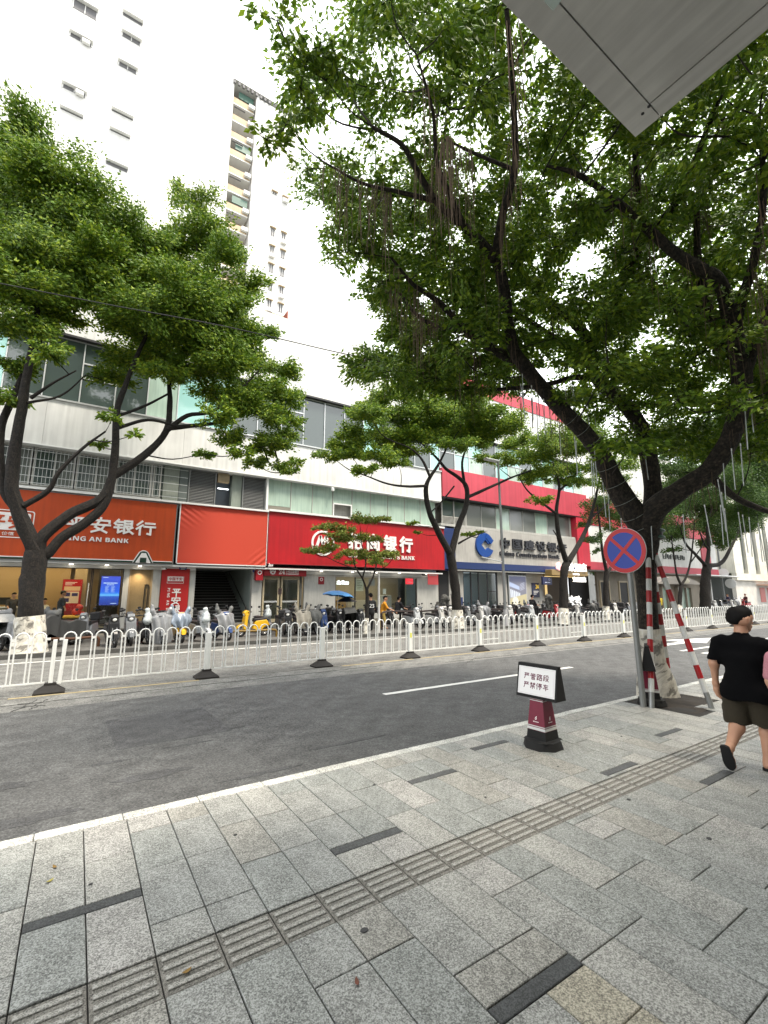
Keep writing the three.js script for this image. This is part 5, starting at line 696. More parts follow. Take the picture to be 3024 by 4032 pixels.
  clumps: [[51.52,9.55,-19.45,2.56], [58.99,9.39,-20.61,2.9], [52.76,10.02,-17.13,2.58], [46.96,10.77,-16.43,2.83], [61.88,13.64,-18.96,3.03], [50.83,6.91,-18.88,1.42], [61.7,8.58,-20.79,1.96], [51.86,10.73,-20.71,2.26], [61.95,10.56,-19.56,1.7], [61.15,16.45,-19.93,3.3], [59.76,15.57,-17.22,3.18], [53.96,13.39,-20.43,2.59], [59.01,7.13,-21.09,1.13], [42.39,11.84,-16.64,1.86], [46.21,15.1,-18.66,2.27], [57.72,18.18,-20.5,3.17], [60.09,19.17,-18.59,3.26], [76.14,22.39,-21.07,4.08], [63.48,13.25,-18.67,2.95], [49.25,17.79,-16.5,2.17], [59.36,21.2,-17.06,2.59], [41.19,12.34,-17.86,1.66], [43.72,11.03,-19.95,1.47], [69.58,17.08,-19.44,2.95], [48.42,11.7,-20.4,1.82], [68.25,16.99,-17.49,4.32], [70.61,12.97,-18.64,3.69], [40.01,14.48,-17.46,1.64]]},
 sapling: {
  limbs: [
   [[11.09,0.01,-18.3,0.09], [11.16,0.8,-18.3,0.085], [11.18,1.64,-18.3,0.08], [11.15,2.02,-18.3,0.075]],
   [[11.15,1.96,-18.3,0.055], [10.86,2.48,-18.2,0.043], [10.43,2.99,-18.1,0.032], [10.22,3.5,-18,0.02]],
   [[11.17,2,-18.3,0.055], [11.5,2.49,-18.38,0.046], [11.75,3.05,-18.45,0.037], [11.87,3.61,-18.53,0.029], [11.26,4.47,-18.6,0.02]],
   [[10.92,2.52,-18.3,0.04], [11.11,3.24,-18.33,0.032], [10.87,4.2,-18.37,0.023], [10.83,4.86,-18.4,0.015]],
   [[10.48,2.89,-18.1,0.025], [9.39,3.15,-17.85,0.018], [8.37,3.49,-17.6,0.01]],
   [[11.61,2.82,-18.4,0.03], [12.19,3.11,-18.2,0.02], [12.46,3.49,-18,0.01]]],
  clumps: [[8.39,3.66,-18.57,0.32], [8.91,3.74,-18.74,0.45], [9.13,3.74,-17.8,0.48], [9.55,3.54,-17.52,0.43], [8.41,4.59,-17.74,0.33], [9,4.75,-17.81,0.44], [9.57,4.59,-17.79,0.49], [10.34,5.2,-17.92,0.5], [11.6,5.3,-18.74,0.54], [11.97,5.39,-18.27,0.32], [10.71,4.43,-18.53,0.57], [11.8,4.44,-19.05,0.49], [11.81,3.64,-19.06,0.65], [12.36,3.64,-18.65,0.54], [10.81,3.68,-18.69,0.52], [9.8,4.21,-17.99,0.4], [11.26,3.2,-17.57,0.4], [10.39,3.21,-18.38,0.3], [12.18,3.67,-17.6,0.26], [9.08,4.32,-17.52,0.38]]},
 banyan: {
  limbs: [
   [[9.1,-0.03,-4.59,0.25], [9.05,0.5,-4.6,0.18], [8.99,1.08,-4.59,0.165], [8.91,1.85,-4.53,0.17], [8.79,2.53,-4.44,0.2], [8.66,3.03,-4.32,0.27]],
   [[8.66,2.99,-4.33,0.24], [8.43,3.31,-4.39,0.22], [8.11,3.83,-4.49,0.185], [7.79,4.34,-4.53,0.16], [7.47,4.68,-4.58,0.15], [7.09,5.02,-4.7,0.14], [6.57,5.51,-4.84,0.13], [6.25,5.72,-4.85,0.125], [5.91,5.97,-4.83,0.105], [5.61,6.28,-4.68,0.095], [5.29,6.62,-4.46,0.09], [4.91,6.93,-4.29,0.08], [4.28,7.25,-4.32,0.065], [3.79,7.41,-4.34,0.05], [3.36,7.57,-4.23,0.042], [3.01,7.67,-4.11,0.034], [2.56,7.69,-4.14,0.022]],
   [[6.19,5.96,-5.08,0.09], [5.54,6.27,-5.28,0.076], [5.21,6.36,-5.28,0.062], [4.58,6.7,-5.3,0.048], [4.1,6.82,-5.33,0.034], [3.61,7.03,-5.24,0.02]],
   [[5.25,6.41,-5.39,0.05], [4.96,6.58,-5.76,0.041], [4.61,6.9,-6,0.033], [4.35,7.26,-6.11,0.024], [3.92,7.53,-6.38,0.015]],
   [[4.93,6.96,-4.3,0.075], [4.68,7.09,-3.98,0.065], [4.47,7.14,-3.71,0.055], [4.23,7.29,-3.3,0.045], [3.69,7.62,-2.84,0.035], [3.15,7.85,-2.44,0.025]],
   [[4.26,7.23,-4.3,0.05], [3.87,7.44,-4.17,0.041], [3.51,7.62,-4,0.031], [3.17,7.86,-3.67,0.021], [2.72,8.07,-3.41,0.012]],
   [[3.79,7.41,-4.33,0.04], [3.19,7.35,-4.46,0.03], [2.64,7.25,-4.54,0.02], [2.07,7.21,-4.51,0.01]],
   [[4.26,7.33,-3.33,0.03], [3.64,7.35,-3.47,0.02], [3.19,7.28,-3.49,0.01]],
   [[8.71,3,-4.34,0.17], [8.81,3.47,-4.21,0.163], [8.83,4,-4.18,0.155], [8.8,4.48,-4.2,0.148], [8.74,4.96,-4.24,0.14], [8.54,5.53,-4.44,0.133], [8.32,5.95,-4.71,0.125], [8.21,6.3,-4.81,0.117], [8.12,6.78,-4.71,0.11]],
   [[8.13,6.74,-4.72,0.12], [7.99,7.13,-4.25,0.109], [7.76,7.56,-3.78,0.098], [7.61,7.72,-3.49,0.086], [7.49,7.84,-3.16,0.075], [7.4,7.94,-2.78,0.064], [7.22,8.09,-2.45,0.052], [6.94,8.33,-2.09,0.041], [6.66,8.55,-1.73,0.03]],
   [[8.12,6.78,-4.71,0.11], [7.61,7.27,-4.87,0.095], [7.14,7.59,-5.05,0.08], [6.54,8.07,-5.18,0.065], [5.93,8.47,-5.27,0.05], [4.98,8.95,-5.49,0.035], [3.92,9.05,-6.07,0.02]],
   [[7.44,7.59,-3.41,0.075], [7.07,7.93,-3.18,0.061], [6.75,8.16,-2.95,0.048], [6.31,8.48,-2.74,0.034], [5.78,8.85,-2.45,0.02]],
   [[8.14,6.48,-4.75,0.07], [7.7,7.04,-5.26,0.056], [7.23,7.59,-5.7,0.043], [6.65,8.04,-6.25,0.029], [5.98,8.58,-6.66,0.015]],
   [[8.25,6.04,-4.75,0.07], [7.91,6.11,-5.03,0.06], [7.61,6.03,-5.35,0.051], [7.04,6,-5.94,0.041], [6.37,6.05,-6.47,0.031], [5.41,6.38,-6.95,0.022], [4.44,6.54,-7.38,0.012]],
   [[8.62,3.03,-4.29,0.23], [8.57,3.35,-4.05,0.2], [8.61,3.62,-3.61,0.175], [8.62,3.84,-3.19,0.16], [8.54,4.14,-2.88,0.15], [8.42,4.4,-2.69,0.145], [8.27,4.69,-2.53,0.14], [8.03,5.15,-2.36,0.135], [7.7,5.68,-2.29,0.115], [7.41,6.04,-2.24,0.1], [7.18,6.24,-2.23,0.092], [6.95,6.36,-2.32,0.085], [6.61,6.58,-2.49,0.075], [6.22,6.85,-2.62,0.066], [5.92,7.01,-2.69,0.056], [5.52,7.23,-2.81,0.045], [5.06,7.43,-2.97,0.034], [4.71,7.5,-3.15,0.018]],
   [[8.21,5.22,-2.41,0.1], [8.01,5.84,-2.53,0.087], [7.87,6.27,-2.62,0.073], [7.69,6.78,-2.61,0.06], [7.45,7.36,-2.49,0.047], [7.17,7.98,-2.25,0.033], [6.99,8.46,-1.86,0.02]],
   [[7.7,5.68,-2.29,0.09], [7.44,5.92,-2.07,0.072], [7.1,6.27,-1.77,0.055], [6.65,6.73,-1.48,0.038], [6.03,7.26,-1.27,0.02]],
   [[8.29,4.97,-2.48,0.09], [7.84,5.53,-2.04,0.06], [7.39,5.96,-1.6,0.03]],
   [[8.62,3.84,-3.19,0.07], [9,3.58,-3.11,0.062], [9.36,3.4,-3.01,0.055], [9.74,3.22,-2.78,0.048], [10.14,3.08,-2.41,0.04]]],
  clumps: [[7.58,7.81,-1.44,0.37], [8.65,5.52,-2.32,0.55], [6.25,6.69,-6.95,0.6], [4.94,7.8,-1.81,0.59], [7.1,9.92,-2.01,0.51], [6.73,9.98,-7.04,0.51], [5.75,7.85,-1.57,0.38], [4.6,7.72,-2.52,0.59], [4.18,7.59,-4.3,0.59], [6.74,8.58,-4.81,0.36], [3.73,8.9,-6.42,0.47], [7.45,6.29,-4.86,0.39], [9.51,9.16,-3.4,0.44], [7.37,8.55,-3.98,0.47], [9.43,5.71,-4.47,0.6], [5.93,8.44,-1.5,0.32], [6.34,10.25,-2.76,0.37], [6.93,7.1,-1.36,0.35], [5.91,8.5,-5.01,0.53], [4.1,9.98,-3.18,0.46], [11.28,6.26,-3.06,0.48], [5.77,9.56,-2.2,0.44], [6.29,5.15,-3.42,0.58], [5.72,9.75,-4.49,0.39], [3.28,8.17,-6.46,0.32], [3.5,9.6,-5.52,0.39], [3.79,7.75,-2.57,0.38], [5.82,10.22,-3.45,0.33], [6.24,6.93,-1.9,0.46], [3.96,7.66,-3.53,0.32], [8.61,6.54,-2.48,0.45], [3.09,8.15,-5.58,0.48], [4.74,9.88,-5.46,0.46], [3.71,8.13,-5.84,0.43], [3.71,9.22,-4.31,0.54], [8.02,6.76,-4.05,0.62], [5.75,10.4,-2.55,0.5], [9.23,6.13,-3.96,0.57], [7.49,6.51,-3.54,0.42], [9.09,8,-4.92,0.54], [7.47,9.27,-5.32,0.38], [7.36,7.22,-4.04,0.54], [5.02,8.19,-5.92,0.52], [8.47,7.24,-3.89,0.45], [6.79,9.59,-1.11,0.61], [7.72,7.52,-2.42,0.59], [3.18,8.86,-3.69,0.57], [6.51,9.21,-1.63,0.59], [3.65,8.12,-4.44,0.42], [6.7,9.61,-3.17,0.34], [5.5,9.21,-4.11,0.61], [5.15,7.9,-6.86,0.35], [2.34,8.81,-4.54,0.33], [9.66,6.32,-2.73,0.42], [4.08,11.01,-4.24,0.34], [6.69,7.56,-4.82,0.38], [4.71,7.98,-4.3,0.31], [8.34,7.86,-2.05,0.6], [10.17,5.37,-5.09,0.45], [4.06,8.63,-2.33,0.59], [5.24,7.8,-2.48,0.5], [3.37,7.71,-3.1,0.4], [8.19,5.33,-4.42,0.61], [6.08,8.29,-2.46,0.52], [5.2,10.14,-4.4,0.37], [6.91,7.14,-8.1,0.39], [5.73,7.58,-0.97,0.61], [7.16,5.28,-2.03,0.36], [9.3,6.01,-2.28,0.42], [3.75,9.16,-2.99,0.59], [7.95,5.64,-2.77,0.59], [5.15,6.94,-6.94,0.61], [4.22,9,-3.91,0.6], [4.01,5.89,-6.62,0.49], [4.5,9.59,-4.92,0.33], [2.97,9.78,-4.06,0.4], [8.69,4.59,-1.98,0.33], [4.76,9.34,-3.74,0.52], [6.1,8.82,-3.6,0.38], [4.01,5.48,-5.79,0.45], [10.49,7.91,-2.11,0.44], [5.91,7.29,-7.9,0.5], [5.43,7.96,-5.07,0.52], [5.47,8.23,-3.22,0.42], [5.61,5.49,-5.01,0.35], [2.86,9.25,-4.78,0.42], [5.24,10.06,-6.12,0.44], [3.47,9.6,-6.89,0.31], [6.84,7.48,-8.81,0.37], [4.34,8.35,-5.73,0.35], [10.45,7.15,-2.49,0.34], [6.51,8.45,-1.99,0.42], [6.76,7.57,-2.42,0.56], [5.53,8.63,-7.5,0.4], [5.16,8.82,-2.77,0.34], [7.27,5.79,-2.69,0.45], [7.22,8.01,-2.75,0.31], [5.03,6.19,-5.54,0.39], [5.45,6.86,-0.91,0.38], [6.37,6.05,-3.42,0.57], [3.5,6.63,-5.33,0.31], [8.6,7.45,-4.58,0.42], [1.89,7.87,-4.1,0.57], [6.67,8.58,-8.4,0.46], [8.84,7.19,-2.63,0.55], [7.09,8.43,-7.56,0.33], [3.08,7.35,-5.11,0.6], [9.47,7.34,-4.76,0.49], [8.95,6.87,-3.22,0.35], [8.92,9.72,-3.3,0.55], [7.08,8.18,-6.45,0.55], [5.97,9.27,-5.63,0.35], [6.24,6.88,-2.59,0.43], [6.37,7.83,-1.13,0.54], [10.58,5.32,-4.6,0.43], [5.11,6.93,-3.96,0.5], [6.23,5.99,-6.58,0.44], [7.75,9.06,-6.71,0.57], [7.53,8.95,-2.52,0.55], [6.81,5.7,-3.92,0.57], [6.11,5.95,-4.19,0.38], [10.41,6.69,-5.3,0.32], [5.08,8.53,-5.07,0.44], [7.11,9.5,-6.2,0.43], [9.8,7.2,-5.3,0.47], [6.21,6.23,-5.08,0.55], [7.52,5.9,-1.89,0.48], [7.25,6.72,-2.39,0.42], [9.4,8.15,-1.74,0.37], [9.54,6.6,-5,0.35], [8.82,8.29,-2.43,0.44], [5.15,8.54,-2.14,0.51], [8.36,10.25,-4.24,0.55], [6.38,9.88,-3.71,0.53], [7.14,8.48,-1.37,0.45], [6.89,5.18,-4.53,0.32], [2.55,9.23,-3.77,0.59], [10.59,5.84,-2.95,0.51], [6.53,9.05,-2.84,0.33], [10.06,7.88,-3.09,0.45], [4.13,10.37,-4.3,0.47], [5.13,9.4,-7.68,0.53], [7.72,5.53,-3.53,0.53], [5.17,6.09,-4.75,0.57], [7.17,9.76,-4.83,0.56], [8.29,9.51,-4.91,0.53], [9.37,6.32,-5.68,0.35], [8.07,4.93,-1.77,0.32], [4.52,9.39,-2.77,0.31], [4.13,8.58,-4.98,0.47], [8.03,6.82,-2.47,0.53], [5.97,9.14,-1.26,0.46], [7.47,10.39,-4.55,0.46], [7.65,8.16,-3.53,0.48], [8.39,5.74,-5.32,0.5], [4.53,9.83,-7.83,0.32], [5.62,7.15,-6.37,0.33], [9.43,7.68,-2.47,0.38], [7.51,8.68,-1.96,0.4], [7.32,6.52,-5.65,0.36], [6.83,7.25,-3.34,0.36], [5.67,6.98,-1.5,0.48], [5,7.32,-1.17,0.52], [6.96,9.2,-7.28,0.53], [3.06,7.23,-5.76,0.54], [5.27,7.02,-2.92,0.39], [9.04,7.2,-1.76,0.36], [8.23,6.23,-1.94,0.31], [4.51,6.74,-7.79,0.36], [10.13,6.31,-3.17,0.46], [9.97,7.33,-2.13,0.49], [5.68,9.08,-6.84,0.4], [6.63,6.18,-1.72,0.33], [4.42,10.6,-3.79,0.48], [4.15,8.57,-6.84,0.35], [7,9.61,-4.03,0.41], [5.01,9.27,-6.41,0.61], [5.49,8.46,-4.37,0.32], [4.78,5.64,-4.99,0.46], [5.39,9.1,-5.85,0.3], [2.99,8.45,-3.2,0.55], [6.68,9.2,-5.8,0.49], [8.45,9.68,-2.86,0.33], [5.75,9.72,-6.29,0.49], [7.87,4.94,-3.06,0.4], [3.09,8.64,-5.98,0.54], [5.87,7.28,-3.79,0.53], [11,6.42,-4.63,0.38], [7.82,10.1,-5.26,0.47], [6.22,7.93,-4.2,0.56], [5.67,6.88,-4.55,0.31], [5.08,9.98,-2.78,0.39], [9.49,9.03,-2.34,0.51], [9.07,8.38,-3.47,0.45], [7.13,9.82,-5.55,0.36], [8.76,6.85,-5.65,0.39], [3.05,10.39,-4.73,0.6], [7.6,7.27,-8.65,0.43], [3.42,8.34,-2.51,0.51], [4.11,9.07,-7.98,0.35], [3.63,9.03,-5.79,0.58], [4.16,7.56,-5.95,0.38], [6.92,5.18,-3.29,0.59], [9.76,8.12,-3.83,0.55], [9.11,9.47,-2.7,0.41], [6.98,10.33,-6.49,0.36], [9.64,6.65,-6.4,0.59], [6.33,8.07,-6.48,0.52], [9.19,9.02,-4.2,0.53], [7.45,7.78,-7.13,0.39], [7.77,9.23,-1.28,0.36], [8.2,7.22,-1.93,0.55], [6.45,5.7,-2.55,0.4], [5.06,7.27,-4.63,0.57], [8.7,7.95,-3.83,0.56], [4.73,8.35,-3.7,0.39], [9.15,8.27,-5.82,0.59], [2.29,10.22,-5.93,0.53], [3.59,10.25,-5.52,0.53], [8.18,8.89,-6.18,0.42], [5.06,8.24,-1.38,0.6], [5.74,8.92,-8.56,0.38], [3.67,10.64,-8.17,0.54], [8.71,4.59,-4.3,0.59], [8.54,8.45,-4.35,0.4], [6.82,6.84,-4.04,0.61], [5.45,7.12,-5.29,0.3], [7.95,9.19,-3.96,0.57], [6.86,6.98,-5.55,0.37], [11.08,6.83,-2.63,0.36], [4.64,10.03,-3.68,0.49], [9.9,9.39,-2.03,0.37], [11.33,5.58,-2.67,0.56], [6.15,7.64,-3.2,0.45], [9.99,7.92,-4.8,0.55], [10.29,6.18,-2.35,0.53], [4.88,7.12,-1.84,0.36], [4.63,8.58,-1.74,0.53], [3,10.22,-7.36,0.37], [7.9,8.36,-1.49,0.39], [5.94,10.94,-6.09,0.43], [8.73,5.22,-3.38,0.33], [7.11,7.53,-6.15,0.56], [7,4.61,-2.86,0.31], [9.48,7.29,-3.34,0.62], [5.64,6.54,-6.21,0.43], [6.02,8.09,-5.76,0.42], [4.24,7.96,-1.63,0.56], [7.12,4.12,-3.66,0.43], [8.33,7.51,-7.14,0.49], [8.15,7.97,-2.81,0.51], [5.96,8.94,-1.97,0.59], [7.59,6.89,-5.08,0.38], [5.53,7.33,-2.11,0.34], [4.34,6.97,-5.42,0.42], [3.53,8.23,-3.76,0.43], [7.73,9.01,-3.37,0.62], [8.95,9.6,-4.17,0.56], [5.61,6.19,-3.86,0.41], [9.6,5.39,-2.76,0.4], [5.73,7.91,-9.22,0.44], [3.81,9.53,-3.64,0.4], [8.36,6.55,-4.71,0.57], [6.79,8.07,-3.44,0.44], [4.14,9.36,-6.75,0.57], [6.86,8.1,-4.14,0.53], [2.23,9.01,-5.26,0.38], [2.25,8.54,-3.31,0.52], [6.4,8.73,-7.25,0.39], [6.32,9.62,-7.5,0.33], [7.69,7.48,-3.31,0.61], [9.48,7.45,-5.93,0.56], [6.53,8.02,-7.21,0.6], [6.66,5.92,-6.1,0.4], [9.7,4.9,-4.7,0.3], [6.21,9.85,-1.76,0.38], [7.15,9.29,-2.07,0.56], [3.61,10.48,-7.21,0.37], [8.8,7.46,-5.78,0.37], [5.66,8.21,-0.84,0.36], [7.17,7.64,-5.26,0.61], [10.66,7.3,-4.07,0.33], [6.88,10.59,-5.21,0.57], [7.45,7.63,-8,0.51], [10.29,8.58,-3.29,0.54], [5.1,9.7,-7.13,0.59], [8.26,10.06,-3.51,0.45], [9.6,8.48,-4.6,0.32], [2.83,8.54,-4.19,0.32], [5.33,8.82,-3.43,0.49], [5.91,7.42,-7.11,0.45], [7.58,4.51,-2.41,0.36], [4.72,6.5,-6.13,0.41], [4.48,6.86,-4.71,0.59], [6.36,8.95,-6.39,0.33], [8.07,5.59,-2.08,0.57], [4.16,7.37,-4.94,0.5], [5.28,6.73,-8.2,0.48], [4.87,8.44,-6.48,0.33], [5.72,9.68,-8.04,0.43], [6.84,6.38,-2.93,0.37], [7.21,9.08,-1.04,0.32], [6.43,9.27,-5.05,0.4], [9.51,9.96,-2.53,0.5], [3.93,9.79,-7.27,0.59], [5.1,10.73,-6.86,0.52], [10.15,5,-2.64,0.33], [5.05,8.83,-8.08,0.35], [4.58,8.98,-5.44,0.51], [7.26,4.23,-1.74,0.34], [7.26,8.05,-2.03,0.31], [5.65,9.49,-2.88,0.56], [10.34,6.22,-4.74,0.38], [9.14,7.51,-4.17,0.3], [4.74,10.25,-7.36,0.31], [7.1,7.12,-4.68,0.33], [8.36,8.6,-3.41,0.55], [8.22,6.7,-3.05,0.49], [7.28,8.39,-5.08,0.39], [6.4,6.81,-1.21,0.35], [4.08,8.52,-3.53,0.31], [8.66,5.99,-2.81,0.52], [8.31,6.7,-6.88,0.55], [7.12,8.76,-3.18,0.62], [4.95,7.45,-3.58,0.46], [3.46,10.28,-4.09,0.52], [8.52,7.7,-6.55,0.37], [4.8,9.19,-2.07,0.45], [6.51,9.98,-4.58,0.32], [7.02,10.65,-5.96,0.45], [1.22,7.99,-3.95,0.28], [1.38,7.92,-4.01,0.2], [1.6,7.83,-4.06,0.25], [1.69,7.93,-3.87,0.2], [1.86,7.87,-3.87,0.26], [1.62,7.7,-4.23,0.2], [1.58,7.49,-4.53,0.25], [1.4,7.35,-4.75,0.2], [1.32,7.37,-4.75,0.12], [1.55,7.31,-4.75,0.22], [1.73,7.61,-4.32,0.2], [6.5,7.46,-5.84,0.5], [7.66,6.98,-6.32,0.51], [7.35,6.28,-6.37,0.41], [5.43,9.39,-7.57,0.39], [6.22,8.08,-5.17,0.5], [6.34,7.01,-6.69,0.34], [6.85,6.73,-6.34,0.45], [6.54,7.36,-6.15,0.43], [6.31,6.64,-6.32,0.5], [5.25,6.91,-7.21,0.53], [6.98,6.52,-5.91,0.4], [4.88,6.58,-6.35,0.45], [7.17,8.89,-5.99,0.45], [7.73,7.07,-6.23,0.49], [5.58,8.89,-7.32,0.52], [6.09,8.02,-6.1,0.44], [5.18,7.45,-7.19,0.55], [7.16,6.76,-7.9,0.36], [6.55,7.81,-6.31,0.45], [6.51,8.12,-6.44,0.41], [6.77,7.62,-6.48,0.55], [5.05,9.21,-7.58,0.44], [7.07,7.15,-7.66,0.41], [7.39,7.88,-5.94,0.51], [5,7.46,-6.93,0.4], [5.02,6.09,-6.68,0.55], [6.85,7.46,-6.53,0.39], [6.59,6.36,-6.46,0.43], [5,8.61,-7.97,0.47], [5.16,6.71,-6.64,0.32], [4.85,6.86,-6.77,0.44], [5.24,8.4,-7.53,0.4], [6.41,6.66,-6.39,0.33], [6.88,7.37,-6.27,0.48], [5.37,5.88,-6.33,0.54], [6.6,8.28,-7.28,0.53], [5.71,8.68,-6.37,0.41], [5.59,6.2,-6.44,0.51], [4.28,7.28,-6.23,0.34], [6.26,7.67,-5.2,0.41], [6.25,8.03,-6.74,0.35], [5.3,7.43,-5.29,0.47], [5.8,7.99,-5.97,0.33], [7.62,6.68,-6.82,0.47], [6.2,7.66,-7.04,0.43], [5.33,6.42,-7.18,0.41], [6.35,6.12,-6.7,0.42], [4.93,7.87,-6.59,0.5], [6.11,8.18,-5.84,0.36], [5.82,6.64,-6.29,0.37], [5.42,8.49,-7.96,0.52], [6.38,7.56,-6.05,0.37], [5.28,5.89,-6.73,0.41], [4.68,6.41,-7.63,0.43], [6.33,7.04,-7.68,0.49], [4.84,8.19,-7.39,0.33], [7.13,6.81,-6.04,0.4], [5.48,7.53,-5.25,0.48], [5.69,6.67,-7.18,0.55], [6.67,7.8,-5.89,0.45], [6.1,6.98,-7.83,0.51], [10.55,6.03,-3.88,0.45], [10.23,5.24,-4.5,0.36], [11.69,5.76,-2.8,0.49], [9.66,4.38,-2.86,0.4], [8.95,6.63,-3.24,0.36], [10.55,5.9,-3.17,0.32], [9.28,5.91,-2.76,0.33], [9.28,5.89,-3.63,0.43], [9.51,5.55,-2.18,0.54], [11.09,5.97,-4.61,0.43], [11.33,6.72,-2.5,0.53], [10.97,4.73,-2.63,0.44], [10.09,5.65,-2.38,0.33], [11.25,7.52,-4.16,0.39], [11.41,4.84,-4.08,0.42], [9.55,6.16,-3.84,0.54], [10.19,4.49,-3.49,0.33], [11.47,6.97,-2.49,0.46], [10.47,5.04,-3.88,0.55], [12.3,5.03,-3.82,0.41], [11.43,5.32,-3.16,0.33], [8.79,6.4,-3.26,0.45], [10.26,5.07,-4.27,0.55], [9.83,5.53,-2.55,0.42], [12.18,5.21,-3.63,0.39], [10.82,5.89,-4.69,0.47], [11.47,5.02,-2.95,0.51], [11.08,5.01,-4.58,0.34], [10.1,4.63,-3.72,0.43], [11.41,5.13,-4.19,0.45], [11.99,4.87,-2.78,0.45], [10.35,7.04,-4.29,0.35], [10.32,6,-2.84,0.51], [10.91,5.01,-2.7,0.44], [11.59,4.63,-2.62,0.34], [9.46,6.14,-2.04,0.47], [11.73,7.06,-3.06,0.55], [12.01,4.77,-3.49,0.43], [11.78,4.74,-3.02,0.34], [10.29,5.27,-3.55,0.36], [10.24,6.71,-3.17,0.34], [11.89,6.95,-3.03,0.34], [9.95,5.12,-2.85,0.46], [9.83,5.21,-2.98,0.43], [10.2,5.12,-2.5,0.4], [10.52,6.62,-2.32,0.44], [9.04,6.5,-2.81,0.51], [10.3,6.33,-3.24,0.33], [11.23,5.46,-4.74,0.37], [9.6,6.73,-3.26,0.44], [11.91,6.06,-3.07,0.55], [9.27,6.37,-2.62,0.47], [9.26,4.61,-3.8,0.33], [11.11,5.84,-2.33,0.46]]},
};
const mBark = M(0.03, 0.0255, 0.021, 0.95, { map: rep(tBark, 1.2), bumpMap: rep(tBark, 2.2), bumpScale: 0.012 }), mBarkGrey = M(0.062, 0.053, 0.043, 0.92, { map: rep(tBark, 1.5), bumpMap: rep(tBark, 2.4), bumpScale: 0.010 });
const mWash = M(0.62, 0.61, 0.57, 0.9, { map: rep(tWash, 0.9), bumpMap: rep(tBark, 2.4), bumpScale: 0.006 });
const mLeaf = new THREE.MeshPhysicalMaterial({ color: 0xffffff, vertexColors: true, roughness: 0.55, transmission: 0.4, thickness: 0, side: THREE.DoubleSide, specularIntensity: 0.4 });
const mRoot = M(0.10, 0.07, 0.045, 0.95);
function limbGeo(pts, n = 9, wob = 0.12, sub = 5) { // tapered, slightly knobbly limb through [x,y,z,r]
  const c = new THREE.CatmullRomCurve3(pts.map((p) => V(p[0], p[1], p[2])), false, 'centripetal'), S = (pts.length - 1) * sub, pos = [], idx = [], uv = [];
  let nrm = V(0.3, 0.1, 1).normalize(); let len = 0, last = null; const off = rnd() * 9;
  for (let i = 0; i <= S; i++) {
    const t = i / S, f = t * (pts.length - 1), k = Math.min(pts.length - 2, Math.floor(f)), u = f - k, R = pts[k][3] * (1 - u) + pts[k + 1][3] * u, p = c.getPoint(t), tan = c.getTangent(t);
    if (last) len += p.distanceTo(last); last = p.clone(); nrm.sub(tan.clone().multiplyScalar(nrm.dot(tan))).normalize(); const bi = tan.clone().cross(nrm);
    for (let j = 0; j <= n; j++) { const a = j / n * Math.PI * 2, q = (j % n) / n, r = R * (1 + wob * 2 * (fbm(q + off, len * 0.45 + off, 6, 3) - 0.5)); pos.push(p.x + (nrm.x * Math.cos(a) + bi.x * Math.sin(a)) * r, p.y + (nrm.y * Math.cos(a) + bi.y * Math.sin(a)) * r, p.z + (nrm.z * Math.cos(a) + bi.z * Math.sin(a)) * r); uv.push(j / n * Math.max(0.3, R * 5), len); }
  }
  for (let i = 0; i < S; i++) for (let j = 0; j < n; j++) { const a = i * (n + 1) + j, b = a + n + 1; idx.push(a, a + 1, b, b, a + 1, b + 1); }
  const g = new THREE.BufferGeometry(); g.setAttribute('position', new THREE.Float32BufferAttribute(pos, 3)); g.setAttribute('uv', new THREE.Float32BufferAttribute(uv, 2)); g.setIndex(idx); g.computeVertexNormals(); return flat(g);
}
class Leaves { // folded two-triangle leaves with a colour of their own
  constructor() { this.p = []; this.n = []; this.c = []; }
  leaf(x, y, z, size, col, dir, droop) {
    const L = size, W = size * rr(0.42, 0.6); const d = dir.clone(); d.y -= droop; d.normalize(); let s = V(rr(-1, 1), rr(-0.35, 0.35), rr(-1, 1)).cross(d); if (s.lengthSq() < 1e-4) s = V(1, 0, 0); s.normalize(); const up = s.clone().cross(d).normalize(); const f = rr(0.05, 0.35);
    const A = [x, y, z], B = [x + d.x * L, y + d.y * L, z + d.z * L], m = L * 0.42, Ml = [x + d.x * m + s.x * W / 2 + up.x * f * W, y + d.y * m + s.y * W / 2 + up.y * f * W, z + d.z * m + s.z * W / 2 + up.z * f * W], Mr = [x + d.x * m - s.x * W / 2 + up.x * f * W, y + d.y * m - s.y * W / 2 + up.y * f * W, z + d.z * m - s.z * W / 2 + up.z * f * W];
    this.p.push(...A, ...Ml, ...B, ...A, ...B, ...Mr); for (let i = 0; i < 6; i++) this.c.push(col[0], col[1], col[2]);
  }
  geo() { const g = new THREE.BufferGeometry(); g.setAttribute('position', new THREE.Float32BufferAttribute(this.p, 3)); g.setAttribute('color', new THREE.Float32BufferAttribute(this.c, 3)); g.computeVertexNormals(); g.setAttribute('uv', new THREE.BufferAttribute(new Float32Array(this.p.length / 3 * 2), 2)); return g; }
}
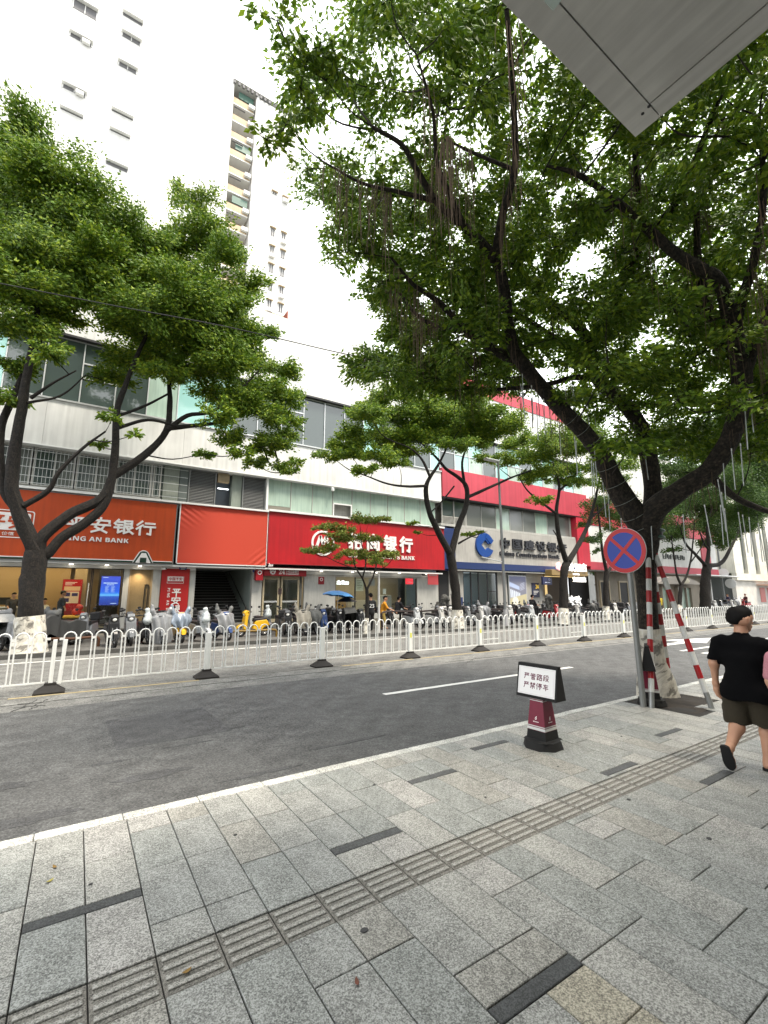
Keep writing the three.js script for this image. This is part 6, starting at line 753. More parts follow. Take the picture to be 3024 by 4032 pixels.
function buildTree(data, name, label, o) {
  const t = thing(name, label, 'tree', [0, 0, 0], 0, o.group);
  const [bx0, , bz0] = data.limbs[0][0]; t.position.set(bx0, 0, bz0);
  const sh = (p) => [p[0] - bx0, p[1], p[2] - bz0, p[3]];
  const limbs = data.limbs.map((l) => l.map(sh)), clumps = data.clumps.map(sh);
  { const a = limbs[0][0], b = limbs[0][1], u = 0.28 / b[1]; limbs[0].splice(1, 0, [a[0] + (b[0] - a[0]) * u, 0.28, a[2] + (b[2] - a[2]) * u, a[3] * 1.06]); a[1] = -0.12; a[3] *= 1.28; }
  obj('trunk', limbGeo(limbs[0], 14, 0.16, 7), o.bark, t);
  limbs.slice(1).forEach((l) => obj('limb', limbGeo(l, 9, 0.14, 5), o.bark, t));
  if (o.wash) { const pts = [], c = limbs[0]; for (let i = 0; i < 5; i++) { const y = -0.04 + (o.wash + 0.04) * i / 4; let k = 0; while (k < c.length - 2 && c[k + 1][1] < y) k++; const u = (y - c[k][1]) / (c[k + 1][1] - c[k][1]); pts.push([0, 1, 2].map((q) => c[k][q] * (1 - u) + c[k + 1][q] * u).concat((c[k][3] * (1 - u) + c[k + 1][3] * u) * 1.16 + 0.006)); } obj('whitewash', limbGeo(pts, 14, 0.1, 5), mWash, t); }
  const sam = []; limbs.slice(1).forEach((l) => { const c = new THREE.CatmullRomCurve3(l.map((p) => V(p[0], p[1], p[2])), false, 'centripetal'); for (let i = 2; i <= 14; i++) sam.push(c.getPoint(i / 14)); });
  const tw = [], lv = new Leaves(); const tips = [];
  for (const [x, y, z, r] of clumps) {
    const C = V(x, y, z); let best = null, bd = 1e9; for (const s of sam) { const d = s.distanceTo(C) + Math.max(0, s.y - C.y) * 1.2; if (d < bd) { bd = d; best = s; } } for (const s of tips) { const d = s.distanceTo(C) * 1.25 + Math.max(0, s.y - C.y) * 1.5; if (d < bd) { bd = d; best = s; } } tips.push(C);
    const mid = best.clone().lerp(C, 0.5).add(V(rr(-0.1, 0.1), -bd * 0.06, rr(-0.1, 0.1)).multiplyScalar(Math.min(1.5, bd))), r0 = Math.min(0.035, 0.008 + bd * 0.011) * (o.twig ?? 1);
    tw.push(limbGeo([[best.x, best.y, best.z, r0], [mid.x, mid.y, mid.z, r0 * 0.75], [x, y, z, r0 * 0.4]], 5, 0.1, 4));
    const sub = []; const ns = o.sprays ?? 7; for (let i = 0; i < ns; i++) { const d = V(rr(-1, 1), rr(-0.35, 0.75) * (o.flat ?? 0.8), rr(-1, 1)).normalize().multiplyScalar(r * rr(0.7, 1.15)); const e = C.clone().add(d); sub.push([C.clone().lerp(mid, rr(0, 0.3)), e]); tw.push(limbGeo([[x, y, z, r0 * 0.4], [x + d.x * 0.5, y + d.y * 0.5 + 0.04 * r, z + d.z * 0.5, r0 * 0.3], [e.x, e.y, e.z, r0 * 0.14]], 3, 0, 3)); }
    const tint = rnd(), n = Math.round(o.density * r * r * rr(0.8, 1.2));
    for (let i = 0; i < n; i++) {
      const [a, e] = pick(sub), u = Math.pow(rnd(), 0.6) * 1.05, q = C.clone().lerp(e, u), sp = r * (o.spread ?? 0.16) * (1 + 1.6 * rnd()); q.x += rr(-1, 1) * sp; q.y += rr(-1, 1) * sp * 0.75; q.z += rr(-1, 1) * sp;
      const k = rnd(), base = o.colours[k < 0.18 + tint * 0.25 ? 1 : k < 0.86 ? 0 : 2], b = rr(0.75, 1.25), dir = e.clone().sub(C).normalize().add(V(rr(-1, 1), rr(-0.6, 0.6), rr(-1, 1)).multiplyScalar(0.9)).normalize();
      lv.leaf(q.x, q.y, q.z, o.size * rr(0.7, 1.25), [base[0] * b, base[1] * b, base[2] * b], dir, o.droop ?? 0.35);
    }
  }
  obj('branches', merge(tw), o.bark, t); const cr = obj('crown', lv.geo(), mLeaf, t);
  return { t, lv, sam };
}
const green = [[0.12, 0.215, 0.014], [0.27, 0.36, 0.022], [0.07, 0.14, 0.014]], greenDeep = [[0.06, 0.125, 0.022], [0.10, 0.175, 0.024], [0.042, 0.088, 0.02]];
const rowG = 'street trees along the far pavement';
buildTree(TREES.street_tree_big, 'street_tree', 'big forked street tree with whitewashed trunk in front of the orange bank sign', { bark: mBark, wash: 1.12, density: 2900, size: 0.14, colours: green, group: rowG, sprays: 12, spread: 0.15, flat: 0.6 });
buildTree(TREES.street_tree_flat, 'street_tree', 'flat-crowned forked street tree between the red and the blue bank fronts', { bark: mBark, wash: 0.95, density: 2700, size: 0.14, colours: green, group: rowG, flat: 0.3, sprays: 10, spread: 0.13 });
buildTree(TREES.street_tree_forked, 'street_tree', 'forked street tree with whitewashed foot in front of the hotel sign', { bark: mBark, wash: 0.9, density: 2400, size: 0.14, colours: green, group: rowG, flat: 0.35, sprays: 9, spread: 0.13 });
buildTree(TREES.street_tree_slim, 'street_tree', 'slim dark street tree just behind the no-stopping sign', { bark: mBark, wash: 0.9, density: 1300, size: 0.14, colours: greenDeep, group: rowG });
buildTree(TREES.street_tree_young, 'street_tree', 'thin double-stemmed street tree beside the kiosk', { bark: mBark, wash: 0.8, density: 1100, size: 0.15, colours: greenDeep, group: rowG });
buildTree(TREES.street_tree_spreading, 'street_tree', 'thick spreading dark street tree behind the kiosk', { bark: mBark, density: 1100, size: 0.18, colours: greenDeep, group: rowG });
buildTree(TREES.sapling, 'street_tree', 'small thin sapling with layered leaves in front of the red bank sign', { bark: mBark, wash: 0.7, density: 3000, size: 0.11, colours: [[0.15, 0.21, 0.03], [0.24, 0.28, 0.045], [0.22, 0.13, 0.04]], group: rowG, flat: 0.3, sprays: 7, twig: 0.5 });
// far trees that close the street
for (const [x, z, h, w, l] of [[74, -34, 11, 4.5, 'dark green tree closing the street left of the pale stone building'], [70, -39, 9, 4, 'low dark tree behind the white corner building'], [90, -20, 12, 5, 'far tree standing in front of the pale stone building']]) {
  const cl = []; for (let i = 0; i < 26; i++) { const a = rr(0, 6.28), q = Math.sqrt(rnd()) * w, y = h * rr(0.3, 1); cl.push([x + Math.cos(a) * q * (1.2 - y / h * 0.6), y, z + Math.sin(a) * q * 0.8, rr(1, 1.6)]); }
  buildTree({ limbs: [[[x, 0, z, 0.3], [x, 2, z, 0.26], [x + 0.2, 4, z, 0.22]], [[x + 0.2, 4, z, 0.2], [x - 1, 6, z, 0.12], [x - 1.5, h * 0.8, z, 0.05]], [[x + 0.2, 4, z, 0.2], [x + 1.2, 6, z, 0.12], [x + 1.6, h * 0.8, z, 0.05]]], clumps: cl }, 'far_tree', l, { bark: mBark, density: 330, size: 0.3, colours: greenDeep, group: 'trees at the far end of the street', sprays: 6 });
}
// the near fig tree with aerial roots
const ban = buildTree(TREES.banyan, 'fig_tree', 'large spreading fig tree with hanging aerial roots, propped by striped poles', { bark: mBarkGrey, wash: 1.2, density: 2200, size: 0.094, spread: 0.15, colours: [[0.115, 0.205, 0.014], [0.225, 0.32, 0.02], [0.07, 0.14, 0.014]], sprays: 8, droop: 0.55, twig: 0.7 });
{
  const roots = []; const [ox, , oz] = TREES.banyan.limbs[0][0];
  const hang = TREES.banyan.limbs.filter((l, i) => i > 0); 
  for (let i = 0; i < 420; i++) { const l = pick(hang), k = Math.floor(rr(1, l.length - 1)), u = rnd(), a = l[k], b = l[k + 1] ?? l[k], x = a[0] + (b[0] - a[0]) * u - ox, y = a[1] + (b[1] - a[1]) * u, z = a[2] + (b[2] - a[2]) * u - oz; if (y < 3.6) continue; const L = Math.min(y - 2.9, rr(0.4, 1.6)), n = 1 + Math.floor(rnd() * 3); for (let q = 0; q < n; q++) { const dx = rr(-0.08, 0.08), dz = rr(-0.08, 0.08), LL = L * rr(0.6, 1), s = rr(0.003, 0.0075); roots.push(limbGeo([[x + dx, y, z + dz, s], [x + dx * 1.5 + rr(-0.03, 0.03), y - LL * 0.5, z + dz * 1.5, s * 0.8], [x + dx * 1.6 + rr(-0.05, 0.05), y - LL, z + dz * 1.6, s * 0.4]], 3, 0, 3)); } }
  const o = obj('aerial_roots', merge(roots), mRoot, ban.t); o.userData.kind = 'stuff';
}
{ // decorative hanging light tubes on the fig tree (unlit)
  const mT = P(0.62, 0.66, 0.66, 0.25, { transmission: 0.3, thickness: 0 }); const g1 = merge([cyl(0.0075, 0.0075, 0.62, 0, -0.51, 0, 8)]), g2 = cyl(0.009, 0.009, 0.04, 0, -0.18, 0, 8), g3 = cyl(0.0025, 0.0025, 0.18, 0, -0.09, 0, 4);
  const limbs = TREES.banyan.limbs; const spots = []; const along = (l, a, b, n, where) => { const c = new THREE.CatmullRomCurve3(limbs[l].map((p) => V(p[0], p[1], p[2]))); for (let i = 0; i < n; i++) { const p = c.getPoint(a + (b - a) * (i + rnd() * 0.7) / n); spots.push([p.x + rr(-0.12, 0.12), p.y - rr(0.02, 0.3), p.z + rr(-0.12, 0.12), where]); } };
  along(1, 0.1, 0.5, 14, 'the long limb leaning over the road'); along(8, 0.15, 0.8, 10, 'the upright middle limb'); along(14, 0.05, 0.45, 9, 'the thick curved limb over the walking man'); along(18, 0.1, 0.9, 10, 'the low thin limb nearest the stone building'); along(13, 0.0, 0.45, 6, 'the thin level branch of the middle limb');
  for (const [x, y, z, where] of spots) { const t = thing('light_tube', 'thin white light tube hung on ' + where, 'light tube', [x, y, z], 0, 'light tubes hung in the fig tree'); t.rotation.set(rr(-0.06, 0.06), 0, rr(-0.06, 0.06)); obj('tube', g1, mT, t); obj('cap', g2, mat.offWhite, t); obj('cord', g3, mat.darkMetal, t); }
}
{ // thin cords wound round the trunk and limbs
  const w = []; const c = new THREE.CatmullRomCurve3(TREES.banyan.limbs[1].map((p) => V(p[0], p[1], p[2])));
  for (let i = 0; i < 9; i++) { const t = 0.02 + i * 0.035, p = c.getPoint(t), tan = c.getTangent(t), R = 0.235 - i * 0.012, n = V(0, 0, 1).cross(tan).normalize(), b = tan.clone().cross(n); const pts = []; for (let k = 0; k < 12; k++) { const a = k / 12 * 6.283; pts.push([p.x + (n.x * Math.cos(a) + b.x * Math.sin(a)) * R, p.y + (n.y * Math.cos(a) + b.y * Math.sin(a)) * R, p.z + (n.z * Math.cos(a) + b.z * Math.sin(a)) * R]); } w.push(tube(pts, 0.005, 24, 4, true)); }
  const q = merge(w); q.translate(-TREES.banyan.limbs[0][0][0], 0, -TREES.banyan.limbs[0][0][2]); obj('wound_cord', q, M(0.2, 0.22, 0.2, 0.6), ban.t);
}

// ================================================================ CANOPY OVER THE NEAR PAVEMENT
{
  const t = thing('shop_canopy', 'pale grey panelled canopy overhanging the near pavement', 'canopy', [3.43, 5.5, -1.475]);
  const m = M(0.72, 0.71, 0.69, 0.55, { map: rep(tPlaster, 0.5) }), mj = M(0.05, 0.05, 0.048, 0.8), th = 0.6, E = 0.19;
  for (let x = 0; x > -18; x -= 3) obj('edge_panel', metreUV(b2(x - 2.994, x, 0, th, 0, E)), m, t);
  for (const [a, b] of [[E + 0.009, 2.4], [2.406, 5.9]]) obj('edge_panel', metreUV(b2(-0.16, 0, 0, th, a, b)), m, t);
  for (let x = -0.17; x > -17; x -= 3) for (const [c, d] of [[E + 0.009, 2.4], [2.406, 5.9]]) obj('soffit_panel', metreUV(b2(x - 2.994, x, 0.002, th, c, d)), m, t);
  obj('joint_backing', b2(-17.9, -0.01, 0.03, th - 0.02, 0.01, 5.88), mj, t);
  for (const [x, z] of [[-0.14, 0.13], [-0.155, 0.185]]) obj('screw', cyl(0.012, 0.012, 0.006, x, -0.001, z, 10), mat.darkMetal, t);
  obj('lamp_bracket', [rb(0.09, 0.04, 0.09, 0.01, -1.32, -0.015, 0.2)], P(0.5, 0.62, 0.58, 0.1, { clearcoat: 1 }), t);
  // the building the canopy belongs to, behind the photographer
  const w = thing('shop_building', 'pale tiled shop building that carries the canopy, behind the viewpoint', 'building', [10, 0, 4.45]); obj('wall', metreUV(b2(-50, 50, 0, 17, 0, 8)), mat.paleWall, w);
  for (let x = -26; x < 40; x += 3.3) for (let y = 6.6; y < 16; y += 3.2) { const g = new THREE.Group(); g.name = 'window'; w.add(g); obj('pane', b2(x, x + 1.9, y, y + 1.7, -0.03, -0.01), mat.tintGlass, g); obj('sill', b2(x - 0.1, x + 2.0, y - 0.12, y - 0.01, -0.16, -0.005), mat.offWhite, g); }
  for (let x = -18; x < 40; x += 4.4) { const g = new THREE.Group(); g.name = 'shop_front'; w.add(g); obj('pane', b2(x, x + 3.8, 0.1, 3.1, -0.03, -0.01), mat.tintGlass, g); obj('frame', [b2(x - 0.1, x - 0.005, 0, 3.2, -0.08, -0.005), b2(x + 3.805, x + 3.9, 0, 3.2, -0.08, -0.005)], mat.alu, g); }
}
// ================================================================ NEAR STREET FURNITURE
const mSignRed = M(0.48, 0.012, 0.018, 0.4), mSignBlue = M(0.012, 0.045, 0.34, 0.4), mTapeWhite = M(0.62, 0.63, 0.62, 0.45, { map: rep(tLight, 4) }), mTapeRed = M(0.36, 0.008, 0.012, 0.4, { map: rep(tLight, 4) });
{
  const t = thing('traffic_sign', 'round blue no-stopping sign with red cross on a grey pole', 'traffic sign', [7.93, 0, -4.27]); t.rotation.set(0.0, 0, 0.012);
  obj('pole', [rod([0.02, -0.05, 0], [-0.0, 2.92, 0], 0.047, 0.045, 16)], mat.galv, t);
  const r = 0.39, disc = (rad, d, x) => { const g = new THREE.CylinderGeometry(rad, rad, d, 48); g.rotateZ(Math.PI / 2); g.translate(x, 2.57, -0.02); return g; };
  const head = new THREE.Group(); head.name = 'sign_face'; t.add(head); head.rotation.y = -0.06;
  obj('back_plate', disc(r, 0.012, -0.058), mat.alu, head); obj('blue_field', disc(r * 0.83, 0.004, -0.068), mSignBlue, head);
  { const q = new THREE.Shape(); q.absarc(0, 0, r * 0.985, 0, Math.PI * 2); const h = new THREE.Path(); h.absarc(0, 0, r * 0.80, 0, Math.PI * 2, true); q.holes.push(h); const e = new THREE.ExtrudeGeometry(q, { depth: 0.005, bevelEnabled: false, curveSegments: 40 }); e.rotateY(-Math.PI / 2); e.translate(-0.067, 2.57, -0.02); obj('red_ring', e, mSignRed, head); }
  for (const s of [0.785, -0.785]) { const g = bx(0.006 + (s > 0 ? 0.001 : 0), r * 1.64, r * 0.15); g.rotateX(s); g.translate(-0.0715, 2.57, -0.02); obj('red_bar', g, mSignRed, head); }
  obj('clamp', [rb(0.05, 0.04, 0.13, 0.01, -0.03, 2.4, 0), rb(0.05, 0.04, 0.13, 0.01, -0.03, 2.74, 0)], mat.greyMetal, t);
}
function stripedPole(x, z, label) {
  const top = V(8.83, 2.95, -4.36), base = V(x, 0, z), d = top.clone().sub(base), L = d.length(); const t = thing('support_pole', label, 'pole', [x, 0, z], 0, 'striped poles propping the fig tree'); t.quaternion.setFromUnitVectors(V(0, 1, 0), d.normalize());
  obj('steel_tube', cyl(0.042, 0.042, L + 0.03, 0, L / 2 - 0.02, 0, 16), mat.galv, t); let y = 0.24, k = 0; const g = {}; while (y < L - 0.05) { const h = Math.min(0.215, L - y); obj(k % 2 ? 'red_band' : 'white_band', cyl(0.0445, 0.0445, h, 0, y + h / 2, 0, 16), k % 2 ? mTapeRed : mTapeWhite, t); y += 0.215; k++; }
}
stripedPole(7.99, -4.16, 'red and white striped pole standing right beside the grey sign pole'); stripedPole(9.68, -4.64, 'red and white striped pole on the kerb side, behind the fig trunk'); stripedPole(8.78, -3.61, 'red and white striped pole slanting over the soil bed towards the walking man');
{ const t = thing('pole_collar', 'dark green collar holding the striped poles round the fig trunk', 'collar', [8.83, 2.86, -4.38]); const ring = (y, r) => { const g = new THREE.TorusGeometry(r, 0.028, 8, 28); g.rotateX(Math.PI / 2); g.translate(0, y, 0); return g; }; obj('ring', [ring(0, 0.27), ring(0.12, 0.28)], M(0.01, 0.06, 0.035, 0.5), t); obj('pad', cyl(0.26, 0.27, 0.2, 0, 0.06, 0, 20), mat.black, t); }
function coneSign(x, z, turn, label, text) {
  const t = thing('cone_sign', label, 'cone', [x, 0, z], turn);
  const s = (w0, w1, y0, y1) => { const g = new THREE.CylinderGeometry(w1 * 0.7071, w0 * 0.7071, y1 - y0, 4, 1); g.rotateY(Math.PI / 4); g.translate(0, (y0 + y1) / 2, 0); return flat(g); };
  const mC = M(0.17, 0.005, 0.028, 0.45, { map: rep(tLight, 2) });
  const W = (y) => 0.27 - (y - 0.09) * 0.20;
  const oct = new THREE.CylinderGeometry(0.215, 0.24, 0.085, 8, 1); oct.rotateY(Math.PI / 8); oct.translate(0, 0.0425, 0); obj('rubber_base', [flat(oct), s(0.33, 0.3, 0.085, 0.1)], mat.rubber, t);
  const fnorm = (g) => { g.computeVertexNormals(); return g; };
  obj('black_foot', fnorm(s(W(0.1), W(0.2), 0.1, 0.2)), mat.rubber, t); obj('cone_body', fnorm(s(W(0.2), W(0.6), 0.2, 0.6)), mC, t); obj('white_stripe', [fnorm(s(W(0.205) + 0.004, W(0.235) + 0.004, 0.205, 0.235)), fnorm(s(W(0.243) + 0.004, W(0.253) + 0.004, 0.243, 0.253))], mTapeWhite, t); obj('white_stripe', [fnorm(s(W(0.555) + 0.004, W(0.575) + 0.004, 0.555, 0.575)), fnorm(s(W(0.535) + 0.004, W(0.543) + 0.004, 0.535, 0.543))], mTapeWhite, t);
  const logo = canvasTex(128, 128, (c) => { c.clearRect(0, 0, 128, 128); c.fillStyle = '#efe2e2'; c.beginPath(); c.ellipse(62, 44, 16, 20, 0.3, 0, 7); c.fill(); c.beginPath(); c.ellipse(70, 18, 7, 12, 0.7, 0, 7); c.fill(); c.fillRect(14, 84, 26, 14); c.fillRect(46, 86, 68, 10); c.fillStyle = '#7c1030'; c.beginPath(); c.ellipse(62, 46, 7, 10, 0.3, 0, 7); c.fill(); });
  for (const a of [0, 1]) { const q = new THREE.PlaneGeometry(0.1, 0.1); q.rotateX(-0.1); q.translate(0, 0.32, W(0.32) / 2 + 0.006); q.rotateY(a ? -Math.PI / 2 : 0); obj('printed_logo', q, new THREE.MeshStandardMaterial({ map: logo, transparent: true, alphaTest: 0.4, roughness: 0.5 }), t); }
  // A-shaped board: faces -x and +x, triangular black ends
  const bw = 0.56, y0 = 0.57, y1 = 0.955, d0 = 0.095, d1 = 0.022; const tri = new THREE.Shape(); tri.moveTo(-d0, 0); tri.lineTo(d0, 0); tri.lineTo(d1, y1 - y0); tri.lineTo(-d1, y1 - y0); tri.closePath();
  const e = new THREE.ExtrudeGeometry(tri, { depth: bw, bevelEnabled: true, bevelThickness: 0.008, bevelSize: 0.008, bevelSegments: 2 }); e.translate(0, y0, -bw / 2); obj('board_frame', e, mat.rubber, t);
  const face = canvasTex(640, 440, (c, w, h) => { c.fillStyle = '#f4f3f1'; c.fillRect(0, 0, w, h); c.strokeStyle = '#c9b4b8'; c.lineWidth = 3; c.strokeRect(20, 18, w - 40, h - 36); if (text) { c.strokeStyle = '#5e1430'; hanCanvas(c, '严管路段', 96, 96, 104, 12); hanCanvas(c, '严禁停车', 96, 238, 104, 12); } });
  const ang = Math.atan2(d0 - d1, y1 - y0), q = new THREE.PlaneGeometry(bw - 0.035, (y1 - y0) * 0.86); q.rotateX(-ang); q.translate(0, (y0 + y1) / 2 - 0.002, (d0 + d1) / 2 + 0.0115); q.rotateY(-Math.PI / 2); obj('board_face', q, M(0.85, 0.85, 0.85, 0.4, { map: face }), t);
}
coneSign(4.93, -3.92, 0.06, 'dark red cone with a white two-line no-parking board on the near pavement', true);
coneSign(8.28, -4.3, 2.05, 'dark cone sign half hidden behind the striped pole beside the fig trunk', false);
{ // overhead cable
  const a = [-8, 8.5, -13.4], p = [[-1.99, 8.29, -11.7], [0.05, 8.21, -11.11], [2.3, 7.93, -10.09], [4.67, 7.28, -8.61], [6.61, 6.51, -6.85], [7.96, 5.69, -5.1], [8.62, 4.81, -4.11]];
  tag(obj('overhead_cable', tube([a, ...p], 0.013, 60, 6), mat.black), 'thin black cable strung across the street to the fig tree', 'cable');
}
// street lamp posts and a slim white pole on the far pavement
{
  const t = thing('lamp_post', 'tall thin grey lamp post in front of the round blue emblem', 'lamp post', [20.5, 0, -18.4]); obj('pole', rod([0, 0, 0], [-0.05, 9.6, 0], 0.095, 0.06, 14), mat.greyMetal, t); obj('arm', [rod([0, 3.6, 0], [-1.75, 3.82, 0], 0.03, 0.025)], mat.alu, t); obj('base', cyl(0.13, 0.12, 0.9, 0, 0.45, 0, 14), M(0.35, 0.35, 0.36, 0.6), t); obj('lamp_head', rb(1.1, 0.12, 0.3, 0.05, -0.6, 9.65, 0), mat.alu, t);
  const u = thing('slim_pole', 'slim white pole with small cameras beside the sapling', 'pole', [11.95, 0, -18.5]); obj('pole', rod([0, 0, 0], [0, 2.75, 0], 0.06, 0.05, 12), M(0.5, 0.5, 0.48, 0.5), u); obj('arm', [rod([0, 2.7, 0], [-0.3, 2.78, 0], 0.03), rb(0.22, 0.1, 0.1, 0.03, -0.36, 2.78, 0)], M(0.5, 0.5, 0.48, 0.5), u);
  for (const [x, z, h, l] of [[69.5, -25.6, 9, 'far grey lamp post before the pale stone building'], [66.5, -26.6, 5.2, 'far short dark post beside the corner building canopy']]) { const v = thing('lamp_post', l, 'lamp post', [x, 0, z]); obj('pole', rod([0, 0, 0], [-0.3, h, 0], 0.13, 0.1, 10), mat.greyMetal, v); if (h > 6) { obj('arm', [rod([-0.2, h - 0.3, 0], [3, h, 0], 0.05), rod([-0.2, h - 2.9, 0], [1.8, h - 2.9, 0], 0.05)], mat.alu, v); obj('round_sign', [3.7, 2.4].map((y, i) => { const g = new THREE.CylinderGeometry(0.62, 0.62, 0.04, 20); g.rotateZ(Math.PI / 2); g.translate(-0.3 + i * 0.5, y + 0.6, 0.3 + i * 0.5); return g; }), mat.offWhite, v); } }
}
// kiosk
{
  const t = thing('kiosk', 'old beige street kiosk with glazed cases and an oval emblem', 'kiosk', [45.6, 0, -20.4]); const m = M(0.30, 0.26, 0.21, 0.7, { map: rep(tPlaster, 0.5) });
  obj('body', metreUV(b2(-3.2, 3.2, 0, 2.7, -1.6, -0.4)), m, t); for (const [a, b] of [[-2.6, -1.2], [0.3, 3.0]]) { const c = new THREE.Group(); c.name = 'glass_case'; t.add(c); obj('frame', [b2(a, a + 0.1, 0.3, 2.4, -0.4, -0.1), b2(b - 0.1, b, 0.3, 2.4, -0.4, -0.1), b2(a + 0.1, b - 0.1, 2.3, 2.4, -0.4, -0.1), b2(a + 0.1, b - 0.1, 0.3, 0.42, -0.4, -0.1), b2((a + b) / 2 + 0.3, (a + b) / 2 + 0.38, 0.42, 2.3, -0.4, -0.12)], m, c); obj('pane', b2(a + 0.1, b - 0.1, 0.42, 2.3, -0.3, -0.29), mat.greenGlass, c); }
  const sh = new THREE.Shape(); sh.moveTo(-3.9, 2.72); sh.quadraticCurveTo(0, 3.9, 3.9, 2.72); sh.lineTo(3.9, 2.6); sh.lineTo(-3.9, 2.6); const g = new THREE.ExtrudeGeometry(sh, { depth: 2.0, bevelEnabled: false }); g.translate(0, 0, -1.7); obj('roof', g, M(0.34, 0.31, 0.27, 0.6), t); const e = new THREE.SphereGeometry(1, 20, 10); e.scale(0.7, 0.25, 0.05); e.translate(1.2, 2.92, 0.3); obj('emblem', e, M(0.6, 0.55, 0.42, 0.5), t);
}
// low barriers on the far pavement
function barrier(x0, x1, z, h, m, label) { const t = thing('barrier_rail', label, 'barrier', [(x0 + x1) / 2, 0, z]); const w = (x1 - x0) / 2; obj('rail', tube([[-w, 0, 0], [-w, h * 0.5, 0], [-w, h - 0.06, 0], [-w + 0.06, h, 0], [0, h, 0], [w - 0.06, h, 0], [w, h - 0.06, 0], [w, h * 0.5, 0], [w, 0, 0]], 0.045, 60, 8), m, t); return t; }
barrier(-0.8, 0.78, -19.3, 0.3, M(0.20, 0.07, 0.02, 0.7, { map: rep(tGrain, 2) }), 'low rusty orange barrier rail right of the big tree'); barrier(5.3, 7.24, -19.25, 0.28, M(0.45, 0.26, 0.02, 0.6, { map: rep(tGrain, 2) }), 'low yellow barrier rail under the yellow scooter');
barrier(12.9, 17.2, -19.7, 0.86, M(0.03, 0.018, 0.015, 0.6), 'dark brown waist-high barrier rail in front of the bank window'); barrier(19.4, 24.0, -19.7, 0.84, M(0.03, 0.018, 0.015, 0.6), 'dark brown waist-high barrier rail in front of the glass bank doors');
{ // blue umbrella over a cart
  const t = thing('umbrella', 'open blue and black umbrella over the scooters by the bank window', 'umbrella', [10.42, 0, -20.1]); const g = new THREE.SphereGeometry(0.95, 24, 10, 0, Math.PI * 2, 0, 0.95), p = g.attributes.position; for (let i = 0; i < p.count; i++) { const a = Math.atan2(p.getZ(i), p.getX(i)), r = Math.hypot(p.getX(i), p.getZ(i)); p.setY(i, (p.getY(i) - 0.95) * 0.62 - 0.04 * r * Math.cos(a * 8) * r); } g.computeVertexNormals(); g.translate(0, 1.95, 0); obj('canopy', g, M(0.05, 0.24, 0.55, 0.5, { side: THREE.DoubleSide }), t); obj('shaft', rod([0.05, 0.55, 0], [0, 2.0, 0], 0.014), mat.alu, t); obj('tip', cyl(0.012, 0.006, 0.08, 0, 1.98, 0, 8), mat.black, t); t.rotation.z = -0.12;
  const u = thing('umbrella', 'dark folded parasol just right of the blue umbrella', 'umbrella', [11.25, 0, -20.4]); const c = new THREE.ConeGeometry(0.55, 0.3, 16, 1, true); c.translate(0, 1.55, 0); obj('canopy', c, M(0.01, 0.012, 0.018, 0.6, { side: THREE.DoubleSide }), u); obj('shaft', rod([0, 0.4, 0], [0, 1.68, 0], 0.014), mat.alu, u);
}

// ================================================================ SMOOTH BODIES (people, lions, cloth)
function field(bones, lo, hi, n, k = 0.02) { // bones: [ax,ay,az,ra, bx,by,bz,rb]; smooth union of tapered capsules -> geometry
  const mc = new MarchingCubes(n, undefined, false, false, 300000); mc.isolation = 0; const s = n, half = s / 2, sx = (hi[0] - lo[0]) / 2, sy = (hi[1] - lo[1]) / 2, sz = (hi[2] - lo[2]) / 2, cx = (hi[0] + lo[0]) / 2, cy = (hi[1] + lo[1]) / 2, cz = (hi[2] + lo[2]) / 2;
  const B = bones.map((b) => { const d = [b[4] - b[0], b[5] - b[1], b[6] - b[2]], L = d[0] * d[0] + d[1] * d[1] + d[2] * d[2] || 1e-9; return [...b, ...d, L]; }); const F = mc.field;
  for (let z = 0; z < s; z++) { const wz = cz + (z - half) / half * sz; for (let y = 0; y < s; y++) { const wy = cy + (y - half) / half * sy; for (let x = 0; x < s; x++) { const wx = cx + (x - half) / half * sx; let m = 1e3; for (const b of B) { const px = wx - b[0], py = wy - b[1], pz = wz - b[2]; let t = (px * b[8] + py * b[9] + pz * b[10]) / b[11]; t = t < 0 ? 0 : t > 1 ? 1 : t; const qx = px - b[8] * t, qy = py - b[9] * t, qz = pz - b[10] * t, d = Math.sqrt(qx * qx + qy * qy + qz * qz) - (b[3] + (b[7] - b[3]) * t); const h = Math.max(k - Math.abs(m - d), 0) / k; m = Math.min(m, d) - h * h * k * 0.25; } F[z * s * s + y * s + x] = -m; } } }
  mc.update(); const c = mc.count, P0 = new Float32Array(c * 3), N0 = new Float32Array(c * 3); for (let i = 0; i < c; i++) { P0[i * 3] = mc.positionArray[i * 3] * sx + cx; P0[i * 3 + 1] = mc.positionArray[i * 3 + 1] * sy + cy; P0[i * 3 + 2] = mc.positionArray[i * 3 + 2] * sz + cz; const nx = mc.normalArray[i * 3] / sx, ny = mc.normalArray[i * 3 + 1] / sy, nz = mc.normalArray[i * 3 + 2] / sz, l = Math.hypot(nx, ny, nz) || 1; N0[i * 3] = nx / l; N0[i * 3 + 1] = ny / l; N0[i * 3 + 2] = nz / l; }
  const g = new THREE.BufferGeometry(); g.setAttribute('position', new THREE.BufferAttribute(P0, 3)); g.setAttribute('normal', new THREE.BufferAttribute(N0, 3)); return metreUV(clean(g));
}
const bounds = (bones, pad) => { const lo = [9e9, 9e9, 9e9], hi = [-9e9, -9e9, -9e9]; for (const b of bones) for (const [o, r] of [[0, 3], [4, 7]]) for (let i = 0; i < 3; i++) { lo[i] = Math.min(lo[i], b[o + i] - b[r] - pad); hi[i] = Math.max(hi[i], b[o + i] + b[r] + pad); } return [lo, hi]; };
const body = (bones, n, k) => { const [lo, hi] = bounds(bones, 0.03); return field(bones, lo, hi, n, k); };
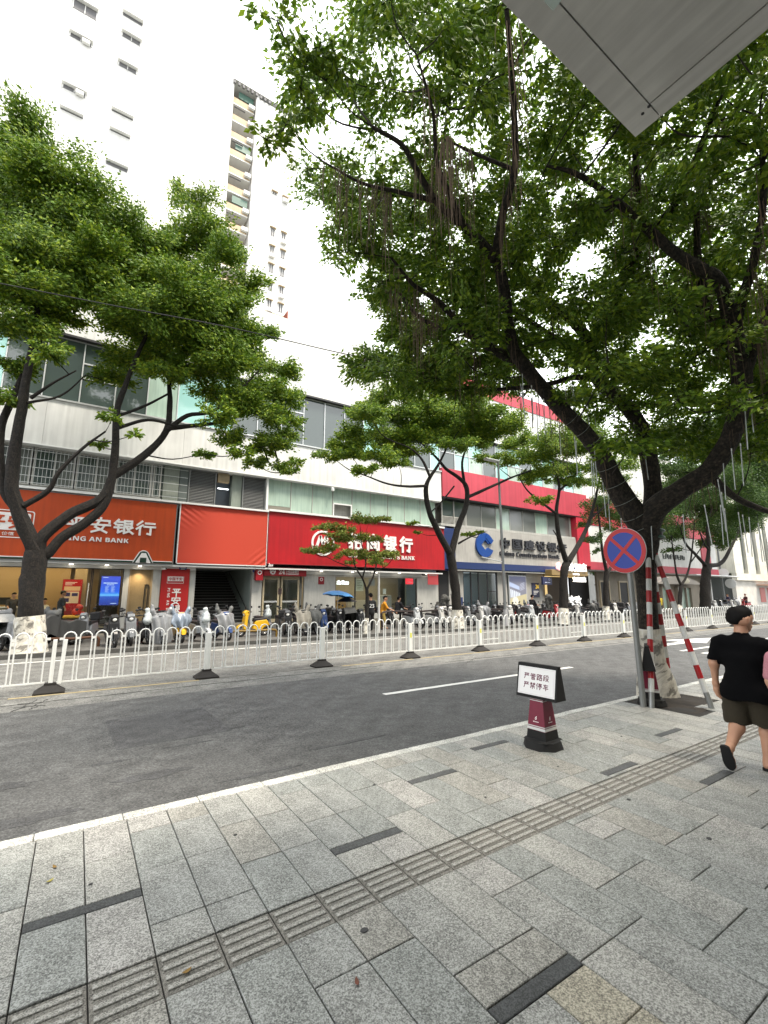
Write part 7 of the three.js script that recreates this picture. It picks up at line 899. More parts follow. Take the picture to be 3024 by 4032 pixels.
const chain = (pts) => { const a = []; for (let i = 0; i + 1 < pts.length; i++) a.push([...pts[i], ...pts[i + 1]]); return a; };
function wrinkle(g, amp, f) { const p = g.attributes.position, n = g.attributes.normal; for (let i = 0; i < p.count; i++) { const d = amp * (fbm(p.getX(i) * 0.7 + p.getZ(i) * 0.6 + 3, p.getY(i) * 0.8 + 3, f, 3) - 0.5); p.setXYZ(i, p.getX(i) + n.getX(i) * d, p.getY(i) + n.getY(i) * d, p.getZ(i) + n.getZ(i) * d); } return g; }
const mSkin = P(0.50, 0.27, 0.17, 0.55, { sheen: 0.2, sheenRoughness: 0.6 }), mSkinLight = P(0.56, 0.32, 0.22, 0.55), mHair = P(0.005, 0.0045, 0.0045, 0.75, { specularIntensity: 0.35 }), mTee = P(0.004, 0.0042, 0.005, 0.95, { map: rep(tCloth, 3), specularIntensity: 0.25 }), mShorts = M(0.042, 0.033, 0.017, 0.9, { map: rep(tCloth, 4) }), mPink = M(0.72, 0.30, 0.36, 0.8, { map: rep(tCloth, 3) }), mShoe = M(0.006, 0.006, 0.006, 0.75);
function hand(w, dirDown, side, s = 1) { // relaxed hand hanging from wrist w; side: -1 / 1 thumb forward (+x), palm inward
  const [x, y, z] = w, out = [[x, y, z, 0.026 * s, x + 0.015, y - 0.075 * s, z, 0.034 * s]]; const f = [[0.035, 0.075, 0.0088], [0.013, 0.088, 0.009], [-0.008, 0.082, 0.0086], [-0.028, 0.066, 0.0078]];
  for (const [dx, L, r] of f) { const bx0 = x + 0.013 + dx, by = y - 0.085 * s; out.push([bx0, by + 0.02, z, r + 0.003, bx0 + 0.006, by - L * 0.5, z - side * 0.008, r], [bx0 + 0.006, by - L * 0.5, z - side * 0.008, r, bx0 + 0.014, by - L * 0.92, z - side * 0.03, r * 0.85]); }
  out.push([x + 0.03, y - 0.025, z - side * 0.01, 0.014, x + 0.062, y - 0.062, z - side * 0.018, 0.011], [x + 0.062, y - 0.062, z - side * 0.018, 0.011, x + 0.066, y - 0.098, z - side * 0.026, 0.009]); return out;
}
function headGeo(x, y, z, yaw, s = 1) { // head centre; face looks along +x turned by yaw
  const c = Math.cos(yaw), q = Math.sin(yaw), P3 = (f, u, r) => [x + (f * c - r * -q * -1) * s, y + u * s, z + (-f * q * -1 + r * c) * s];
  const pt = (f, u, r, rad) => [x + (f * c + r * q) * s, y + u * s, z + (f * q - r * c) * -1 * s, rad * s];
  const B = [[...pt(-0.02, 0.035, 0, 0.088), ...pt(0.018, 0.03, 0, 0.084)], [...pt(0.03, -0.04, 0, 0.06), ...pt(0.05, -0.085, 0, 0.036)], [...pt(-0.02, 0.0, 0.045, 0.05), ...pt(-0.02, 0.0, -0.045, 0.05)], [...pt(0.088, 0.01, 0, 0.012), ...pt(0.105, -0.028, 0, 0.015)], [...pt(0.085, -0.062, 0.015, 0.009), ...pt(0.085, -0.062, -0.015, 0.009)], [...pt(0.075, 0.03, 0.03, 0.016), ...pt(0.075, 0.03, -0.03, 0.016)]];
  for (const r of [0.078, -0.078]) B.push([...pt(-0.005, 0.02, r, 0.012), ...pt(-0.01, -0.02, r * 1.05, 0.009)], [...pt(-0.02, 0.012, r * 1.12, 0.011), ...pt(-0.016, -0.012, r * 1.1, 0.009)]);
  const hair = [[...pt(-0.026, 0.052, 0, 0.087), ...pt(0.022, 0.062, 0, 0.08)], [...pt(-0.055, 0.02, 0.026, 0.054), ...pt(-0.055, 0.02, -0.026, 0.054)], [...pt(-0.03, 0.03, 0.042, 0.05), ...pt(0.03, 0.07, 0.03, 0.045)], [...pt(-0.03, 0.03, -0.042, 0.05), ...pt(0.03, 0.07, -0.03, 0.045)], [...pt(0.03, 0.1, 0.0, 0.05), ...pt(0.07, 0.085, 0.0, 0.03)], [...pt(-0.06, 0.0, 0.02, 0.042), ...pt(-0.06, 0.0, -0.02, 0.042)]]; const eyes = [0.032, -0.032].map((r) => pt(0.083, 0.012, r, 0.011));
  return { B, hair, eyes };
}
{ // the man walking away, in a black T-shirt and olive shorts
  const t = thing('person', 'person in black T-shirt and olive shorts walking away in flip-flops', 'person', [6.3, 0, -2.21], 0.0); t.scale.z = 1.08;
  // x forward, y up, z right of the walker
  const hip = 0.84, H = headGeo(0.045, 1.54, 0.0, -0.55, 1.12);
  const legR = chain([[0.0, hip, 0.10, 0.095], [0.05, 0.45, 0.105, 0.062], [0.035, 0.36, 0.105, 0.064], [-0.03, 0.09, 0.10, 0.037], [-0.03, 0.05, 0.10, 0.037]]), footR = chain([[-0.06, 0.05, 0.10, 0.036], [0.05, 0.04, 0.105, 0.036], [0.14, 0.035, 0.11, 0.026]]);
  const legL = chain([[0.0, hip, -0.10, 0.095], [-0.02, 0.46, -0.11, 0.062], [-0.08, 0.38, -0.112, 0.066], [-0.33, 0.215, -0.11, 0.037], [-0.37, 0.2, -0.11, 0.036]]), footL = chain([[-0.385, 0.19, -0.11, 0.036], [-0.36, 0.1, -0.105, 0.036], [-0.31, 0.035, -0.10, 0.024]]);
  const torso = [[0, hip + 0.02, 0.06, 0.12, 0, hip + 0.02, -0.06, 0.12], [0, 0.86, 0, 0.15, 0.02, 1.12, 0, 0.145], [0.01, 1.12, 0.075, 0.115, 0.01, 1.12, -0.075, 0.115], [-0.01, 1.265, 0.11, 0.07, -0.01, 1.265, -0.11, 0.07], [0, 1.31, 0, 0.06, 0.02, 1.42, 0, 0.055], [0.02, 1.4, 0, 0.057, 0.035, 1.5, 0, 0.054]];
  const armL = chain([[0, 1.25, -0.19, 0.05], [-0.045, 1.05, -0.262, 0.045], [-0.035, 1.02, -0.266, 0.043], [0.0, 0.81, -0.285, 0.027]]), armR = chain([[0, 1.25, 0.19, 0.05], [0.03, 1.05, 0.25, 0.045], [0.05, 1.02, 0.252, 0.043], [0.14, 0.84, 0.23, 0.027]]);
  const skinBones = [...torso, ...legR, ...footR, ...legL, ...footL, ...armL, ...armR, ...hand([0.0, 0.81, -0.285], 0, -1, 1.05), ...hand([0.14, 0.84, 0.23], 0, 1, 1)];
  const skin = merge([body(skinBones, 150, 0.028), body(H.B, 84, 0.03)]); obj('body', skin, mSkin, t);
  obj('hair', wrinkle(body(H.hair.map((b) => b.slice()), 70, 0.02), 0.014, 60), mHair, t);
  const eyeG = H.eyes.map((e) => { const g = new THREE.SphereGeometry(e[3], 10, 8); g.translate(e[0], e[1], e[2]); return g; }); obj('eyes', eyeG, mat.black, t);
  const tee = [[0, 0.74, 0.08, 0.178, 0, 0.74, -0.08, 0.178], [0, 0.82, 0.02, 0.168, 0.01, 1.1, 0.03, 0.15], [0, 0.82, -0.02, 0.165, 0.01, 1.1, -0.03, 0.15], [0.01, 1.15, 0.1, 0.125, 0.01, 1.15, -0.1, 0.125], [-0.015, 1.28, 0.14, 0.085, -0.015, 1.28, -0.14, 0.085], [0, 1.32, 0, 0.082, 0.01, 1.37, 0, 0.068], ...chain([[0, 1.275, -0.2, 0.078], [-0.035, 1.10, -0.25, 0.072]]), ...chain([[0, 1.275, 0.2, 0.078], [0.025, 1.10, 0.24, 0.072]])];
  const cut = (g, keep) => { const p = g.attributes.position, n = g.attributes.normal, pos = [], nor = []; for (let i = 0; i < p.count; i += 3) { const c = [0, 1, 2].map((a) => (p.getComponent(i, a) + p.getComponent(i + 1, a) + p.getComponent(i + 2, a)) / 3); if (keep(c)) for (let j = 0; j < 3; j++) { pos.push(p.getX(i + j), p.getY(i + j), p.getZ(i + j)); nor.push(n.getX(i + j), n.getY(i + j), n.getZ(i + j)); } } const o = new THREE.BufferGeometry(); o.setAttribute('position', new THREE.Float32BufferAttribute(pos, 3)); o.setAttribute('normal', new THREE.Float32BufferAttribute(nor, 3)); return metreUV(clean(o)); };
  const DS = (m) => { const c = m.clone(); c.side = THREE.DoubleSide; return c; };
  obj('t_shirt', cut(wrinkle(body(tee, 110, 0.05), 0.03, 18), (c) => c[1] > 0.685 + 0.012 * Math.sin(c[2] * 20) && c[1] < 1.415 && !(Math.abs(c[2]) > 0.215 && c[1] < 1.085)), DS(mTee), t);
  const shorts = [[0, 0.8, 0.06, 0.15, 0, 0.8, -0.06, 0.15], ...chain([[0, 0.8, 0.1, 0.13], [0.045, 0.44, 0.115, 0.118]]), ...chain([[0, 0.8, -0.1, 0.13], [-0.015, 0.45, -0.12, 0.118]])];
  obj('shorts', cut(wrinkle(body(shorts, 100, 0.03), 0.028, 18), (c) => c[1] > 0.43 + 0.01 * Math.sin(c[2] * 40) && c[1] < 0.79), DS(mShorts), t);
  const sole = (w) => { const s = new THREE.Shape(); s.moveTo(-0.1, -0.035); s.quadraticCurveTo(-0.13, 0, -0.1, 0.035); s.lineTo(0.06, 0.048); s.quadraticCurveTo(0.16, 0.05, 0.165, 0.0); s.quadraticCurveTo(0.15, -0.045, 0.06, -0.046); s.closePath(); const g = new THREE.ExtrudeGeometry(s, { depth: 0.02, bevelEnabled: true, bevelSize: 0.004, bevelThickness: 0.004, bevelSegments: 2 }); g.rotateX(-Math.PI / 2); return g; };
  const fR = sole(); fR.translate(0.02, 0.006, 0.10); const strapR = tube([[0.02, 0.03, 0.055], [0.07, 0.075, 0.08], [0.08, 0.08, 0.11], [0.02, 0.03, 0.15]], 0.012, 14, 6); obj('flip_flop', [fR, strapR], mShoe, t);
  const fL = sole(); fL.translate(-0.1, 0, 0); fL.rotateZ(-1.17); fL.translate(-0.388, 0.062, -0.105); { fL.computeBoundingBox(); } obj('flip_flop', fL, mShoe, t);
}
{ // neighbour in pink at the picture edge
  const t = thing('person', 'person in a pink T-shirt walking beside the one in black, cut by the picture edge', 'person', [6.1, 0, -1.72], 0);
  const H = headGeo(0.03, 1.42, 0, 0, 0.98), torso = [[0, 0.8, 0.05, 0.11, 0, 0.8, -0.05, 0.11], [0, 0.82, 0, 0.135, 0.01, 1.05, 0, 0.125], [0, 1.17, 0.1, 0.075, 0, 1.17, -0.1, 0.075], [0, 1.22, 0, 0.065, 0.02, 1.38, 0, 0.05]];
  const legs = [...chain([[0, 0.78, 0.085, 0.085], [0.06, 0.42, 0.09, 0.056], [0.02, 0.08, 0.09, 0.034]]), ...chain([[0.02, 0.05, 0.09, 0.033], [0.14, 0.035, 0.095, 0.024]]), ...chain([[0, 0.78, -0.085, 0.085], [-0.02, 0.42, -0.09, 0.056], [-0.16, 0.1, -0.09, 0.034]]), ...chain([[-0.17, 0.06, -0.09, 0.033], [-0.05, 0.035, -0.09, 0.024]])];
  const armL = chain([[0, 1.17, -0.165, 0.05], [-0.02, 0.95, -0.205, 0.042], [0.0, 0.92, -0.207, 0.04], [0.02, 0.74, -0.2, 0.025]]), armR = chain([[0, 1.17, 0.165, 0.05], [0.02, 0.95, 0.205, 0.042], [0.1, 0.76, 0.2, 0.025]]);
  obj('body', merge([body([...torso, ...legs, ...armL, ...armR, ...hand([0.02, 0.74, -0.2], 0, -1, 0.95), ...hand([0.1, 0.76, 0.2], 0, 1, 0.95)], 120, 0.028), body(H.B, 70, 0.03)]), mSkinLight, t); obj('hair', body(H.hair, 60, 0.02), mHair, t);
  obj('t_shirt', wrinkle(body([[0, 0.78, 0.04, 0.14, 0, 0.78, -0.04, 0.14], [0, 0.8, 0, 0.16, 0.01, 1.05, 0, 0.15], [0, 1.17, 0.1, 0.092, 0, 1.17, -0.1, 0.092], ...chain([[0, 1.17, -0.165, 0.075], [-0.015, 1.0, -0.198, 0.066]]), ...chain([[0, 1.17, 0.165, 0.075], [0.015, 1.0, 0.198, 0.066]])], 90, 0.04), 0.02, 14), mPink, t); obj('skirt', wrinkle(body([[0, 0.72, 0.05, 0.15, 0, 0.72, -0.05, 0.15], [0, 0.7, 0, 0.17, 0.02, 0.5, 0, 0.17]], 60, 0.04), 0.02, 14), M(0.05, 0.05, 0.07, 0.8), t);
}
// people on the far side, built on one simple pose function
function smallPerson(label, x, z, turn, top, legsM, { h = 1.7, sit = 0, arm = 0.2, y = 0, bend = 0, step = 0.12, hat = false, skin = mSkin, n = 60 } = {}) {
  const s = h / 1.7, t = thing('person', label, 'person', [x, y, z], turn); const hy = sit ? 0.55 : 0.88, tx = bend * 0.5, H = headGeo(tx + 0.03, hy + 0.72 - bend * 0.2, 0, 0, 1.04);
  const torso = [[0, hy, 0.05, 0.115, 0, hy, -0.05, 0.115], [0, hy, 0, 0.14, tx * 0.7, hy + 0.3, 0, 0.145], [tx * 0.8, hy + 0.44 - bend * 0.1, 0.12, 0.08, tx * 0.8, hy + 0.44 - bend * 0.1, -0.12, 0.08], [tx * 0.8, hy + 0.45 - bend * 0.1, 0, 0.07, tx + 0.02, hy + 0.66 - bend * 0.2, 0, 0.05]];
  const leg = (q, f) => sit ? chain([[0, hy - 0.03, q, 0.085], [0.38, hy, q * 1.3, 0.06], [0.36, 0.1, q * 1.3, 0.038], [0.46, 0.05, q * 1.3, 0.035]]) : chain([[0, hy, q, 0.085], [f * 0.6, 0.46, q, 0.06], [f, 0.08, q, 0.036], [f + 0.12, 0.045, q, 0.03]]);
  const armB = (q, f) => chain([[tx * 0.8, hy + 0.43 - bend * 0.1, q, 0.052], [tx * 0.8 + f * 0.4, hy + 0.2, q * 1.25, 0.042], [tx * 0.8 + f * 1.6, hy + (sit ? 0.12 : 0.02), q * 1.1, 0.03], [tx * 0.8 + f * 1.8, hy + (sit ? 0.1 : -0.06), q * 1.05, 0.034]]);
  const g = merge([body([...torso, ...leg(0.09, step), ...leg(-0.09, -step), ...armB(0.19, arm), ...armB(-0.19, arm * 0.7)], n, 0.03), body(H.B, 44, 0.03)]); obj('body', g, skin, t); obj('hair', body(H.hair, 36, 0.02), mHair, t);
  obj('shirt', body([...torso.slice(0, 3).map((b) => b.map((v, i) => (i === 3 || i === 7 ? v + 0.022 : v))), ...armB(0.19, arm).slice(0, 1).map((b) => b.map((v, i) => (i === 3 || i === 7 ? v + 0.018 : v))), ...armB(-0.19, arm * 0.7).slice(0, 1).map((b) => b.map((v, i) => (i === 3 || i === 7 ? v + 0.018 : v)))], 50, 0.04), top, t);
  obj('trousers', body([...leg(0.09, step).slice(0, 2), ...leg(-0.09, -step).slice(0, 2), torso[0]].map((b) => b.map((v, i) => (i === 3 || i === 7 ? v + 0.016 : v))), 50, 0.03), legsM, t);
  if (hat) obj('cap', [(() => { const q = new THREE.SphereGeometry(0.115, 16, 8, 0, 6.283, 0, 1.5); q.scale(1.05, 0.75, 1); q.translate(tx + 0.02, hy + 0.79 - bend * 0.2, 0); return q; })(), (() => { const q = new THREE.CylinderGeometry(0.1, 0.1, 0.012, 14, 1, false, 0, Math.PI); q.translate(tx + 0.1, hy + 0.79 - bend * 0.2, 0); return q; })()], mat.black, t);
  t.scale.setScalar(s); return t;
}
const mBlk = M(0.012, 0.012, 0.014, 0.85), mDenim = M(0.02, 0.025, 0.04, 0.85);
const p23 = smallPerson('person in a black numbered football shirt standing right of the sapling', 12.0, -19.3, 0.3, mBlk, mBlk, { h: 1.78, arm: 0.15 });
{ const g = new TextGeometry('23', { font: SANS, size: 0.16, depth: 0.01, curveSegments: 3 }); g.rotateY(-Math.PI / 2); g.translate(-0.17, 1.08, -0.13); p23.rotation.y = 1.35; const o = obj('shirt_number', g, mat.offWhite, p23); }
smallPerson('person in an orange-yellow top and pale yellow trousers beside the slim pole', 13.3, -20.2, -0.5, M(0.62, 0.26, 0.01, 0.8), M(0.5, 0.36, 0.1, 0.8), { h: 1.68, arm: 0.35, bend: 0.2 });
smallPerson('person in dark clothes seated on a scooter beside the bank window', 14.7, -20.9, 0.2, mBlk, mBlk, { sit: 1, y: 0.28, arm: 0.28, bend: 0.25 });
smallPerson('person in black seen in front of the glowing advert box', 26.1, -21, 0, mBlk, mBlk, { sit: 1, y: 0.3, arm: 0.28 });
smallPerson('security guard in dark uniform and cap standing in the bank lobby', -0.6, -27.6, 0.2, M(0.012, 0.016, 0.028, 0.7), M(0.012, 0.016, 0.028, 0.7), { h: 1.74, y: 0.16, hat: true, arm: 0.08 });
smallPerson('bank clerk in dark vest and white sleeves behind the lobby counter', -2.55, -28.3, -1.2, M(0.05, 0.045, 0.045, 0.8), mBlk, { h: 1.68, y: 0.16, arm: 0.25, bend: 0.15, skin: mSkinLight });
smallPerson('person seated inside the bank lobby just right of the big tree trunk', -1.35, -28.9, -1, M(0.6, 0.58, 0.5, 0.8), mBlk, { sit: 1, y: 0.16, arm: 0.2 });
smallPerson('person in a red top near the foot of the hotel sign tree', 28.0, -19.9, 1.2, M(0.5, 0.02, 0.03, 0.8), mBlk, { sit: 1, y: 0.2, arm: 0.25 });
smallPerson('person in yellow top behind the railing near the kiosk', 42.2, -20.4, 1, M(0.55, 0.4, 0.02, 0.8), mDenim, { h: 1.66, n: 50 });
smallPerson('person in dark purple riding clothes near the far lamp post', 62, -22.5, 2.6, M(0.03, 0.02, 0.06, 0.8), mDenim, { sit: 1, y: 0.3, n: 46 }); smallPerson('person in maroon riding a scooter at the far crossing', 65.5, -22, 2.6, M(0.10, 0.02, 0.025, 0.8), mDenim, { sit: 1, y: 0.3, n: 46 });
smallPerson('person in a pale pink top riding towards the camera at the far crossing', 78, -21.5, 3.1, M(0.6, 0.3, 0.28, 0.8), mDenim, { sit: 1, y: 0.3, n: 46 }); smallPerson('person in dark clothes riding at the far crossing beyond the walking man', 84, -20.5, 3.1, mBlk, mDenim, { sit: 1, y: 0.3, n: 46 });

// ---- stone lions
function lion(x, label, mirror) {
  const t = thing('stone_lion', label, 'statue', [x, 0, -24.6], 0.2 * mirror); const m = M(0.24, 0.235, 0.22, 0.85, { map: rep(tGrain, 2) });
  obj('pedestal', [rb(0.95, 0.5, 1.2, 0.03, 0, 0.25, 0), rb(1.1, 0.1, 1.35, 0.02, 0, 0.05, 0), rb(1.05, 0.08, 1.3, 0.02, 0, 0.52, 0)], m, t);
  const B = [[0, 0.78, -0.3, 0.26, 0, 1.12, 0.08, 0.23], [0, 1.1, 0.1, 0.22, 0, 1.4, 0.2, 0.25], [0, 1.42, 0.2, 0.24, 0, 1.46, 0.34, 0.17], [0, 1.38, 0.42, 0.1, 0, 1.36, 0.48, 0.09], ...[-1, 1].flatMap((s) => [[0.17 * s, 1.1, 0.22, 0.11, 0.17 * s, 0.62, 0.3, 0.085], [0.17 * s, 0.6, 0.3, 0.085, 0.17 * s, 0.6, 0.42, 0.08], [0.24 * s, 0.78, -0.25, 0.18, 0.27 * s, 0.62, 0.05, 0.1], [0.17 * s, 1.62, 0.16, 0.06, 0.2 * s, 1.66, 0.14, 0.04]]), ...Array.from({ length: 10 }, (_, i) => { const a = i / 10 * 6.283; return [Math.cos(a) * 0.24, 1.42 + Math.sin(a) * 0.24, 0.14, 0.085, Math.cos(a) * 0.27, 1.42 + Math.sin(a) * 0.27, 0.1, 0.07]; }), [0, 0.8, -0.5, 0.07, 0.05, 1.15, -0.55, 0.09]];
  obj('body', wrinkle(body(B, 74, 0.04), 0.02, 24), m, t);
}
lion(21.2, 'carved stone guardian lion between the red and the blue bank fronts', 1); lion(32.5, 'carved stone guardian lion below the 24-hour notice board', -1);

// ================================================================ SCOOTERS
const mTyre = M(0.014, 0.014, 0.014, 0.85), mChrome = M(0.6, 0.6, 0.6, 0.25, { metalness: 0.9 }), mSeat = M(0.012, 0.012, 0.013, 0.55), mLamp = P(0.75, 0.75, 0.72, 0.12, { clearcoat: 1 });
const SG = (() => {
  const wheel = new THREE.TorusGeometry(0.185, 0.048, 8, 22), rimG = merge([(() => { const g = new THREE.TorusGeometry(0.135, 0.014, 6, 20); return g; })(), ...[0, 1, 2, 3, 4].map((i) => { const g = bx(0.026, 0.13, 0.02, 0, 0.068, 0); g.rotateZ(i * 1.2566); return g; }), (() => { const g = new THREE.CylinderGeometry(0.045, 0.045, 0.08, 12); g.rotateX(Math.PI / 2); return g; })()]);
  const prof = (pts, w, b = 0.02) => { const s = new THREE.Shape(); pts.forEach(([x, y], i) => (i ? s.lineTo(x, y) : s.moveTo(x, y))); const g = new THREE.ExtrudeGeometry(s, { depth: w - 2 * b, bevelEnabled: true, bevelSize: b, bevelThickness: b, bevelSegments: 2, curveSegments: 4 }); g.translate(0, 0, -w / 2 + b); return flat(g); };
  return { wheel, rimG, rear: prof([[-0.62, 0.46], [-0.5, 0.66], [-0.05, 0.62], [0.02, 0.42], [0.06, 0.27], [-0.22, 0.24], [-0.4, 0.4]], 0.27, 0.05), floor: prof([[0.0, 0.24], [0.42, 0.24], [0.5, 0.36], [0.46, 0.38], [0.38, 0.3], [0.0, 0.3]], 0.28, 0.02), shield: prof([[0.42, 0.3], [0.5, 0.34], [0.44, 0.78], [0.4, 0.92], [0.34, 0.9], [0.37, 0.7]], 0.34, 0.03), fender: prof([[0.38, 0.34], [0.46, 0.46], [0.62, 0.5], [0.76, 0.44], [0.8, 0.34], [0.74, 0.4], [0.6, 0.45], [0.48, 0.4]], 0.14, 0.02), seat: prof([[-0.56, 0.68], [-0.52, 0.75], [-0.2, 0.72], [0.02, 0.73], [0.03, 0.66], [-0.06, 0.63], [-0.5, 0.665]], 0.25, 0.035), head: prof([[0.3, 0.9], [0.42, 0.88], [0.47, 1.0], [0.4, 1.06], [0.3, 1.03]], 0.24, 0.04) };
})();
const paint = (r, g, b) => P(r, g, b, 0.32, { clearcoat: 0.7, clearcoatRoughness: 0.15 });
const PAINT = { black: paint(0.012, 0.012, 0.014), white: paint(0.5, 0.5, 0.48), grey: paint(0.16, 0.17, 0.18), red: paint(0.35, 0.012, 0.015), yellow: paint(0.62, 0.36, 0.01), blue: paint(0.02, 0.05, 0.16), silver: paint(0.4, 0.42, 0.43) };
function scooter(label, x, z, turn, col, { box = false, drape = null, tilt = 0.06, bag = false, quilt = false } = {}) {
  const t = thing('scooter', label, 'scooter', [x, 0, z], turn, 'scooters parked along the far pavement'); const p = PAINT[col];
  for (const [wx, n] of [[0.6, 'wheel'], [-0.46, 'wheel']]) { const w = new THREE.Group(); w.name = n; t.add(w); obj('tyre', SG.wheel, mTyre, w).position.set(wx, 0.235, 0); obj('rim', SG.rimG, mChrome, w).position.set(wx, 0.235, 0); }
  obj('rear_body', SG.rear, p, t); obj('floorboard', SG.floor, mSeat, t); obj('leg_shield', SG.shield, p, t); obj('fender', SG.fender, p, t); obj('seat', SG.seat, mSeat, t); obj('head_cowl', SG.head, p, t);
  obj('fork', [rod([0.41, 0.85, 0.06], [0.6, 0.235, 0.075], 0.018), rod([0.41, 0.85, -0.06], [0.6, 0.235, -0.075], 0.018)], mat.greyMetal, t);
  obj('handlebar', [tube([[0.27, 1.02, -0.34], [0.31, 1.03, -0.2], [0.36, 1.0, 0], [0.31, 1.03, 0.2], [0.27, 1.02, 0.34]], 0.014, 16, 6), rod([0.27, 1.02, 0.34], [0.29, 1.025, 0.24], 0.02), rod([0.27, 1.02, -0.34], [0.29, 1.025, -0.24], 0.02)], mat.black, t);
  { const g = new THREE.SphereGeometry(0.075, 14, 10); g.scale(0.5, 1, 1); g.translate(0.47, 0.94, 0); obj('headlight', g, mLamp, t); }
  for (const s of [-1, 1]) obj('mirror', [rod([0.3, 1.03, 0.2 * s], [0.27, 1.2, 0.3 * s], 0.006, 0.006, 5), (() => { const g = new THREE.SphereGeometry(0.06, 10, 8); g.scale(0.35, 0.8, 1.1); g.translate(0.27, 1.23, 0.31 * s); return g; })()], mat.black, t);
  obj('tail_lamp', rb(0.04, 0.07, 0.16, 0.015, -0.63, 0.52, 0), M(0.35, 0.01, 0.01, 0.3), t); obj('rear_rack', [tube([[-0.5, 0.7, 0.1], [-0.72, 0.74, 0.08], [-0.72, 0.74, -0.08], [-0.5, 0.7, -0.1]], 0.012, 14, 5)], mat.darkMetal, t);
  if (box) { obj('top_box', rb(0.36, 0.32, 0.38, 0.05, -0.72, 0.93, 0), col === 'yellow' ? PAINT.black : box === 2 ? PAINT.white : mSeat, t); }
  if (bag) obj('plastic_bag', wrinkle(body([[0.52, 1.0, 0, 0.12, 0.55, 0.85, 0.03, 0.14], [0.5, 1.1, 0, 0.08, 0.5, 1.22, 0.02, 0.07]], 40, 0.05), 0.08, 20), P(0.6, 0.65, 0.66, 0.3, { transmission: 0.3, thickness: 0 }), t);
  if (drape) { // wind quilt hung over the handlebars, with sleeves over the mirrors
    const W = 40, Hn = 34, g = new THREE.PlaneGeometry(1, 1, W, Hn), q = g.attributes.position, len = drape.len ?? 0.85, ph = rnd() * 9; for (let i = 0; i < q.count; i++) { const u = q.getX(i) * 2, v = 0.5 - q.getY(i); const wid = 0.40 - 0.1 * v + 0.03 * Math.sin(v * 7 + ph); let zz = u * wid, y = 1.12 - v * len - 0.10 * u * u * (1 - v), xx = 0.47 + 0.13 * Math.sin(Math.min(1, v * 1.6) * 1.6) - 0.16 * u * u + 0.035 * Math.sin(u * 9 + v * 3 + ph) * (0.3 + v) + 0.02 * Math.sin(u * 17 - v * 6 + ph * 2) * v; if (v < 0.08) xx -= 0.22 * (1 - v / 0.08); q.setXYZ(i, xx, y, zz); } g.computeVertexNormals(); obj('wind_quilt', metreUV(g), drape.m, t);
    for (const s of [-1, 1]) obj('mirror_sleeve', wrinkle(body([[0.28, 1.06, 0.22 * s, 0.075, 0.27, 1.2, 0.3 * s, 0.075], [0.27, 1.2, 0.3 * s, 0.075, 0.26, 1.33 + 0.06 * s, 0.31 * s, 0.05]], 30, 0.04), 0.03, 20), drape.m2 ?? drape.m, t);
  }
  t.rotation.set(tilt, turn, 0, 'YXZ'); return t;
}
function covered(label, x, z, turn, m, m2, len = 1.7, h = 1.1) { // scooter under a sheet
  const t = thing('scooter', label, 'scooter', [x, 0, z], turn, 'scooters parked along the far pavement'); for (const wx of [0.6, -0.5]) { const w = new THREE.Group(); w.name = 'wheel'; t.add(w); obj('tyre', SG.wheel, mTyre, w).position.set(wx, 0.235, 0); obj('rim', SG.rimG, mChrome, w).position.set(wx, 0.235, 0); }
  obj('rear_body', SG.rear, PAINT.black, t); obj('floorboard', SG.floor, mSeat, t);
  const g = new THREE.PlaneGeometry(1, 1, 60, 44), q = g.attributes.position, ph = rnd() * 9; for (let i = 0; i < q.count; i++) { const u = q.getX(i) + 0.5, v = q.getY(i) * 2, xx = (u - 0.5) * len, top = (u > 0.62 ? h - 0.25 * Math.pow((u - 0.72) / 0.28, 2) : h * 0.78 - 0.1 * Math.pow((u - 0.2) / 0.3, 2) + Math.max(0, (u - 0.4) / 0.22) * h * 0.2), a = Math.abs(v), drop = a < 0.3 ? 0 : (a - 0.3) / 0.7, wv = u > 0.62 ? 0.3 : 0.17; const zz = Math.sign(v) * (a < 0.3 ? a / 0.3 * wv : wv + 0.05 * drop + 0.03 * Math.sin(u * 30 + ph) * drop), y = top - drop * (h * 0.72) * (0.85 + 0.12 * Math.sin(u * 13 + ph)) + 0.02 * Math.sin(u * 19 + v * 6 + ph) + 0.03 * (fbm(u, v * 0.5 + 0.5, 12, 3) - 0.5); q.setXYZ(i, xx, y, zz); } g.computeVertexNormals(); obj('cover', metreUV(g), m, t);
  if (m2) { const e = wrinkle(body([[0.3, h + 0.02, -0.2, 0.12, 0.3, h + 0.02, 0.2, 0.12], [0.35, h + 0.1, 0.24, 0.09, 0.3, h + 0.2, 0.28, 0.06], [0.35, h + 0.02, -0.24, 0.09, 0.3, h + 0.12, -0.28, 0.06]], 40, 0.05), 0.06, 18); obj('front_cover', e, m2, t); } return t;
}
const cl = (r, g, b, ro = 0.6, o = {}) => M(r, g, b, ro, { side: THREE.DoubleSide, map: rep(tCloth, 2), ...o });
const cSilver = cl(0.36, 0.37, 0.38, 0.35, { metalness: 0.35 }), cWhite = cl(0.5, 0.5, 0.48), cGrey = cl(0.15, 0.155, 0.15), cDark = cl(0.045, 0.047, 0.046), cBlue = cl(0.3, 0.36, 0.44, 0.4, { metalness: 0.2 }), cBeige = cl(0.5, 0.46, 0.38);
const F = -Math.PI / 2; // nose towards the road
covered('scooter under a white and grey sheet at the left picture edge', -2.2, -19.9, F + 0.5, cWhite, cSilver, 1.7, 1.15); covered('scooter under a pale sheet immediately left of the big tree', -1.75, -19.5, F + 0.9, cSilver, null, 1.6, 0.95);
covered('scooter under a large dark grey sheet right of the big tree trunk', -0.4, -20.0, F - 0.9, cDark, cGrey, 1.75, 1.12);
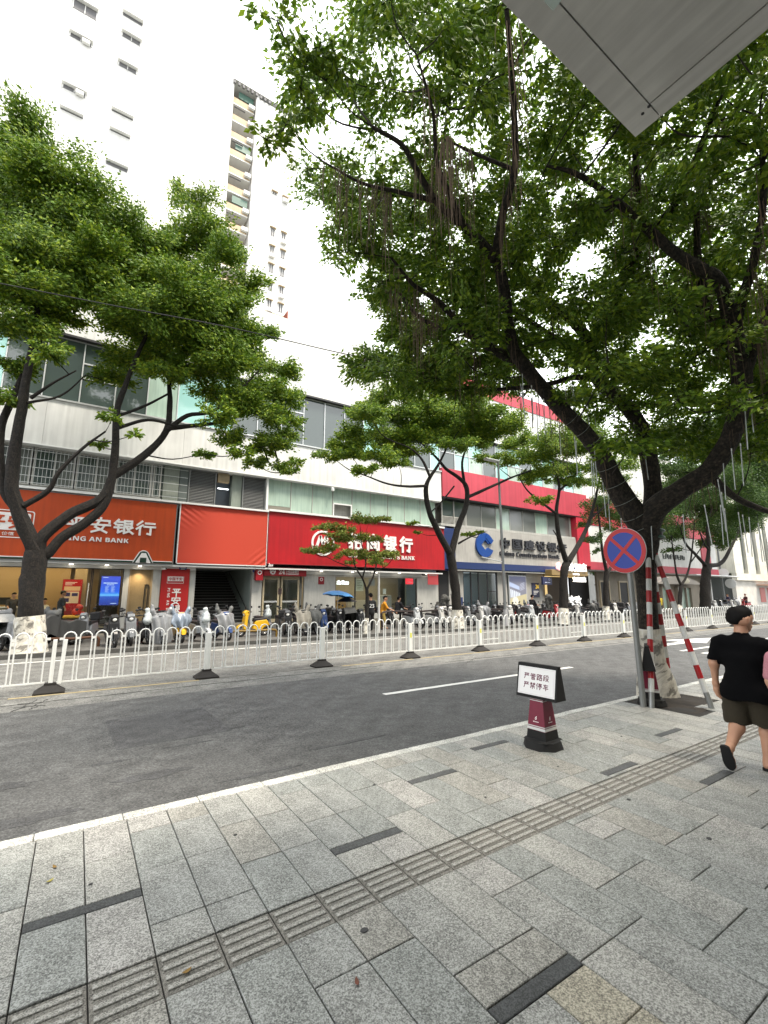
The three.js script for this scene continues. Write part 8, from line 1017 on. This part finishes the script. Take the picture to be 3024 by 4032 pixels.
scooter('black scooter with red leg guard facing the road, front wheel turned', 1.15, -19.1, F + 0.15, 'black'); scooter('grey scooter with front basket cover beside the black and red one', 1.75, -19.4, F, 'grey');
scooter('dark scooter with a clear plastic bag tied over its front', 2.25, -19.6, F + 0.1, 'black', { bag: true }); scooter('scooter draped in a long silver-white quilt reaching the ground', 2.75, -19.35, F, 'grey', { drape: { m: cSilver, len: 1.1 } });
scooter('yellow scooter draped in a bluish silver quilt', 3.4, -19.4, F + 0.05, 'yellow', { drape: { m: cBlue, len: 0.55 } }); scooter('grey scooter with a tall clear front box', 4.1, -19.2, F + 0.3, 'silver', { bag: true }); scooter('black scooter with a silver quilt and a green mirror sleeve before the stairs', 4.95, -19.3, F + 0.25, 'blue', { drape: { m: cSilver, len: 0.8, m2: cGrey } });
scooter('yellow shared scooter parked sideways before the stairs', 6.5, -19.95, Math.PI + 0.1, 'yellow'); scooter('grey scooter behind the yellow one by the stair column', 7.3, -21.2, F + 0.2, 'grey', { bag: true }); scooter('black scooter with a top box before the glass doors', 7.75, -19.4, F - 0.2, 'black', { box: 1 });
scooter('scooter draped in a beige quilt with tall sleeves', 8.45, -19.5, F, 'black', { drape: { m: cBeige, len: 0.8 } }); scooter('scooter with a short silver quilt next to the beige one', 9.0, -19.6, F + 0.05, 'black', { drape: { m: cGrey, len: 0.6 } }); scooter('blue scooter left of the blue umbrella', 9.5, -19.7, F, 'blue');
scooter('dark scooter beneath the blue umbrella', 10.2, -19.6, F + 0.2, 'black', { box: 1 }); covered('scooter under a black cover right of the umbrella shaft', 10.85, -19.7, F - 0.2, cDark, null, 1.7, 1.15); scooter('dark scooter just left of the sapling trunk', 11.35, -19.5, F, 'black', { box: 1 });
scooter('white-lamped scooter in front of the seated person', 14.6, -19.4, F + 0.1, 'silver'); scooter('black scooter at the left end of the brown barrier', 13.8, -20.6, F, 'black', { box: 1 }); scooter('dark scooter with a tall black box near the bank window', 15.9, -20.8, F, 'black', { box: 1 }); scooter('white scooter at the right end of the first brown barrier', 16.0, -19.2, F + 0.3, 'white'); scooter('white scooter just left of the flat-crowned tree trunk', 17.2, -19.5, F - 0.3, 'white', { box: 2 });
const spotsS = [[18.2, -19.5, 'grey', 'right of the flat-crowned tree trunk'], [19.0, -19.3, 'white', 'before the glass bank doors'], [19.9, -19.6, 'silver', 'left of the grey lamp post'], [21.1, -19.3, 'black', 'right of the grey lamp post'], [21.9, -19.5, 'white', 'second to the right of the grey lamp post'], [22.8, -19.8, 'black', 'below the glowing advert box'], [23.5, -19.3, 'silver', 'below the advert box, nearer the road'], [24.3, -20.3, 'red', 'left of the hotel sign tree'], [26.0, -19.4, 'red', 'right of the hotel sign tree'], [27.0, -19.7, 'black', 'below the low hotel sign'], [28.0, -19.3, 'white', 'right of the low hotel sign'], [29.0, -19.8, 'black', 'in the dark entrance bay'], [30.2, -19.4, 'grey', 'left of the slim dark tree'], [32.4, -19.4, 'black', 'right of the slim dark tree'], [33.4, -19.7, 'white', 'behind the no-stopping sign pole'], [34.6, -19.4, 'black', 'between the striped poles'], [36.0, -19.5, 'silver', 'left of the thin double-stemmed tree'], [38.0, -19.4, 'black', 'near the thin double-stemmed tree'], [39.5, -19.7, 'white', 'just left of the kiosk'], [52.5, -20.5, 'white', 'right of the kiosk'], [55.0, -21, 'black', 'second right of the kiosk'], [57.5, -21, 'white', 'third right of the kiosk'], [60.5, -21.5, 'silver', 'by the far lamp post']];
spotsS.forEach(([x, z, c, l], i) => scooter(c + ' scooter parked ' + l, x, z, F + rr(-0.4, 0.4), c, { box: i % 3 === 1 ? 1 : false, drape: i % 5 === 2 ? { m: pick([cSilver, cWhite, cDark]), len: 0.6 } : null }));
for (const [x, z, c, l] of [[62, -22.5, 'blue', 'ridden by the person in purple'], [65.5, -22, 'red', 'ridden by the person in maroon'], [78, -21.5, 'white', 'ridden by the person in pale pink'], [84, -20.5, 'black', 'ridden by the person in dark clothes beyond the man']]) scooter(c + ' scooter ' + l, x, z, 2.8, c);
// second row behind, closer to the shop fronts
[[-1.0, -21.6, 'black', 'behind the grey-sheeted scooter'], [0.5, -21.4, 'grey', 'before the lobby glass, behind the rusty rail'], [2.0, -21.5, 'black', 'behind the plastic-bagged scooter'], [3.2, -21.4, 'black', 'behind the bluish quilt'], [4.4, -21.3, 'grey', 'at the left foot of the stairs'], [5.5, -21.6, 'black', 'at the middle of the stair foot'], [8.3, -21.3, 'black', 'behind the beige quilt'], [9.3, -21.2, 'black', 'behind the blue scooter'], [10.0, -21.4, 'silver', 'behind the umbrella shaft'], [11.0, -21.3, 'black', 'behind the black-covered scooter'], [17.9, -21.4, 'black', 'in front of the stone lion'], [19.5, -21.3, 'black', 'second row before the glass bank doors'], [20.8, -21.6, 'grey', 'second row behind the grey lamp post'], [22.3, -21.3, 'black', 'second row below the advert box'], [24.9, -21.5, 'black', 'in front of the second stone lion'], [27.5, -21.4, 'black', 'second row below the low hotel sign'], [29.6, -21.5, 'black', 'second row in the dark entrance bay'], [31.4, -21.3, 'grey', 'second row behind the slim dark tree'], [34.0, -21.5, 'black', 'second row between the striped poles'], [37.0, -21.4, 'black', 'second row by the thin double-stemmed tree']].forEach(([x, z, c, l], i) => scooter(c + ' scooter ' + l, x, z, F + rr(-0.5, 0.5), c, { box: i % 2 ? 1 : false }));
renderer.render(scene, camera);
